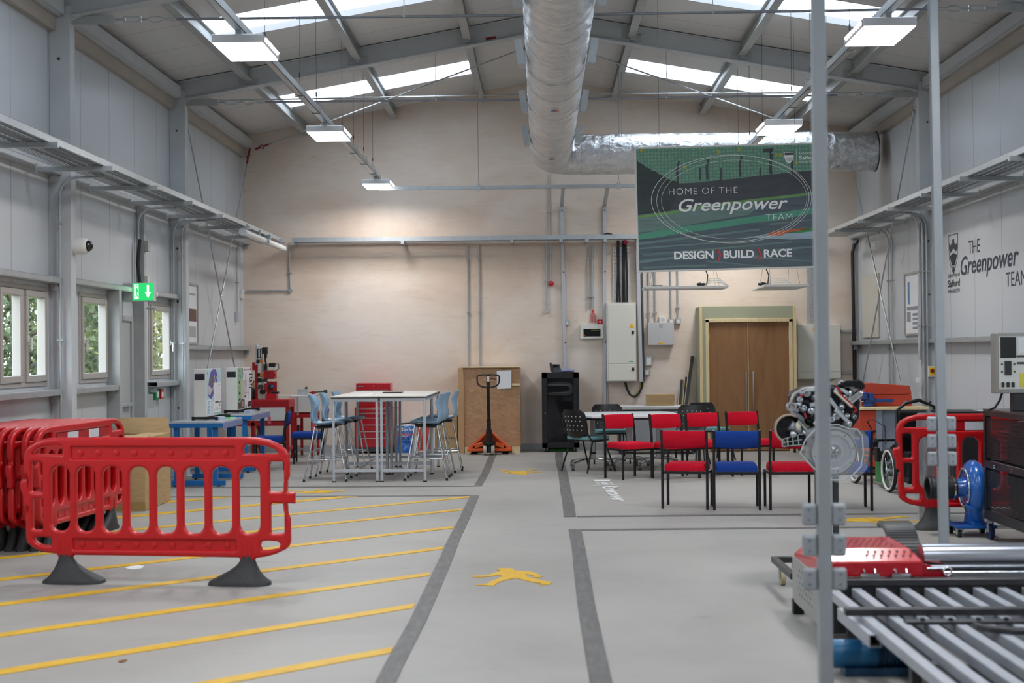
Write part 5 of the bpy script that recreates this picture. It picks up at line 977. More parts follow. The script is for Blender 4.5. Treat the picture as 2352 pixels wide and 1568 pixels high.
        ms = [mat('off_white_print', 'e3e0e4'), mat('green_print', '86b286', .4), mat('beige_print', 'c4bcb0', .4), mat('dark_umber_print', '4c4444', .4), mat('tan_print', 'a08870', .4), mat('steel_blue_print', '6c7fa8', .4), mat('black_print', '20202a'), mat('grey_print', '9a9aa2'), mat('red_mark_print', 'b83a44')]
    m.build('printed_diagram', ms, t, world=True); return t
trainer(-4.10, 17.35, 18.15, .835, 1.42, 'white upright training panel with purple wheel diagram on the nearer blue bench', 0)
trainer(-4.17, 19.45, 20.4, .835, 1.42, 'white upright training panel with green circuit diagram on the further blue bench', 1)
for x, y, lab in ((-3.98, 17.5, 'small clear plastic case on the nearer blue bench'), (-4.02, 19.55, 'small clear plastic case on the further blue bench')):
    t = thing('plastic_case', lab, 'case', (x, y, .79)); MB().box(x-.055, x+.055, y-.1, y+.1, .7905, .835).build('case_body', mat('translucent_white_plastic', 'c9d2e2', .3, alpha=.75), t, world=True, bevel=.004); MB().box(x-.03, x+.03, y-.101, y-.1, .80, .825).build('blue_label', mat('pale_blue_label', '8aa0cc', .5), t, world=True)
tag(MB().box(-4.06, -3.9, 17.75, 18.1, .7905, .80).build('green_board', mat('bright_green_plastic', '7ecf86', .5)), 'thin green board lying on the nearer blue bench', 'board')
# ================================================================== RED TEST MACHINE BENCH
t = thing('machine_bench', 'red steel bench frame carrying the upright test machine in the back left corner', 'bench', (-4.2, 21.7, 0))
bx0, bx1, by0, by1 = -4.62, -3.80, 21.35, 21.84
MB().box(bx0, bx1, by0, by1, .89, .915).box(bx0, bx1, by0-.01, by0+.02, .80, .90).box(bx1-.03, bx1+.005, by0, by1, .80, .90).build('top_frame', REDM, t, world=True, bevel=.004)
for xx, yy in ((bx0+.25, by0), (bx1-.05, by0), (bx0+.25, by1-.05), (bx1-.05, by1-.05)): MB().box(xx, xx+.05, yy, yy+.05, 0, .89).build('leg', REDM, t, world=True, bevel=.003)
MB().box(bx0, bx1, by0, by0+.04, .52, .58).box(bx0, bx1, by1-.04, by1, .52, .58).box(bx1-.04, bx1, by0+.04, by1-.04, .15, .20).build('cross_rail', REDM, t, world=True, bevel=.003); MB().box(bx0+.3, bx1-.05, by0-.004, by0, .60, .80).build('back_panel', WHTM, t, world=True)
m = MB(); q = P(549, 690, by0-.01)
MB().box(-4.12, -4.07, by0-.006, by0-.002, .55, .66).build('tag', mat('pink_red_tag', 'c9606a', .6), t, world=True)
t = thing('test_machine', 'tall upright test rig with red column, cylinders and black valves on the red bench', 'machine', (-4.2, 21.6, .915)); Y0 = 21.6
def bx(x0, y0, x1, y1, d0, d1, name, m_, bev=.003):
    a = P(x0, y0, Y0); b = P(x1, y1, Y0); return MB().box(a.x, b.x, Y0+d0, Y0+d1, max(b.z, .916), a.z).build(name, m_, t, world=True, bevel=bev)
bx(585, 838, 592, 918, .0, .08, 'column', REDM); bx(587, 791, 592, 838, -.01, .06, 'mounting_plate', LGREY); bx(579, 832, 585, 850, 0, .08, 'side_box', REDM)
bx(590, 794, 603, 801, -.03, .02, 'label_plate', WHT); bx(591, 801, 602, 822, -.02, .03, 'cylinder_block', BLK)
for xx in (595, 600): a = P(xx, 802, Y0-.03); b = P(xx, 820, Y0-.03); MB().cyl(a, b, .011, n=10).build('piston', WHT, t, world=True, smooth=40)
bx(603, 797, 615, 812, -.05, .05, 'valve_block', BLK); bx(607, 812, 613, 822, -.03, .03, 'valve_neck', BLK)
a = P(612, 812, Y0); b = P(612, 840, Y0); MB().tube([a, (a.x-.02, Y0, (a.z+b.z)/2), b], .014, 8).build('hose', BLK, t, world=True, smooth=50)
for xx in (594, 601, 606): a = P(xx, 822, Y0); b = P(xx, 915, Y0); MB().cyl(a, (b.x, b.y, .93), .011 if xx != 601 else .016, n=10).build('guide_rod', WHT if xx != 601 else GALV, t, world=True, smooth=40)
bx(590, 826, 597, 833, -.04, .02, 'clamp', BLK); bx(597, 826, 603, 833, -.035, .03, 'clamp', mat('orange_clamp', 'cf7a34', .5)); bx(591, 857, 598, 865, -.04, .02, 'clamp', BLK); bx(598, 857, 609, 865, -.035, .03, 'clamp', mat('orange_clamp', 'cf7a34'))
bx(607, 850, 632, 870, -.06, .14, 'motor_box', REDM, .008); a = P(624, 861, Y0-.07); MB().cyl(a, a+Vector((0, .02, 0)), .055, n=20).build('motor_flange', REDM, t, world=True, smooth=40)
bx(606, 836, 614, 853, -.05, .03, 'coupling', BLK); bx(618, 833, 632, 843, -.04, .08, 'solenoid', BLK, .01); bx(620, 843, 633, 849, -.05, .05, 'terminal_cover', WHT)
for k in range(3): a = P(632, 836, Y0-.02-.02*k); MB().tube([a, (a.x+.05, a.y, a.z+.005), (a.x+.055, a.y, a.z-.07), (a.x+.01, a.y, a.z-.10)], .006, 6).build('cable', BLK, t, world=True, smooth=50)
bx(591, 868, 600, 878, -.04, .03, 'gearbox', BLK, .008); bx(600, 870, 614, 877, -.03, .03, 'bracket', DISC)
bx(612, 876, 635, 906, .02, .06, 'back_plate', REDM); bx(608, 880, 617, 900, -.03, .02, 'red_guard', REDM); a = P(621, 888, Y0-.05); MB().cyl(a, a+Vector((0, .08, 0)), .035, n=16).build('dial', BLK, t, world=True, smooth=40); a = P(625, 887, Y0-.06); MB().cyl(a, a+Vector((0, .02, 0)), .02, n=12).build('blue_knob', mat('blue_knob_plastic', '3878d0', .4), t, world=True, smooth=40)
bx(594, 883, 606, 893, -.05, .03, 'valve', DISC, .008); bx(598, 894, 610, 904, -.05, .03, 'valve', BLK, .01); bx(593, 896, 612, 917, -.01, .01, 'clear_guard', mat('clear_guard_plastic', 'c8c4c0', .2, alpha=.5)); bx(612, 904, 637, 916, -.08, .08, 'base_block', REDG, .006); bx(625, 899, 641, 904, -.06, .02, 'black_tray', BLK, .004)
a = P(540, 893, Y0); b = P(584, 874, Y0); MB().tube([P(552, 895, Y0-.05), P(562, 896, Y0-.05), P(575, 890, Y0-.03), b], .009, 6).build('red_hose', mat('red_hose_rubber', 'b23038', .5), t, world=True, smooth=50)
t = thing('compressor', 'black ribbed compressor unit on the red bench left of the test rig', 'machine', (-4.45, 21.6, .915)); a = P(548, 889, 21.6); b = P(585, 915, 21.6)
MB().box(a.x, b.x, 21.5, 21.85, .916, a.z-.02).build('body', BLK, t, world=True, bevel=.03, seg=2)
m = MB()
for k in range(9): m.box(a.x+.03, b.x-.06, 21.492, 21.5, .95+k*.017, .956+k*.017)
m.build('cooling_ribs', DISC, t, world=True); MB().cyl((a.x+.13, 21.48, .92), (a.x+.13, 21.48, 1.12), .008, n=8).cyl((a.x+.13, 21.48, 1.1), (a.x+.13, 21.48, 1.13), .03, n=10).build('dipstick', GALV, t, world=True); MB().cyl((a.x+.2, 21.55, 1.06), (a.x+.2, 21.55, 1.10), .03, n=10).build('filler_cap', BLK, t, world=True)
t = thing('wooden_stick', 'wooden broom handle standing up behind the red bench', 'stick', (-4.3, 22.3, 0)); MB().cyl((-4.5, 22.35, 0.0), (-4.53, 22.35, 1.18), .014, n=10).build('handle', mat('tan_wood', 'a88458', .6), t, world=True, smooth=40)
for k, (p0, p1) in enumerate((((572, 965), (582, 1000)), ((583, 962), (596, 1000)))):
    a = P(*p0, 21.9); b = P(*p1, 21.2); tag(MB().cyl((a.x, 21.9, a.z), (b.x+.1, 21.25, .02), .012, n=8).build('wooden_stick', mat('tan_wood', 'a88458'), smooth=40), ['thin wooden stick leaning below the red bench, left one', 'thin wooden stick leaning below the red bench, right one'][k], 'stick')
# trolley
t = thing('red_trolley', 'white boxed test unit on a red wheeled trolley beside the high tables', 'trolley', (-3.5, 22.2, 0)); x0 = P(663, 930, 21.85).x; x1 = P(708, 930, 22.0).x+.1; y0, y1 = 21.85, 22.5
MB().box(x0, x1, y0, y1, .70, .94).build('white_box', WHTM, t, world=True, bevel=.004); MB().box(x0, x0+.05, y0, y1, .94, .945).box(x0, x1, y0-.002, y1, .94, .95).build('top_plate', LGREY, t, world=True)
xm = P(684, 930, y0).x; MB().box(xm-.012, xm+.012, y0-.012, y0, .66, .94).build('corner_post', GALV, t, world=True)
a = P(671, 929, y0); MB().box(a.x-.022, a.x+.022, y0-.012, y0, a.z-.05, a.z+.04).build('switch', BLK, t, world=True); MB().cyl((a.x, y0-.012, a.z-.02), (a.x, y0-.02, a.z-.02), .014, n=10).build('switch_button', mat('red_led', 'ff4a3a'), t, world=True); MB().box(a.x-.03, a.x+.03, y0-.004, y0, a.z+.06, a.z+.08).box(a.x-.03, a.x+.03, y0-.004, y0, a.z-.10, a.z-.08).build('yellow_label', YEL, t, world=True)
MB().box(x0, x1, y0, y0+.04, .62, .68).box(x0, x1, y1-.04, y1, .62, .68).box(x1-.04, x1, y0+.04, y1-.04, .62, .70).box(x0, x0+.04, y0+.04, y1-.04, .62, .70).build('frame', REDM, t, world=True, bevel=.003)
def castor(t, x, y, r=.045, m_=None, z=0.0, col_=None):
    fk = MB().box(x-.024, x-.018, y-.02, y+.025, z+r-.005, z+2.3*r).box(x+.018, x+.024, y-.02, y+.025, z+r-.005, z+2.3*r).box(x-.024, x+.024, y-.025, y+.03, z+2.2*r, z+2.4*r).build('castor', GALV, t, world=True); MB().cyl((x-.015, y, z+r), (x+.015, y, z+r), r, n=18).build('wheel', col_ or BLK, fk, world=True, smooth=40)
RW = mat('dark_red_wheel', '7c2226', .5)
for xx in (x0+.10, x1-.02):
    for yy in (y0+.02, y1-.06): MB().box(xx-.02, xx+.02, yy, yy+.04, .11, .64).build('leg', REDM, t, world=True, bevel=.003); castor(t, xx, yy+.02, .045, col_=RW)
MB().box(x0+.36, x0+.42, y0-.004, y0, .40, .58).build('tag', mat('pink_red_tag', 'c9606a'), t, world=True); MB().box(x0+.02, x0+.14, y0+.1, y0+.25, .30, .50).build('pump', BLK, t, world=True, bevel=.01)
t = thing('bench_clamp', 'small red and green clamp tool on the white trolley box', 'tool', (x0+.4, 22.1, .95)); a = x0+.33; MB().box(a, a+.05, 22.0, 22.05, .95, 1.02).box(a-.06, a+.1, 21.99, 22.06, .95, .96).build('clamp_body', REDG, t, world=True); MB().cyl((a-.04, 22.02, 1.0), (a+.2, 22.02, 1.015), .01, n=8).cyl((a+.19, 22.02, 1.015), (a+.24, 22.02, 1.018), .03, n=10).build('handle', mat('dark_green_handle', '1e4a36', .4), t, world=True)
tag(MB().box(x0-.25, x0+.15, 22.2, 22.45, .951, .955).build('paper_sheet', PAPER), 'white paper sheet on the trolley top', 'paper')
t = thing('metal_gauge', 'small silver gauge block with black knob on the trolley', 'tool', (x0+.12, 22.4, .95)); MB().box(x0+.05, x0+.2, 22.35, 22.45, .956, 1.05).build('body', GALV, t, world=True, bevel=.006); MB().cyl((x0+.17, 22.38, 1.05), (x0+.2, 22.38, 1.075), .02, n=10).build('knob', BLK, t, world=True)
# ================================================================== FABRIC CHAIRS
def fabric_chair(lab, fab, group):
    t = thing('stacking_chair', lab, 'chair', group=group); w_, d_ = .225, .20
    for s in (-1, 1):
        MB().tube([(s*w_, -d_, .0), (s*w_, -d_, .46), (s*w_, -d_-.01, .60), (s*w_, -d_-.045, .80)], .0145, 8).build('leg', BLKM, t, smooth=50) if False else MB().bar((s*w_, -d_, 0), (s*w_, -d_, .52), .026, .026).bar((s*w_, -d_, .515), (s*w_, -d_-.05, .80), .026, .026).build('back_leg', BLKM, t, bevel=.003)
        MB().bar((s*w_, d_, 0), (s*w_, d_, .38), .026).build('front_leg', BLKM, t, bevel=.003)
    MB().box(-w_, w_, -d_-.013, -d_+.013, .355, .38).box(-w_, w_, d_-.013, d_+.013, .355, .38).box(-w_-.013, -w_+.013, -d_, d_, .355, .38).box(w_-.013, w_+.013, -d_, d_, .355, .38).build('seat_frame', BLKM, t)
    m = MB(); vs = []; US = [0, .012, .05, .2, .4, .6, .8, .95, .988, 1]; nx = ny = 9; HS = [.5, .86, 1, 1, 1, 1, 1, 1, .86, .5]
    def top(i, j): return .382+.072*min(HS[i], HS[j])+.007*math.sin(US[i]*PI)*math.sin(US[j]*PI)
    for j in range(ny+1):
        for i in range(nx+1): u, v = US[i], US[j]; vs.append((-.205+.41*u, -.19+.43*v, top(i, j)))
    for j in range(ny+1):
        for i in range(nx+1): u, v = US[i], US[j]; vs.append((-.205+.41*u, -.19+.43*v, .381))
    N_ = (nx+1)*(ny+1); fs = []
    for j in range(ny):
        for i in range(nx): a = j*(nx+1)+i; fs += [(a, a+1, a+nx+2, a+nx+1), (N_+a, N_+a+nx+1, N_+a+nx+2, N_+a+1)]
    bd = [j for j in range(nx+1)]+[(k+1)*(nx+1)-1 for k in range(1, ny+1)]+[ny*(nx+1)+i for i in range(nx-1, -1, -1)]+[k*(nx+1) for k in range(ny-1, 0, -1)]
    for a, b in zip(bd, bd[1:]+bd[:1]): fs.append((a, N_+a, N_+b, b))
    m.add(vs, fs).build('seat', fab, t, smooth=60)
    n = 10; vs = []; q = []
    for k in range(n+1):
        u = k/n; x = -.212+.424*u; bow = -.035*math.sin(u*PI)
        for z, yo, th_ in ((.625, -.215, .012), (.64, -.217, .024), (.71, -.228, .028), (.775, -.240, .024), (.79, -.243, .012)):
            vs += [(x, yo+bow-th_, z-.012*math.sin(u*PI)*(1 if z < .7 else -.3)), (x, yo+bow+th_*.6, z-.012*math.sin(u*PI)*(1 if z < .7 else -.3))]
    m = MB(); fs = []; r_ = 10
    for k in range(n):
        for j in range(4):
            for s in (0, 1): a = k*r_+j*2+s; fs.append((a, a+2, a+r_+2, a+r_) if s else (a, a+r_, a+r_+2, a+2))
        fs += [(k*r_, k*r_+1, (k+1)*r_+1, (k+1)*r_), (k*r_+8, (k+1)*r_+8, (k+1)*r_+9, k*r_+9)]
    for k in (0, n):
        for j in range(4): a = k*r_+j*2; fs.append((a, a+1, a+3, a+2))
    m.add(vs, fs).build('backrest', fab, t, smooth=60)
    for s in (-1, 1): MB().box(s*.195, s*.235, -.245, -.232, .665, .735).build('back_bracket', BLK, t) if fab is RFAB else None
    return t
GR, GB = 'red fabric stacking chairs', 'blue fabric stacking chairs'
def place(o, bl, br, lab, g, name=None, fl=None):
    """bl/br: floor points of the two backrest legs seen from the sitter's left/right"""
    bl, br = Vector((bl[0], bl[1], 0)), Vector((br[0], br[1], 0)); c = (bl+br)/2; d = (br-bl).normalized(); fwd = Vector((-d.y, d.x, 0)); rz = math.atan2(d.y, d.x); p = c+fwd*.20
    if o.get('used'): return dup(o, (p.x, p.y, 0), rz, lab, g)
    o['used'] = 1; o.location = (p.x, p.y, 0); o.rotation_euler = (0, 0, rz); o['label'] = lab; return o
rc = fabric_chair('x', RFAB, GR); bc = fabric_chair('x', BFAB, GB)
place(rc, (1.22, 14.40), (1.655, 14.30), 'red fabric chair in the front row, leftmost, with its back to the camera', GR)
place(bc, (1.719, 14.25), (2.168, 14.21), 'blue fabric chair in the front row between two red chairs', GB)
place(rc, (2.27, 14.20), (2.72, 14.19), 'red fabric chair in the front row, partly behind the engine', GR)
place(bc, (2.80, 14.12), (3.245, 14.09), 'blue fabric chair in the front row, at its right end beside the kit car', GB)
place(rc, (1.188, 18.228), (.806, 18.003), 'red fabric chair in the second row, leftmost, beside the white table', GR)
place(rc, (1.80, 18.20), (1.385, 18.0), 'red fabric chair in the second row, second from the left', GR)
place(rc, (2.29, 18.43), (1.87, 18.30), 'red fabric chair in the second row, third from the left', GR)
place(rc, (2.84, 18.72), (2.43, 18.58), 'red fabric chair in the second row, rightmost, in front of the double doors', GR)
place(bc, (-3.56, 19.6), (-3.62, 20.04), 'blue fabric chair facing the further blue bench', GB)
place(bc, (-3.20, 20.65), (-3.24, 21.1), 'blue fabric chair between the trolley and the high tables', GB)
# ================================================================== HIGH TABLES AND STOOLS
def poser(x0, x1, y0, y1, lab):
    t = thing('high_table', lab, 'table', ((x0+x1)/2, (y0+y1)/2, 0), group='high tables')
    MB().box(x0, x1, y0, y1, 1.052, 1.066).build('tabletop', mat('white_laminate', 'd9d7d0', .3), t, world=True); MB().box(x0-.002, x1+.002, y0-.002, y1+.002, 1.042, 1.052).build('black_edge', BLK, t, world=True)
    MB().box(x0+.02, x1-.02, y0+.01, y0+.035, 1.0, 1.042).box(x0+.02, x1-.02, y1-.035, y1-.01, 1.0, 1.042).box(x0+.02, x0+.045, y0+.035, y1-.035, 1.0, 1.042).box(x1-.045, x1-.02, y0+.035, y1-.035, 1.0, 1.042).build('top_frame', LGREY, t, world=True)
    for xx in (x0+.025, x1-.025):
        for yy in (y0+.025, y1-.025): lg = MB().cyl((xx, yy, .012), (xx, yy, 1.04), .0175, n=12).build('leg', LGREY, t, world=True, smooth=40); MB().cyl((xx, yy, 0), (xx, yy, .015), .024, n=12).build('foot_cap', BLK, lg, world=True, smooth=40)
    for yy in (y0+.025, y1-.025): MB().box(x0+.04, x1-.04, yy-.012, yy+.012, .125, .16).build('foot_rail', LGREY, t, world=True)
    MB().box((x0+x1)/2-.012, (x0+x1)/2+.012, y0+.04, y1-.04, .13, .155).build('centre_rail', LGREY, t, world=True)
x0, xm, x1 = P(760, 908, 17.6).x, P(870, 908, 17.6).x, P(979, 908, 17.6).x
poser(x0, xm-.003, 17.6, 18.77, 'white topped high table, front left of the four'); poser(xm+.003, x1, 17.6, 18.77, 'white topped high table, front right of the four'); poser(x0, xm-.003, 18.80, 19.97, 'white topped high table, rear left of the four'); poser(xm+.003, x1, 18.80, 19.97, 'white topped high table, rear right of the four')
tag(MB().box(xm-.1, xm+.16, 18.9, 19.15, 1.067, 1.08).build('black_tablet', GLASSD, bevel=.003), 'thin black folder lying on the high tables', 'folder')
tag(MB().box(x0+.24, xm-.15, 18.2, 18.5, 1.067, 1.072).build('paper_sheet', PAPER), 'white papers lying on the high tables', 'paper')
SH = mat('pale_blue_moulded_plastic', '8fabc2', .38, 0, .02)
def stool():
    t = thing('bar_stool', 'x', 'stool', group='pale blue bar stools')
    prof = [(.20, .70), (.17, .715), (.10, .712), (0, .70), (-.10, .695), (-.16, .71), (-.20, .75), (-.215, .82), (-.20, .89), (-.205, .97), (-.24, 1.08)]; hw = [.15, .185, .20, .205, .205, .20, .195, .185, .175, .20, .19]
    vs = []; n = 8
    for k, ((x, z), w_) in enumerate(zip(prof, hw)):
        for i in range(n+1):
            v = -1+2*i/n; c = abs(v)**3; vs.append((x+(.05*c if k > 5 else 0)+(.03*c if k == 9 else 0), v*w_, z+(.03*c if k <= 5 else 0)))
    m = MB(); N_ = len(vs); th_ = .008; vs2 = []
    for k in range(len(prof)):
        a = Vector(prof[max(k-1, 0)]); b = Vector(prof[min(k+1, len(prof)-1)]); d = (b-a).normalized(); nn = (d.y, -d.x)
        for i in range(n+1): p = vs[k*(n+1)+i]; vs2.append((p[0]-nn[0]*th_*-1, p[1], p[2]-nn[1]*th_*-1))
    fs = []
    for k in range(len(prof)-1):
        for i in range(n): a = k*(n+1)+i; fs += [(a, a+1, a+n+2, a+n+1), (N_+a, N_+a+n+1, N_+a+n+2, N_+a+1)]
    bd = list(range(n+1))+[(k+1)*(n+1)-1 for k in range(1, len(prof))]+[(len(prof)-1)*(n+1)+i for i in range(n-1, -1, -1)]+[k*(n+1) for k in range(len(prof)-2, 0, -1)]
    for a, b in zip(bd, bd[1:]+bd[:1]): fs.append((a, N_+a, N_+b, b))
    m.add(vs+vs2, fs).build('seat_shell', SH, t, smooth=60)
    MB().prism([(-.15, .685), (.15, .70), (.12, .665), (-.11, .655)], (0, -.13, 0), (1, 0, 0), (0, 0, 1), (0, .26, 0)).build('seat_base', BLK, t, bevel=.01)
    for sx_ in (-1, 1):
        for sy_ in (-1, 1): lg = MB().cyl((sx_*.265, sy_*.235, .0), (sx_*.14, sy_*.13, .68), .0105, n=8).build('leg', CHROME, t, smooth=50); MB().cyl((sx_*.267, sy_*.237, 0), (sx_*.262, sy_*.232, .03), .015, n=8).build('foot_cap', BLK, lg, smooth=50)
    f = lambda sx_, sy_: (sx_*(.265-.125*.27/.68), sy_*(.235-.105*.27/.68), .27)
    MB().tube([f(-1, -1), f(1, -1), f(1, 1), f(-1, 1)], .009, 8, closed=True).build('foot_ring', CHROME, t, smooth=50); return t
s0 = stool(); sx1 = (F(703, 1103.5).x+F(800, 1103).x)/2
s0.location = (sx1, 17.95, 0); s0['label'] = 'pale blue bar stool left of the high tables, nearest the camera'
dup(s0, (sx1+.02, 18.72, 0), .03, 'pale blue bar stool left of the high tables, middle of three'); dup(s0, (sx1+.08, 19.42, 0), -.05, 'pale blue bar stool left of the high tables, furthest back')
sx2 = (F(930, 1102.5).x+F(1029, 1102).x)/2
dup(s0, (sx2+.0, 17.98, 0), PI, 'pale blue bar stool right of the high tables, nearest the camera'); dup(s0, (sx2+.02, 18.7, 0), PI-.04, 'pale blue bar stool right of the high tables, middle of three'); dup(s0, (sx2+.10, 19.4, 0), PI+.05, 'pale blue bar stool right of the high tables, furthest back')
# ================================================================== ALONG THE BACK WALL
t = thing('tool_chest', 'red tool chest on a matching drawer cabinet behind the high tables', 'tool chest', (-2.68, 22.95, 0)); a = P(817, 880, 22.7); b = P(900, 1035, 22.7); x0, x1 = a.x, b.x; Yf = 22.7
MB().box(x0-.02, x1+.0, Yf, 23.15, .10, .735).build('cabinet', REDG, t, world=True, bevel=.006); MB().box(x0-.02, x1, Yf+.02, 23.13, .03, .10).build('base', DISC, t, world=True)
MB().box(x0, x1-.02, Yf+.03, 23.12, .74, a.z).build('top_chest', REDG, t, world=True, bevel=.006)
m1 = (.665, .585, .475, .37, .262, .155)
for k, z in enumerate(m1): zt_ = .725 if k == 0 else m1[k-1]-.008; dw = MB().box(x0, x1-.02, Yf-.008, Yf, z, zt_).build('drawer', REDG, t, world=True, bevel=.003); MB().box(x0+.02, x1-.04, Yf-.02, Yf-.008, zt_-.018, zt_-.006).build('handle', CHROME, dw, world=True)
for z0_, z1_ in ((.76, .84), (.85, .93), (.94, 1.02)): dw = MB().box(x0+.02, x1-.04, Yf+.022, Yf+.03, z0_, z1_).build('drawer', REDG, t, world=True, bevel=.003); MB().box(x0+.03, x1-.05, Yf+.012, Yf+.022, z1_-.016, z1_-.004).build('handle', CHROME, dw, world=True)
MB().cyl(((x0+x1)/2, Yf+.03, a.z-.045), ((x0+x1)/2, Yf+.02, a.z-.045), .010, n=10).cyl(((x0+x1)/2, Yf, .70), ((x0+x1)/2, Yf-.012, .70), .012, n=10).build('lock', CHROME, t, world=True)
m = MB().box(x0+.03, x0+.13, Yf+.026, Yf+.03, a.z-.06, a.z-.035); m.build('badge', BLK, t, world=True); m = MB(); put_text(m, 'Clarke', (x0+.037, Yf+.0255, a.z-.055), (1, 0, 0), (0, 0, 1), .085, .014, .01); m.build('badge_lettering', WHT, t, world=True)
MB().tube([(x1, Yf+.1, .72), (x1+.08, Yf+.08, .725), (x1+.13, Yf+.06, .72)], .009, 6).build('side_handle', REDM, t, world=True)
t = thing('printed_box', 'blue and red printed tool chest carton on the floor behind the right stools', 'box', (-2.0, 22.8, 0)); a = P(908.5, 977, 22.7); b = P(999, 1038, 22.7); x0, x1, zt_ = a.x, b.x, a.z
MB().box(x0, x1, 22.7, 23.1, 0.002, zt_).build('box_body', mat('white_card', 'd8d5d6', .6), t, world=True, bevel=.003); Yf = 22.697
xb = x0+.29; MB().box(x0+.004, xb, Yf, Yf+.002, .01, zt_-.005).build('blue_panel', layered('blue_cloud_print', [(.35, '1d4fa0'), (.55, '3f78c4'), (.75, 'a9c4e4')], 9, rough=.4, bump=0), t, world=True); MB().box(xb+.06, x1-.03, Yf, Yf+.002, .04, zt_-.02).build('chest_picture', mat('salmon_red_print', 'bd4a3c', .4), t, world=True)
m = MB(); put_text(m, 'Clarke', (x0+.03, Yf-.001, zt_-.09), (1, 0, 0), (0, 0, 1), .28, .06, .02); m.build('white_lettering', WHT, t, world=True); m = MB(); put_text(m, '9 DRAWER', (x0+.025, Yf-.001, zt_-.165), (1, 0, 0), (0, 0, 1), .33, .045, .03); m.build('red_lettering', mat('orange_red_print', 'd8482e', .5), t, world=True)
m = MB(); put_text(m, 'TOOL', (x0+.03, Yf-.001, zt_-.225), (1, 0, 0), (0, 0, 1), .2, .042, .03); put_text(m, 'CHEST', (x0+.03, Yf-.001, zt_-.285), (1, 0, 0), (0, 0, 1), .24, .042, .03); m.build('navy_lettering', mat('navy_print', '16246a', .5), t, world=True)
m = MB()
for k in range(5): m.box(xb+.08, x1-.05, Yf-.001, Yf, .07+k*.045, .095+k*.045)
m.build('drawer_print', mat('dark_red_print', '8f2c24', .4), t, world=True); m = MB(); m.tube([(x0+.05, 22.85, zt_+.015), (x0+.2, 22.8, zt_+.03), (x0+.33, 22.9, zt_+.012)], .015, 6); tag(m.build('black_strap', BLK, smooth=50), 'loose black strap lying on the printed tool chest carton', 'strap')
# crate
t = thing('wooden_crate', 'tall plywood crate against the back wall behind the pallet truck', 'crate', (-.83, 22.9, 0)); a = P(1066, 843, 22.62); b = P(1196, 1038, 22.62); x0, x1, zt_ = P(1053, 1000, 22.62).x, b.x, a.z
MB().box(x0+.01, x1, 22.65, 23.2, .10, zt_-.01).build('plywood_body', PLY, t, world=True, bevel=.003)
BT = mat('tan_batten', 'b8946a', .6); MB().box(x0, x0+.09, 22.62, 22.65, .0, zt_-.02).build('upright_batten', BT, t, world=True, bevel=.002); MB().box(x1-.012, x1, 22.62, 22.65, 0, zt_-.03).build('upright_batten', BT, t, world=True, bevel=.002); MB().box(x0+.06, x1-.02, 22.60, 23.2, zt_-.01, zt_+.005).build('lid', PINE, t, world=True)
MB().box(x0+.1, x0+.22, 22.62, 22.64, .0, .10).build('skid', PINE, t, world=True); MB().box(x1-.14, x1, 22.62, 22.64, 0, .10).build('skid', PINE, t, world=True); MB().box((x0+x1)/2-.06, (x0+x1)/2+.06, 22.66, 23.1, 0, .10).build('skid', PINE, t, world=True); MB().box(x1-.13, x1-.005, 22.615, 22.65, zt_-.30, zt_-.265).build('repair_strip', PINE, t, world=True)
a = P(1141.5, 850, 22.6); b = P(1175, 893, 22.6); MB().prism([(0, 0), (b.x-a.x-.005, .01), (b.x-a.x, a.z-b.z), (-.005, a.z-b.z-.01)], (a.x, 22.612, b.z), (1, 0, 0), (0, 0, 1), (0, .002, 0)).build('taped_sheet', PAPER, t, world=True)
# pallet truck
t = thing('pallet_truck', 'orange hand pallet truck with black loop handle in front of the crate', 'pallet truck', (-.85, 22.2, 0)); q = F(1124, 1044); X0, Y0 = q.x, 22.15
for s in (-1, 1):
    MB().cyl((X0+s*.035, Y0, .085), (X0+s*.085, Y0, .085), .085, n=28).build('steer_wheel', mat('cream_nylon', 'b9b3a4', .5), t, world=True, smooth=40)
    MB().prism([(0, .40), (0, .36), (s*.32, .06), (s*.345, .06), (s*.345, .10)], (X0, Y0+.12, 0), (1, 0, 0), (0, 0, 1), (0, .07, 0)).build('side_arm', ORG, t, world=True, bevel=.004)
    MB().box(X0+s*.16, X0+s*.34, Y0+.15, Y0+.44, .05, .10).build('fork', ORG, t, world=True, bevel=.006); MB().prism([(s*.10, .14), (s*.22, .10), (s*.24, .16), (s*.10, .20)], (X0, Y0+.1, 0), (1, 0, 0), (0, 0, 1), (0, .06, 0)).build('lift_link', ORG, t, world=True, bevel=.003); MB().cyl((X0+s*.2, Y0+.40, .035), (X0+s*.3, Y0+.40, .035), .033, n=14).build('load_roller', BLK, t, world=True, smooth=40)
MB().prism([(-.29, .10), (.29, .10), (.03, .37), (-.03, .37)], (X0, Y0+.19, 0), (1, 0, 0), (0, 0, 1), (0, .02, 0)).build('back_plate', mat('dark_orange_steel', 'b04a22', .45), t, world=True); MB().box(X0-.345, X0+.345, Y0+.10, Y0+.16, .055, .095).build('front_bar', ORG, t, world=True, bevel=.004)
MB().cyl((X0, Y0, .04), (X0, Y0, .40), .045, n=16).cyl((X0, Y0, .17), (X0, Y0, .22), .1, n=16).build('pump', BLK, t, world=True, smooth=40); MB().cyl((X0, Y0-.01, .38), (X0, Y0-.05, .56), .034, n=14).cyl((X0, Y0-.05, .56), (X0-.003, Y0-.12, 1.08), .024, n=14).build('draw_bar', BLK, t, world=True, smooth=40)
lp = [(-.045, 1.08), (-.10, 1.09), (-.15, 1.12), (-.17, 1.16), (-.173, 1.24), (-.16, 1.262), (-.08, 1.275), (.08, 1.275), (.16, 1.262), (.173, 1.24), (.17, 1.16), (.15, 1.12), (.10, 1.09), (.045, 1.08)]
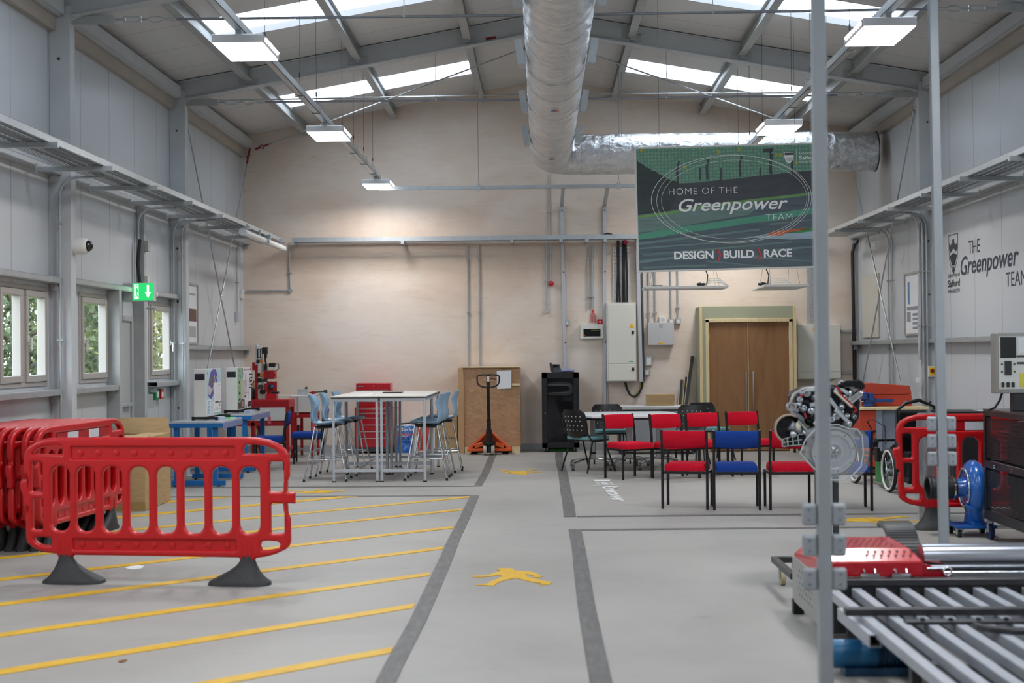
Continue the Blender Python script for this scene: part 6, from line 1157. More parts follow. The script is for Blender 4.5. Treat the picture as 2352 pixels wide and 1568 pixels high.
MB().tube([(X0+x, Y0-.13, z-.02) for x, z in lp], .012, 8, closed=True).build('loop_handle', BLK, t, world=True, smooth=60); MB().box(X0-.028, X0+.028, Y0-.15, Y0-.11, 1.07, 1.26).build('handle_head', BLK, t, world=True, bevel=.006); MB().box(X0-.02, X0+.02, Y0-.152, Y0-.15, 1.15, 1.23).build('instruction_label', PAPER, t, world=True); MB().tube([(X0+.03, Y0-.13, 1.19), (X0+.09, Y0-.14, 1.19), (X0+.13, Y0-.14, 1.175)], .007, 6).build('release_lever', BLK, t, world=True, smooth=50)
# rack
t = thing('equipment_rack', 'black glass fronted equipment rack with coiled white cables inside', 'rack', (.33, 22.95, 0)); a = P(1244, 856, 22.72); b = P(1331, 1030, 22.72); x0, x1, zt_ = a.x, b.x, a.z; yf = 22.72
MB().box(x0, x0+.09, yf, 23.2, .07, zt_).box(x1-.09, x1, yf, 23.2, .07, zt_).box(x0, x1, yf, 23.2, zt_-.09, zt_).box(x0, x1, yf, 23.2, .07, .15).box(x0, x1, 23.17, 23.2, .15, zt_-.09).build('cabinet', BLKM, t, world=True, bevel=.004)
MB().box(x0+.085, x1-.085, yf+.004, yf+.008, .15, zt_-.09).build('glass_door', mat('tinted_glass', '1b1c20', .05, alpha=.35, spec=.8), t, world=True); m = MB()
for k in range(16):
    for xx in (x0+.055, x1-.055): m.cyl((xx, yf, .22+k*.052), (xx, yf-.003, .22+k*.052), .006, n=6)
m.build('vent_holes', DISC, t, world=True); m = MB()
for k in range(8): rr = .055+k*.007; m.tube([(x0+.1, yf+.10+.01*k, zt_-.20+k*.006)]+[(x1-.19+rr*math.cos(q_), yf+.10+.01*k, zt_-.26+rr*math.sin(q_)) for q_ in [PI/2-PI*j/8 for j in range(9)]]+[(x0+.1, yf+.10+.01*k, zt_-.33-k*.003)], .007, 5)
m.build('coiled_cables', WHT, t, world=True, smooth=50); MB().box(x0+.1, x1-.1, yf+.12, yf+.3, zt_-.17, zt_-.165).box(x0+.1, x1-.1, yf+.1, yf+.3, .30, .31).box(x0+.1, x1-.1, yf+.1, yf+.3, .25, .256).build('shelf', DISC, t, world=True); MB().cyl((x0+.05, yf, .62), (x0+.05, yf-.008, .62), .008, n=10).build('key_lock', CHROME, t, world=True)
for xx in (x0+.06, x1-.06): castor(t, xx, yf+.05, .028)
tag(MB().box(x0+.1, x1-.12, 22.8, 23.1, .0, .05).build('green_mat', mat('green_fibre', '1f5a1e', .9, bump=.4)), 'green material lying under the black rack', 'mat')
t = thing('desk_phone', 'grey desk telephone standing on top of the black rack', 'telephone', (.22, 22.9, zt_)); MB().prism([(0, 0), (.16, 0), (.135, .13), (.01, .135)], (x0+.16, 22.82, zt_+.002), (1, 0, 0), (0, .15, 1), (0, .05, 0)).build('body', mat('charcoal_plastic', '3a3b40', .4), t, world=True, bevel=.004); MB().bar((x0+.16, 22.80, zt_+.02), (x0+.145, 22.84, zt_+.16), .03, .04).build('handset', BLK, t, world=True, bevel=.006); MB().box(x0+.185, x0+.27, 22.822, 22.828, zt_+.09, zt_+.12).build('display', GLASSD, t, world=True)
m = MB(); r_ = random.Random(9)
for k in range(5): m.ball((x0+.26+k*.055, 22.9+r_.uniform(-.03, .03), zt_+.03), .05, 8, 6, (1, 1, .55+.2*r_.random()))
tag(m.build('plastic_bag', mat('blue_white_bag', '8b93b8', .4, 0, .5, 14, .5, 20), smooth=70), 'crumpled blue and white plastic bag on top of the black rack', 'bag')
# board enclosure and double doors
t = thing('door_enclosure', 'pale green board enclosure with timber edges around double plywood doors', 'door', (3.3, 22.6, 0)); yf = 22.6; fx = lambda px, py=900: P(px, py, yf).x; zt_ = P(1700, 703, yf).z; zd = P(1700, 733, yf).z
x0, x1 = fx(1610), fx(1829); d0, d1 = fx(1623), fx(1820)
MB().box(x0, d0, yf, YB, 0, zt_).box(d1, x1, yf, YB, 0, zt_).box(d0, d1, yf, YB, zd, zt_).build('board_wall', BGRN, t, world=True)
MB().box(x0-.012, x0+.03, yf-.012, yf+.01, 0, zt_).build('corner_batten', PINE, t, world=True); MB().box(x1-.04, x1+.01, yf-.012, yf+.01, 0, zt_).build('corner_batten', PINE, t, world=True)
MB().box(d0-.01, d0+.045, yf-.02, yf+.08, 0, zd).box(d1-.045, d1+.01, yf-.02, yf+.08, 0, zd).box(d0-.01, d1+.01, yf-.02, yf+.08, zd-.045, zd+.01).build('door_frame', PINE, t, world=True, bevel=.003)
xm = fx(1719.5)
for a, b, hx in ((d0+.048, xm-.003, xm-.042), (xm+.003, d1-.048, xm+.067)):
    dl = MB().box(a, b, yf+.012, yf+.055, .012, zd-.05).build('door_leaf', DOORW, t, world=True); hz0, hz1 = P(1715, 975, yf).z, P(1715, 853, yf).z
    MB().tube([(hx, yf+.012, hz0+.02), (hx, yf-.045, hz0+.02), (hx, yf-.045, hz1-.02), (hx, yf+.012, hz1-.02)], .011, 8).cyl((hx, yf-.045, hz0-.02), (hx, yf-.045, hz1), .012, n=10).build('bar_handle', CHROME, dl, world=True, smooth=50)
MB().box(xm-.004, xm+.004, yf+.008, yf+.012, .012, zd-.05).build('meeting_strip', PINE, t, world=True)
for xx in (d0+.046, d1-.052):
    for hz_ in (1.75, .15): MB().box(xx, xx+.008, yf+.004, yf+.02, hz_, hz_+.12).build('hinge', GALV, t, world=True)
MB().box(x0, x0+.03, yf-.006, yf, .0, .11).build('plinth_strip', PLN, t, world=True)
# leaning black boards
for k, (p0, p1, w_, lab) in enumerate((((1566, 872), (1563, 930), .042, 'short black board leaning on the back wall, left one'), ((1576.5, 866), (1573, 930), .042, 'short black board leaning on the back wall, right one'), ((1590, 818), (1577, 930), .055, 'tall black board leaning against the green enclosure'))):
    a = W(*p0, .03); q = W(*p1, .3); d = (q-a); zf = a.z; b = a+d*(zf/(a.z-q.z)); b.z = .01; b.y = YB-.42; a.y = YB-.03
    t = thing('leaning_board', lab, 'board', (b.x, b.y, 0)); MB().bar(b, a, w_, .03, up=(0, -1, 0)).build('board', BLKM, t, world=True); MB().bar(b+Vector((-w_/2-.004, .0, 0)), a+Vector((-w_/2-.004, 0, 0)), .008, .03, up=(0, -1, 0)).build('raw_edge', PINE, t, world=True)
# grey folded table / screen behind the white table, with carton on it
t = thing('mobile_cabinet', 'low grey cabinet with light top and black corners behind the white table', 'cabinet', (2.0, 22.4, 0)); a = P(1421, 933, 22.1); b = P(1598, 1034, 22.1); x0, x1, zt_ = a.x, b.x, a.z
MB().box(x0+.03, x1-.03, 22.1, 22.6, .10, zt_-.05).build('body', mat('mid_grey_panel', '989b9e', .5), t, world=True, bevel=.003); MB().box(x0+.02, x1-.02, 22.06, 22.64, zt_-.05, zt_).build('top', mat('light_grey_top', 'c3c4c4', .4), t, world=True, bevel=.006)
for xx in (x0, x1-.03): MB().box(xx, xx+.03, 22.06, 22.62, .02, zt_-.01).build('side_frame', BLKM, t, world=True, bevel=.003)
MB().box(x0+.03, x1-.03, 22.09, 22.1, zt_-.075, zt_-.05).build('black_strip', BLK, t, world=True)
t = thing('cardboard_box', 'flat cardboard box resting on the low grey cabinet', 'box', (1.8, 22.35, zt_)); a = P(1487, 906, 22.2); b = P(1549, 932, 22.2); MB().box(a.x, b.x, 22.2, 22.55, zt_+.001, a.z).build('box_body', CARD, t, world=True, bevel=.004); MB().box(a.x-.004, b.x+.004, 22.196, 22.2, zt_+.08, a.z).build('lid_flap', CARD, t, world=True)
# ================================================================== WHITE TABLE WITH PERFORATED CHAIRS
TW = mat('white_table_top', 'dfe3e4', .3)
t = thing('flip_top_table', 'white rounded flip-top table on a chrome castor base behind the red chairs', 'table', (1.4, 19.6, 0)); A0 = F(1308, 956, .74); cx_, cy_ = .95, 19.5
MB().prism([(-.60, -.45), (-.68, -.2), (-.68, .2), (-.60, .45), (-.40, .68), (-.1, .75), (.6, .75), (.72, .6), (.78, 0), (.72, -.6), (.6, -.75), (-.1, -.75), (-.40, -.68)], (cx_+.12, 19.4, .72), (1, 0, 0), (0, 1, 0), (0, 0, .028)).build('tabletop', TW, t, world=True, bevel=.004)
MB().box(cx_-.4, cx_+.75, cy_-.2, cy_+.2, .67, .72).build('fold_mechanism', BLKM, t, world=True)
for xx in (cx_-.25, cx_+.25, cx_+.65):
    MB().box(xx-.035, xx+.035, cy_-.03, cy_+.03, .12, .68).build('pedestal', GALV, t, world=True, bevel=.006); MB().box(xx-.045, xx+.045, cy_-.04, cy_+.04, .20, .225).build('collar', BLK, t, world=True, bevel=.004)
    MB().tube([(xx-.28, cy_-.35, .09), (xx-.14, cy_-.18, .135), (xx, cy_, .14), (xx+.14, cy_+.18, .135), (xx+.28, cy_+.35, .09)], .018, 8).tube([(xx+.28, cy_-.35, .09), (xx+.14, cy_-.18, .135), (xx, cy_, .14), (xx-.14, cy_+.18, .135), (xx-.28, cy_+.35, .09)], .018, 8).build('foot_spider', CHROME, t, world=True, smooth=50)
    for s1 in (-1, 1):
        for s2 in (-1, 1): MB().cyl((xx+s1*.28-.02, cy_+s2*.35, .037), (xx+s1*.28+.02, cy_+s2*.35, .037), .037, n=14).build('castor_wheel', mat('grey_castor', '5e6062', .4), t, world=True, smooth=40)
def perf_chair():
    t = thing('perforated_chair', 'x', 'chair', group='black perforated chairs'); n = 12; prof = [(.46, .0), (.50, -.015), (.58, -.03), (.68, -.05), (.78, -.075), (.83, -.09)]; hw = [.15, .20, .225, .23, .22, .17]
    vs = []; N_ = 0
    for th_ in (0, .012):
        for (z, y), w_ in zip(prof, hw):
            for i in range(n+1): v = -1+2*i/n; vs.append((v*w_, -.20+y-.05*(1-v*v)+.03-th_, z))
    N_ = len(vs)//2; fs = []
    for k in range(len(prof)-1):
        for i in range(n): a = k*(n+1)+i; fs += [(a, a+1, a+n+2, a+n+1), (N_+a, N_+a+n+1, N_+a+n+2, N_+a+1)]
    bd = list(range(n+1))+[(k+1)*(n+1)-1 for k in range(1, len(prof))]+[(len(prof)-1)*(n+1)+i for i in range(n-1, -1, -1)]+[k*(n+1) for k in range(len(prof)-2, 0, -1)]
    for a, b in zip(bd, bd[1:]+bd[:1]): fs.append((a, N_+a, N_+b, b))
    MB().add(vs, fs).build('backrest', BLK, t, smooth=60); m = MB()
    for r_, z in enumerate((.56, .62, .68, .74)):
        for i in range(5): x = (-2+i)*.07+(r_ % 2)*.02; yy = -.20-.05*(1-(x/.23)**2)+.03-(z-.5)*.27-.02; m.cyl((x, yy-.004, z), (x, yy+.03, z), .008, n=6)
    m.build('vent_holes', mat('light_through_holes', 'b5b6b4', .6), t)
    MB().prism(rrect(-.22, -.21, .22, .22, .06), (0, 0, .43), (1, 0, 0), (0, 1, 0), (0, 0, .045)).build('seat_cushion', TEAL, t, bevel=.012, seg=2); MB().prism(rrect(-.215, -.205, .215, .215, .06), (0, 0, .415), (1, 0, 0), (0, 1, 0), (0, 0, .015)).build('seat_pan', BLK, t)
    for s in (-1, 1):
        MB().tube([(s*.26, -.25, 0), (s*.22, -.12, .41), (s*.215, -.19, .50), (s*.225, -.25, .70)], .012, 8).build('back_leg', BLKM, t, smooth=50); MB().tube([(s*.26, .25, 0), (s*.22, .10, .41), (s*.22, -.12, .41)], .012, 8).build('front_leg', BLKM, t, smooth=50)
    return t
pc = perf_chair(); pc.location = (.62, 19.0, 0); pc.rotation_euler = (0, 0, math.radians(-50)); pc['label'] = 'black perforated chair with teal seat at the left end of the white table'
dup(pc, (.98, 20.5, 0), PI+.1, 'black perforated chair with teal seat behind the white table'); dup(pc, (2.02, 20.0, 0), math.radians(150), 'black perforated chair with teal seat behind the second red chair'); dup(pc, (2.48, 20.9, 0), math.radians(205), 'black perforated chair furthest back beside the double doors')
# ================================================================== BACK RIGHT BENCH
t = thing('workbench', 'grey workbench with wooden top and red drawers in the back right corner', 'workbench', (4.3, 17.6, 0)); x0, x1, y0, y1 = 4.0, 4.88, 18.02, 18.56
MB().box(x0, x1, y0, y1, .83, .865).build('worktop', PINE, t, world=True, bevel=.004); MB().box(x0+.22, x0+.30, y0+.04, y1-.05, 0, .83).box(x0+.30, x1-.05, y0+.10, y0+.13, 0, .83).box(x1-.08, x1-.03, y0+.13, y1-.05, 0, .83).build('grey_frame', mat('blue_grey_steel', '858d98', .5), t, world=True)
OR_ = mat('orange_red_enamel', 'b5402a', .4)
for z0_, z1_ in ((.57, .82), (.30, .54), (.04, .27)): MB().box(x0+.02, x0+.22, y0+.03, y1-.05, z0_, z1_).build('drawer', OR_, t, world=True, bevel=.004)
t = thing('bench_vise', 'blue metal vise bolted on the wooden bench top', 'vise', (4.2, 18.2, .866)); vm = mat('blue_cast_iron', '24407e', .5, bump=.2)
def vb(x0, x1, y0, y1, z0, z1, n, bv_=.008): return MB().box(x0+.12, x1+.12, y0+.75, y1+.75, z0-.04, z1-.04).build(n, vm, t, world=True, bevel=bv_)
MB().cyl((4.17, 18.2, .866), (4.17, 18.2, .91), .07, n=16).box(4.12, 4.24, 18.13, 18.27, .91, .98).build('base', vm, t, world=True, bevel=.008); vb(3.96, 4.02, 17.36, 17.54, 1.0, 1.09, 'jaw'); vb(4.04, 4.10, 17.36, 17.54, .98, 1.08, 'jaw'); vb(4.1, 4.36, 17.42, 17.48, .96, 1.0, 'slide', .004)
MB().cyl((4.04, 18.11, .96), (4.04, 18.11, .80), .008, n=8).cyl((4.02, 18.2, .94), (4.10, 18.2, .94), .016, n=10).build('handle', CHROME, t, world=True)
t = thing('tool_box', 'wide red metal toolbox standing on the grey workbench', 'toolbox', (4.45, 18.4, .866)); MB().box(4.10, 4.74, 18.30, 18.55, .867, 1.01).build('lower_body', OR_, t, world=True, bevel=.006); MB().prism([(0, 0), (.64, 0), (.62, .11), (.12, .15), (.02, .14)], (4.10, 18.30, 1.014), (1, 0, 0), (0, 0, 1), (0, .24, 0)).build('lid', OR_, t, world=True, bevel=.006)
# ================================================================== KIT CAR
t = thing('kit_car', 'low black kit race car with white-walled spoked wheels and bucket seat', 'car', (3.9, 16.4, 0)); FR = BLKM
def wheel(c, ax, r, lab=None):
    c = Vector(c); ax = Vector(ax).normalized(); MB().torus(c, ax, r-.022, .022, 36, 10).build('tyre', mat('black_tyre_rubber', '18181a', .7), t, world=True, smooth=60); m = MB().torus(c, ax, r-.03, .014, 36, 8); m2 = MB(); m2.v = [tuple(Vector(v)+ax*.014) for v in m.v]; m2.f = m.f; m2.m = m.m; m2.build('whitewall_band', mat('white_rubber_band', 'cfd0cc', .6), t, world=True, smooth=60)
    MB().torus(c, ax, r-.055, .01, 32, 6).build('rim', FR, t, world=True, smooth=60); m = MB(); u = ax.orthogonal().normalized(); v = ax.cross(u)
    for k in range(20): a = 2*PI*k/20; m.cyl(c+ax*(.03*(-1)**k), c+(u*math.cos(a)+v*math.sin(a))*(r-.06), .002, n=4)
    m.cyl(c-ax*.04, c+ax*.04, .02, n=10); m.build('spokes', CHROME, t, world=True)
q = F(2043, 1130); AXW = (-1, -.07, 0); wheel((q.x, q.y, .245), AXW, .245); q2 = F(1965, 1109); wheel((q2.x, q2.y, .245), AXW, .245)
wheel((q.x+.72, q.y-.05, .245), AXW, .245)
d = Vector((.09, -.996, 0)).normalized(); n_ = Vector((.996, .09, 0)).normalized(); o_ = Vector((q.x+.10, 16.5, 0)); pt = lambda a, b, z: o_+d*a+n_*b+Vector((0, 0, z))
for s in (0, .42):
    for p_, q_, w_ in ((pt(-.85, s, .16), pt(.8, s, .16), .03), (pt(-.85, s, .36), pt(.7, s, .36), .025), (pt(-.85, s, .16), pt(-.85, s, .36), .025), (pt(-.3, s, .16), pt(-.3, s, .36), .025), (pt(.3, s, .16), pt(.3, s, .36), .025)): MB().bar(p_, q_, w_).build('chassis_rail', FR, t, world=True)
for a in (-.85, -.3, .2, .75): MB().bar(pt(a, 0, .16), pt(a, .42, .16), .025).build('cross_member', FR, t, world=True)
for p_, q_ in ((pt(-.5, -.1, .16), pt(-.35, .0, .52)), (pt(-.2, 0, .16), pt(-.35, 0, .52)), (pt(-.35, -.12, .52), pt(-.35, .5, .52)), (pt(-.62, -.12, .3), pt(-.62, .0, .3)), (pt(-.1, .0, .36), pt(.3, .0, .5))): MB().bar(p_, q_, .026).build('steering_frame', FR, t, world=True)
MB().tube([pt(.55, -.05, .36), pt(.52, -.05, .9), pt(.54, .05, .99), pt(.55, .2, 1.02), pt(.57, .36, .95), pt(.55, .4, .36)], .02, 8).build('roll_hoop', FR, t, world=True, smooth=50)
MB().prism([(0, .20), (.22, .22), (.42, .60), (.46, .88), (.40, .91), (.34, .62), (.18, .30), (0, .27)], pt(.0, .0, 0), d, (0, 0, 1), n_*.33).build('bucket_seat', mat('black_seat_shell', '1c1a1c', .35), t, world=True, bevel=.012)
MB().box(q.x+.18, q.x+.62, q.y-.12, q.y+.1, .10, .45).build('drive_housing', BLK, t, world=True, bevel=.01); MB().box(q.x+.02, q.x+.06, q.y+.28, q.y+.75, .06, .28).build('green_panel', mat('green_body_panel', '1f7a34', .4), t, world=True); MB().tube([pt(-.35, -.02, .6), pt(-.3, -.12, .75), pt(-.15, -.1, .78), pt(-.02, .0, .7), pt(-.0, .0, .5)], .007, 6).build('brake_cable', BLK, t, world=True, smooth=50)
MB().tube([(4.3, 15.75, .3), (4.32, 15.7, .5), (4.4, 15.65, .45), (4.5, 15.6, .15)], .015, 6).build('yellow_strap', YEL, t, world=True, smooth=50); MB().bar(pt(-.85, .2, .14), pt(-1.05, .2, .12), .3, .05).build('nose', FR, t, world=True, bevel=.02)
MB().ball(pt(-.36, -.02, .5), .06, 10, 8, (1, 1, .8)).build('gear_cluster', mat('dark_parts', '2a2c2c', .4, .5, .4, 30), t, world=True, smooth=40)
for k in range(3): MB().box(q.x-.02+.06*k, q.x+.02+.06*k, q.y+.5, q.y+.62, .3, .46-.04*k).build('motor_part', mat('dark_parts', '2a2c2c'), t, world=True, bevel=.006)
# black topped bench right, with film wrapped item
t = thing('long_workbench', 'long dark-topped bench along the right wall behind the barrier', 'workbench', (4.7, 15.3, 0)); MB().box(4.25, 5.12, 15.0, 15.62, .90, .93).build('worktop', BLK, t, world=True, bevel=.003)
for xx, yy in ((4.28, 15.03), (5.03, 15.03), (4.28, 15.53), (5.03, 15.53)): MB().box(xx, xx+.05, yy, yy+.05, 0, .90).build('leg', DISC, t, world=True)
MB().box(4.33, 5.03, 15.05, 15.55, .10, .88).build('black_cupboard', BLKM, t, world=True, bevel=.004)
tag(MB().box(4.62, 4.98, 15.1, 15.35, .931, .936).build('paper_sheet', PAPER), 'white paper lying on the dark bench top', 'paper')
FILM = mat('clear_stretch_film', 'c9cbce', .12, 0, .3, 12, .9, 14, alpha=.32, spec=.9)
t = thing('wrapped_unit', 'grey unit wrapped in clear film standing behind the right barrier', 'box', (3.72, 13.1, 0)); x0, x1 = P(2122, 1000, 13.0).x, P(2158, 1000, 13.0).x+.1; MB().box(x0+.02, x1-.01, 13.02, 13.28, 0, .98).build('unit', DISC, t, world=True, bevel=.01); MB().box(x0, x1, 13.0, 13.3, .002, 1.0).build('film', FILM, t, world=True, bevel=.03, seg=2)
t = thing('camera_bag', 'black bag standing on the floor beneath the wide cream cabinet', 'bag', (4.2, 22.5, 0)); a = P(1868, 880, 22.3); MB().ball((a.x, 22.4, .90), .2, 14, 10, (.9, .6, .65)).build('bag_body', mat('black_nylon', '161618', .8), t, world=True, smooth=60); MB().box(a.x-.35, a.x+.25, 22.2, 22.65, .74, .78).box(a.x-.33, a.x-.29, 22.22, 22.26, 0, .74).box(a.x+.2, a.x+.24, 22.22, 22.26, 0, .74).box(a.x-.33, a.x-.29, 22.6, 22.64, 0, .74).box(a.x+.2, a.x+.24, 22.6, 22.64, 0, .74).build('low_stand', BLKM, t, world=True)
# ================================================================== GUARD POSTS
PST = mat('zinc_post', '9aa0a4', 0.45, 0.35, 0.08, 5.0)
def post(xb, xt, y, top, zs, lab, yt=None):
    t = thing('guard_post', lab, 'post', (xb, y, 0)); MB().bar((xb, y, 0), (xt, y, top), .058, .058, up=(0, 1, 0)).build('tube', PST, t, world=True, bevel=.004)
    MB().box(xb-.07, xb+.07, y-.07, y+.07, 0, .008).build('base_plate', PST, t, world=True)
    for z in zs:
        x = xb+(xt-xb)*z/top
        for s in (-1, 1):
            bp_ = MB().box(x+s*.029, x+s*.095, y-.018, y+.018, z-.048, z+.048).build('bracket_plate', PST, t, world=True, bevel=.012, seg=2); m = MB()
            for q in (-1, 1): m.cyl((x+s*.066, y-.018, z+q*.022), (x+s*.066, y-.021, z+q*.022), .004, n=6)
            m.build('screws', DISC, bp_, world=True)
a0 = P(1878.5, 0, 6.2); a1 = P(1896.5, 1568, 6.2); sl_ = (a0.x-a1.x)/(a0.z-a1.z); xb = a1.x-sl_*a1.z; xt = xb+sl_*3.6
zA = [P(1890, y, 6.2).z for y in (1329, 1252)]+[P(1890, 1181, 6.2).z]
t = post(xb, xt, 6.2, 3.6, zA, 'slim grey steel guard post in the foreground with paired plates, in front of the engine')
b0 = P(2142, 0, 9.5); b1 = P(2168, 1262, 9.5); sl2 = (b0.x-b1.x)/(b0.z-b1.z); xb2 = b1.x-sl2*b1.z; xt2 = xb2+sl2*4.25
zB = [P(2165, y, 9.5).z for y in (1053, 1013, 973)]
post(xb2, xt2, 9.5, 4.25, zB, 'slim grey steel guard post further right behind the silver cylinder')
# ================================================================== CUTAWAY ENGINE ON A STAND
Ye = 10.4; EW = lambda px, py, d=0.0: P(px, py, Ye+d)
t = thing('engine_stand', 'square steel pedestal holding up the cutaway engine', 'stand', (2.2, Ye, 0)); c = EW(1913, 1100)
MB().box(c.x-.035, c.x+.035, Ye-.035, Ye+.035, .02, c.z+.10).build('pedestal', DISC, t, world=True, bevel=.004); MB().box(c.x-.30, c.x+.30, Ye-.035, Ye+.035, .0, .05).box(c.x-.03, c.x+.03, Ye-.3, Ye+.3, 0, .05).build('cross_foot', DISC, t, world=True, bevel=.004); MB().cyl((c.x-.022, Ye-.05, .2), (c.x-.022, Ye-.05, c.z+.05), .01, n=8).build('side_rod', CHROME, t, world=True)
t = thing('cutaway_engine', 'silver cutaway car engine with clear flywheel cover on a stand', 'engine', (2.2, Ye, .75))
ALU2 = mat('satin_aluminium', 'b4b9be', .32, .75, .12, 18, .2, 40); DK = mat('dark_engine_parts', '26272b', .35, .6, .5, 26, .3, 40); CLR = mat('clear_acrylic', 'dfe4e6', .06, 0, .02, alpha=.13, spec=.9); RP = mat('red_cut_paint', 'a01c28', .4)
fc = EW(1915, 1038, -.16); m = MB(); fr = .163
m.lathe(fc, (0, 1, 0), [(-.006, .009), (-.006, .021), (.0, .024), (.010, .040), (-.006, .055), (-.006, .072), (.008, .082), (.008, .115), (-.010, .124), (-.010, .152), (.03, fr), (.05, fr)], 48); m.build('flywheel', ALU2, t, world=True, smooth=30)
m = MB()
for k in range(6): a = k*PI/3; m.cyl((fc.x+.032*math.cos(a), fc.y-.012, fc.z+.032*math.sin(a)), (fc.x+.032*math.cos(a), fc.y+.005, fc.z+.032*math.sin(a)), .006, n=8)
for k in range(8): a = k*PI/4+.2; m.cyl((fc.x+.138*math.cos(a), fc.y-.014, fc.z+.138*math.sin(a)), (fc.x+.138*math.cos(a), fc.y, fc.z+.138*math.sin(a)), .006, n=8)
m.cyl((fc.x, fc.y-.016, fc.z), (fc.x, fc.y, fc.z), .014, n=10); m.build('flywheel_bolts', DK, t, world=True); MB().torus(fc+Vector((0, .02, 0)), (0, 1, 0), fr, .008, 60, 6).build('ring_gear', DK, t, world=True, smooth=50)
def outl_(pts, d0, d1, name, m_, bev=.006):
    o = EW(1900, 985, 0); q = [((EW(x, y).x-o.x), (EW(x, y).z-o.z)) for x, y in pts]; return MB().prism(q, (o.x, Ye+d0, o.z), (1, 0, 0), (0, 0, 1), (0, d1-d0, 0)).build(name, m_, t, world=True, bevel=bev)
bell = [(1880, 978), (1925, 975), (1950, 984), (1968, 985), (1980, 1000), (1983, 1040), (1978, 1070), (1960, 1090), (1935, 1102), (1905, 1102), (1880, 1085), (1855, 1060), (1838, 1040), (1850, 1010), (1868, 990)]
outl_(bell, -.20, -.19, 'clear_bell_cover', CLR, 0); MB().lathe(fc+Vector((0, .06, 0)), (0, 1, 0), [(0, fr*.9), (0, fr*1.12), (.09, fr*1.08), (.09, fr*.6)], 40).build('bell_housing', ALU2, t, world=True, smooth=30); outl_(bell[:4]+[(1975, 1010), (1900, 1000), (1872, 1002)], .0, .10, 'block_casting', ALU2, .01)
o_ = EW(1900, 985); m = MB(); m.tube([EW(x, y, -.195) for x, y in bell], .006, 6, closed=True).build('cover_rim', mat('clear_acrylic_edge', 'cfd4d8', .1, alpha=.6), t, world=True, smooth=60)
outl_([(1822, 905), (1850, 890), (1900, 884), (1950, 890), (1972, 915), (1968, 960), (1950, 985), (1885, 985), (1850, 975), (1838, 960), (1826, 935)], -.08, .30, 'cylinder_head', DK, .02)
MB().tube([EW(1818, 950, -.1), EW(1815, 925, -.1), EW(1824, 905, -.1), EW(1845, 893, -.1), EW(1885, 889, -.1)], .012, 8).build('timing_cover_rim', mat('satin_rim', 'a9a39a', .3, .3), t, world=True, smooth=60)
r_ = random.Random(4)
spots = [(1858, 902, 14), (1877, 900, 10), (1841, 918, 10), (1856, 925, 17), (1870, 915, 9), (1845, 940, 12), (1868, 945, 12), (1880, 925, 8), (1835, 930, 7), (1925, 900, 10), (1940, 915, 12), (1955, 930, 9), (1930, 945, 12), (1948, 960, 9), (1915, 965, 10), (1960, 955, 8), (1938, 930, 9), (1900, 975, 12)]
for x, y, s in spots+[(1890, 910, 16), (1862, 960, 12), (1935, 885, 10), (1950, 905, 13), (1925, 955, 14), (1945, 972, 12), (1834, 945, 9), (1848, 905, 11)]:
    c = EW(x, y, -.10-r_.uniform(0, .04)); s = s/314*.8; MB().lathe(c+Vector((0, .06, 0)), (r_.uniform(-.3, .3), -1, r_.uniform(-.3, .3)), [(0, s), (.05, s*.95), (.07, s*.7), (.075, s*.4), (.06, s*.3)], 14).build('head_casting', ALU2 if r_.random() < .9 else DK, t, world=True, smooth=35)
for x, y, x2, y2, w_ in ((1850, 895, 1885, 893, .018), (1838, 912, 1836, 938, .014), (1860, 930, 1885, 925, .012), (1925, 888, 1950, 905, .02), (1905, 915, 1935, 955, .02), (1918, 940, 1955, 975, .014), (1870, 975, 1885, 950, .014)):
    MB().bar(EW(x, y, -.13), EW(x2, y2, -.11), w_, .03).build('cast_rib', ALU, t, world=True, bevel=.004)
outl_([(1910, 885), (1935, 873), (1968, 872), (1978, 884), (1972, 895), (1950, 888), (1925, 890)], -.16, .25, 'top_cover', mat('gloss_black_cover', '1a1a1e', .15, .2), .012)
c0, c1 = EW(1950, 922, -.14), EW(1976, 902, -.14); MB().cyl(c0, c1, .028, n=16).ball(c1, .024, 10, 8).build('thermostat_pipe', CHROME, t, world=True, smooth=50); MB().bar(EW(1916, 897, -.15), EW(1958, 935, -.15), .035, .02).build('cream_duct', mat('cream_cut_face', 'cfc8b4', .5), t, world=True, bevel=.006)
for x, y, x2, y2 in ((1838, 910, 1846, 906), (1848, 948, 1852, 960), (1920, 888, 1932, 900), (1926, 900, 1965, 938), (1960, 948, 1968, 940)): MB().bar(EW(x, y, -.16), EW(x2, y2, -.16), .014, .012).build('red_cut_edge', RP, t, world=True)
# left accessories
c = EW(1818, 934, -.1); MB().lathe(c+Vector((0, .05, 0)), (0, -1, 0), [(0, .034), (.07, .034), (.07, .022), (.05, .018)], 20).build('idler_pulley', ALU, t, world=True, smooth=35); MB().bar(EW(1818, 946, -.08), EW(1845, 965, -.05), .05, .04).build('pulley_bracket', ALU2, t, world=True, bevel=.006)
pc_ = EW(1812, 984, -.12); MB().lathe(pc_+Vector((0, .1, 0)), (0, -1, 0), [(0, .095), (.02, .10), (.10, .098), (.11, .09), (.06, .08), (.06, .0)], 36).build('alternator_pulley', DK, t, world=True, smooth=30)
MB().tube([pc_+Vector((.098*math.cos(a), -.005, .098*math.sin(a))) for a in [math.radians(60+k*12) for k in range(17)]], .009, 8).build('belt', mat('tan_cutaway_band', 'a58f7e', .5), t, world=True, smooth=60)
MB().cyl(EW(1814, 976, -.10), EW(1838, 990, -.10), .040, .032, n=24).cyl(EW(1838, 990, -.10), EW(1850, 1003, -.08), .03, .035, n=20).build('starter_cone', ALU2, t, world=True, smooth=40); MB().ball(EW(1822, 997, -.16), .026, 12, 8).build('starter_boss', ALU, t, world=True, smooth=50)
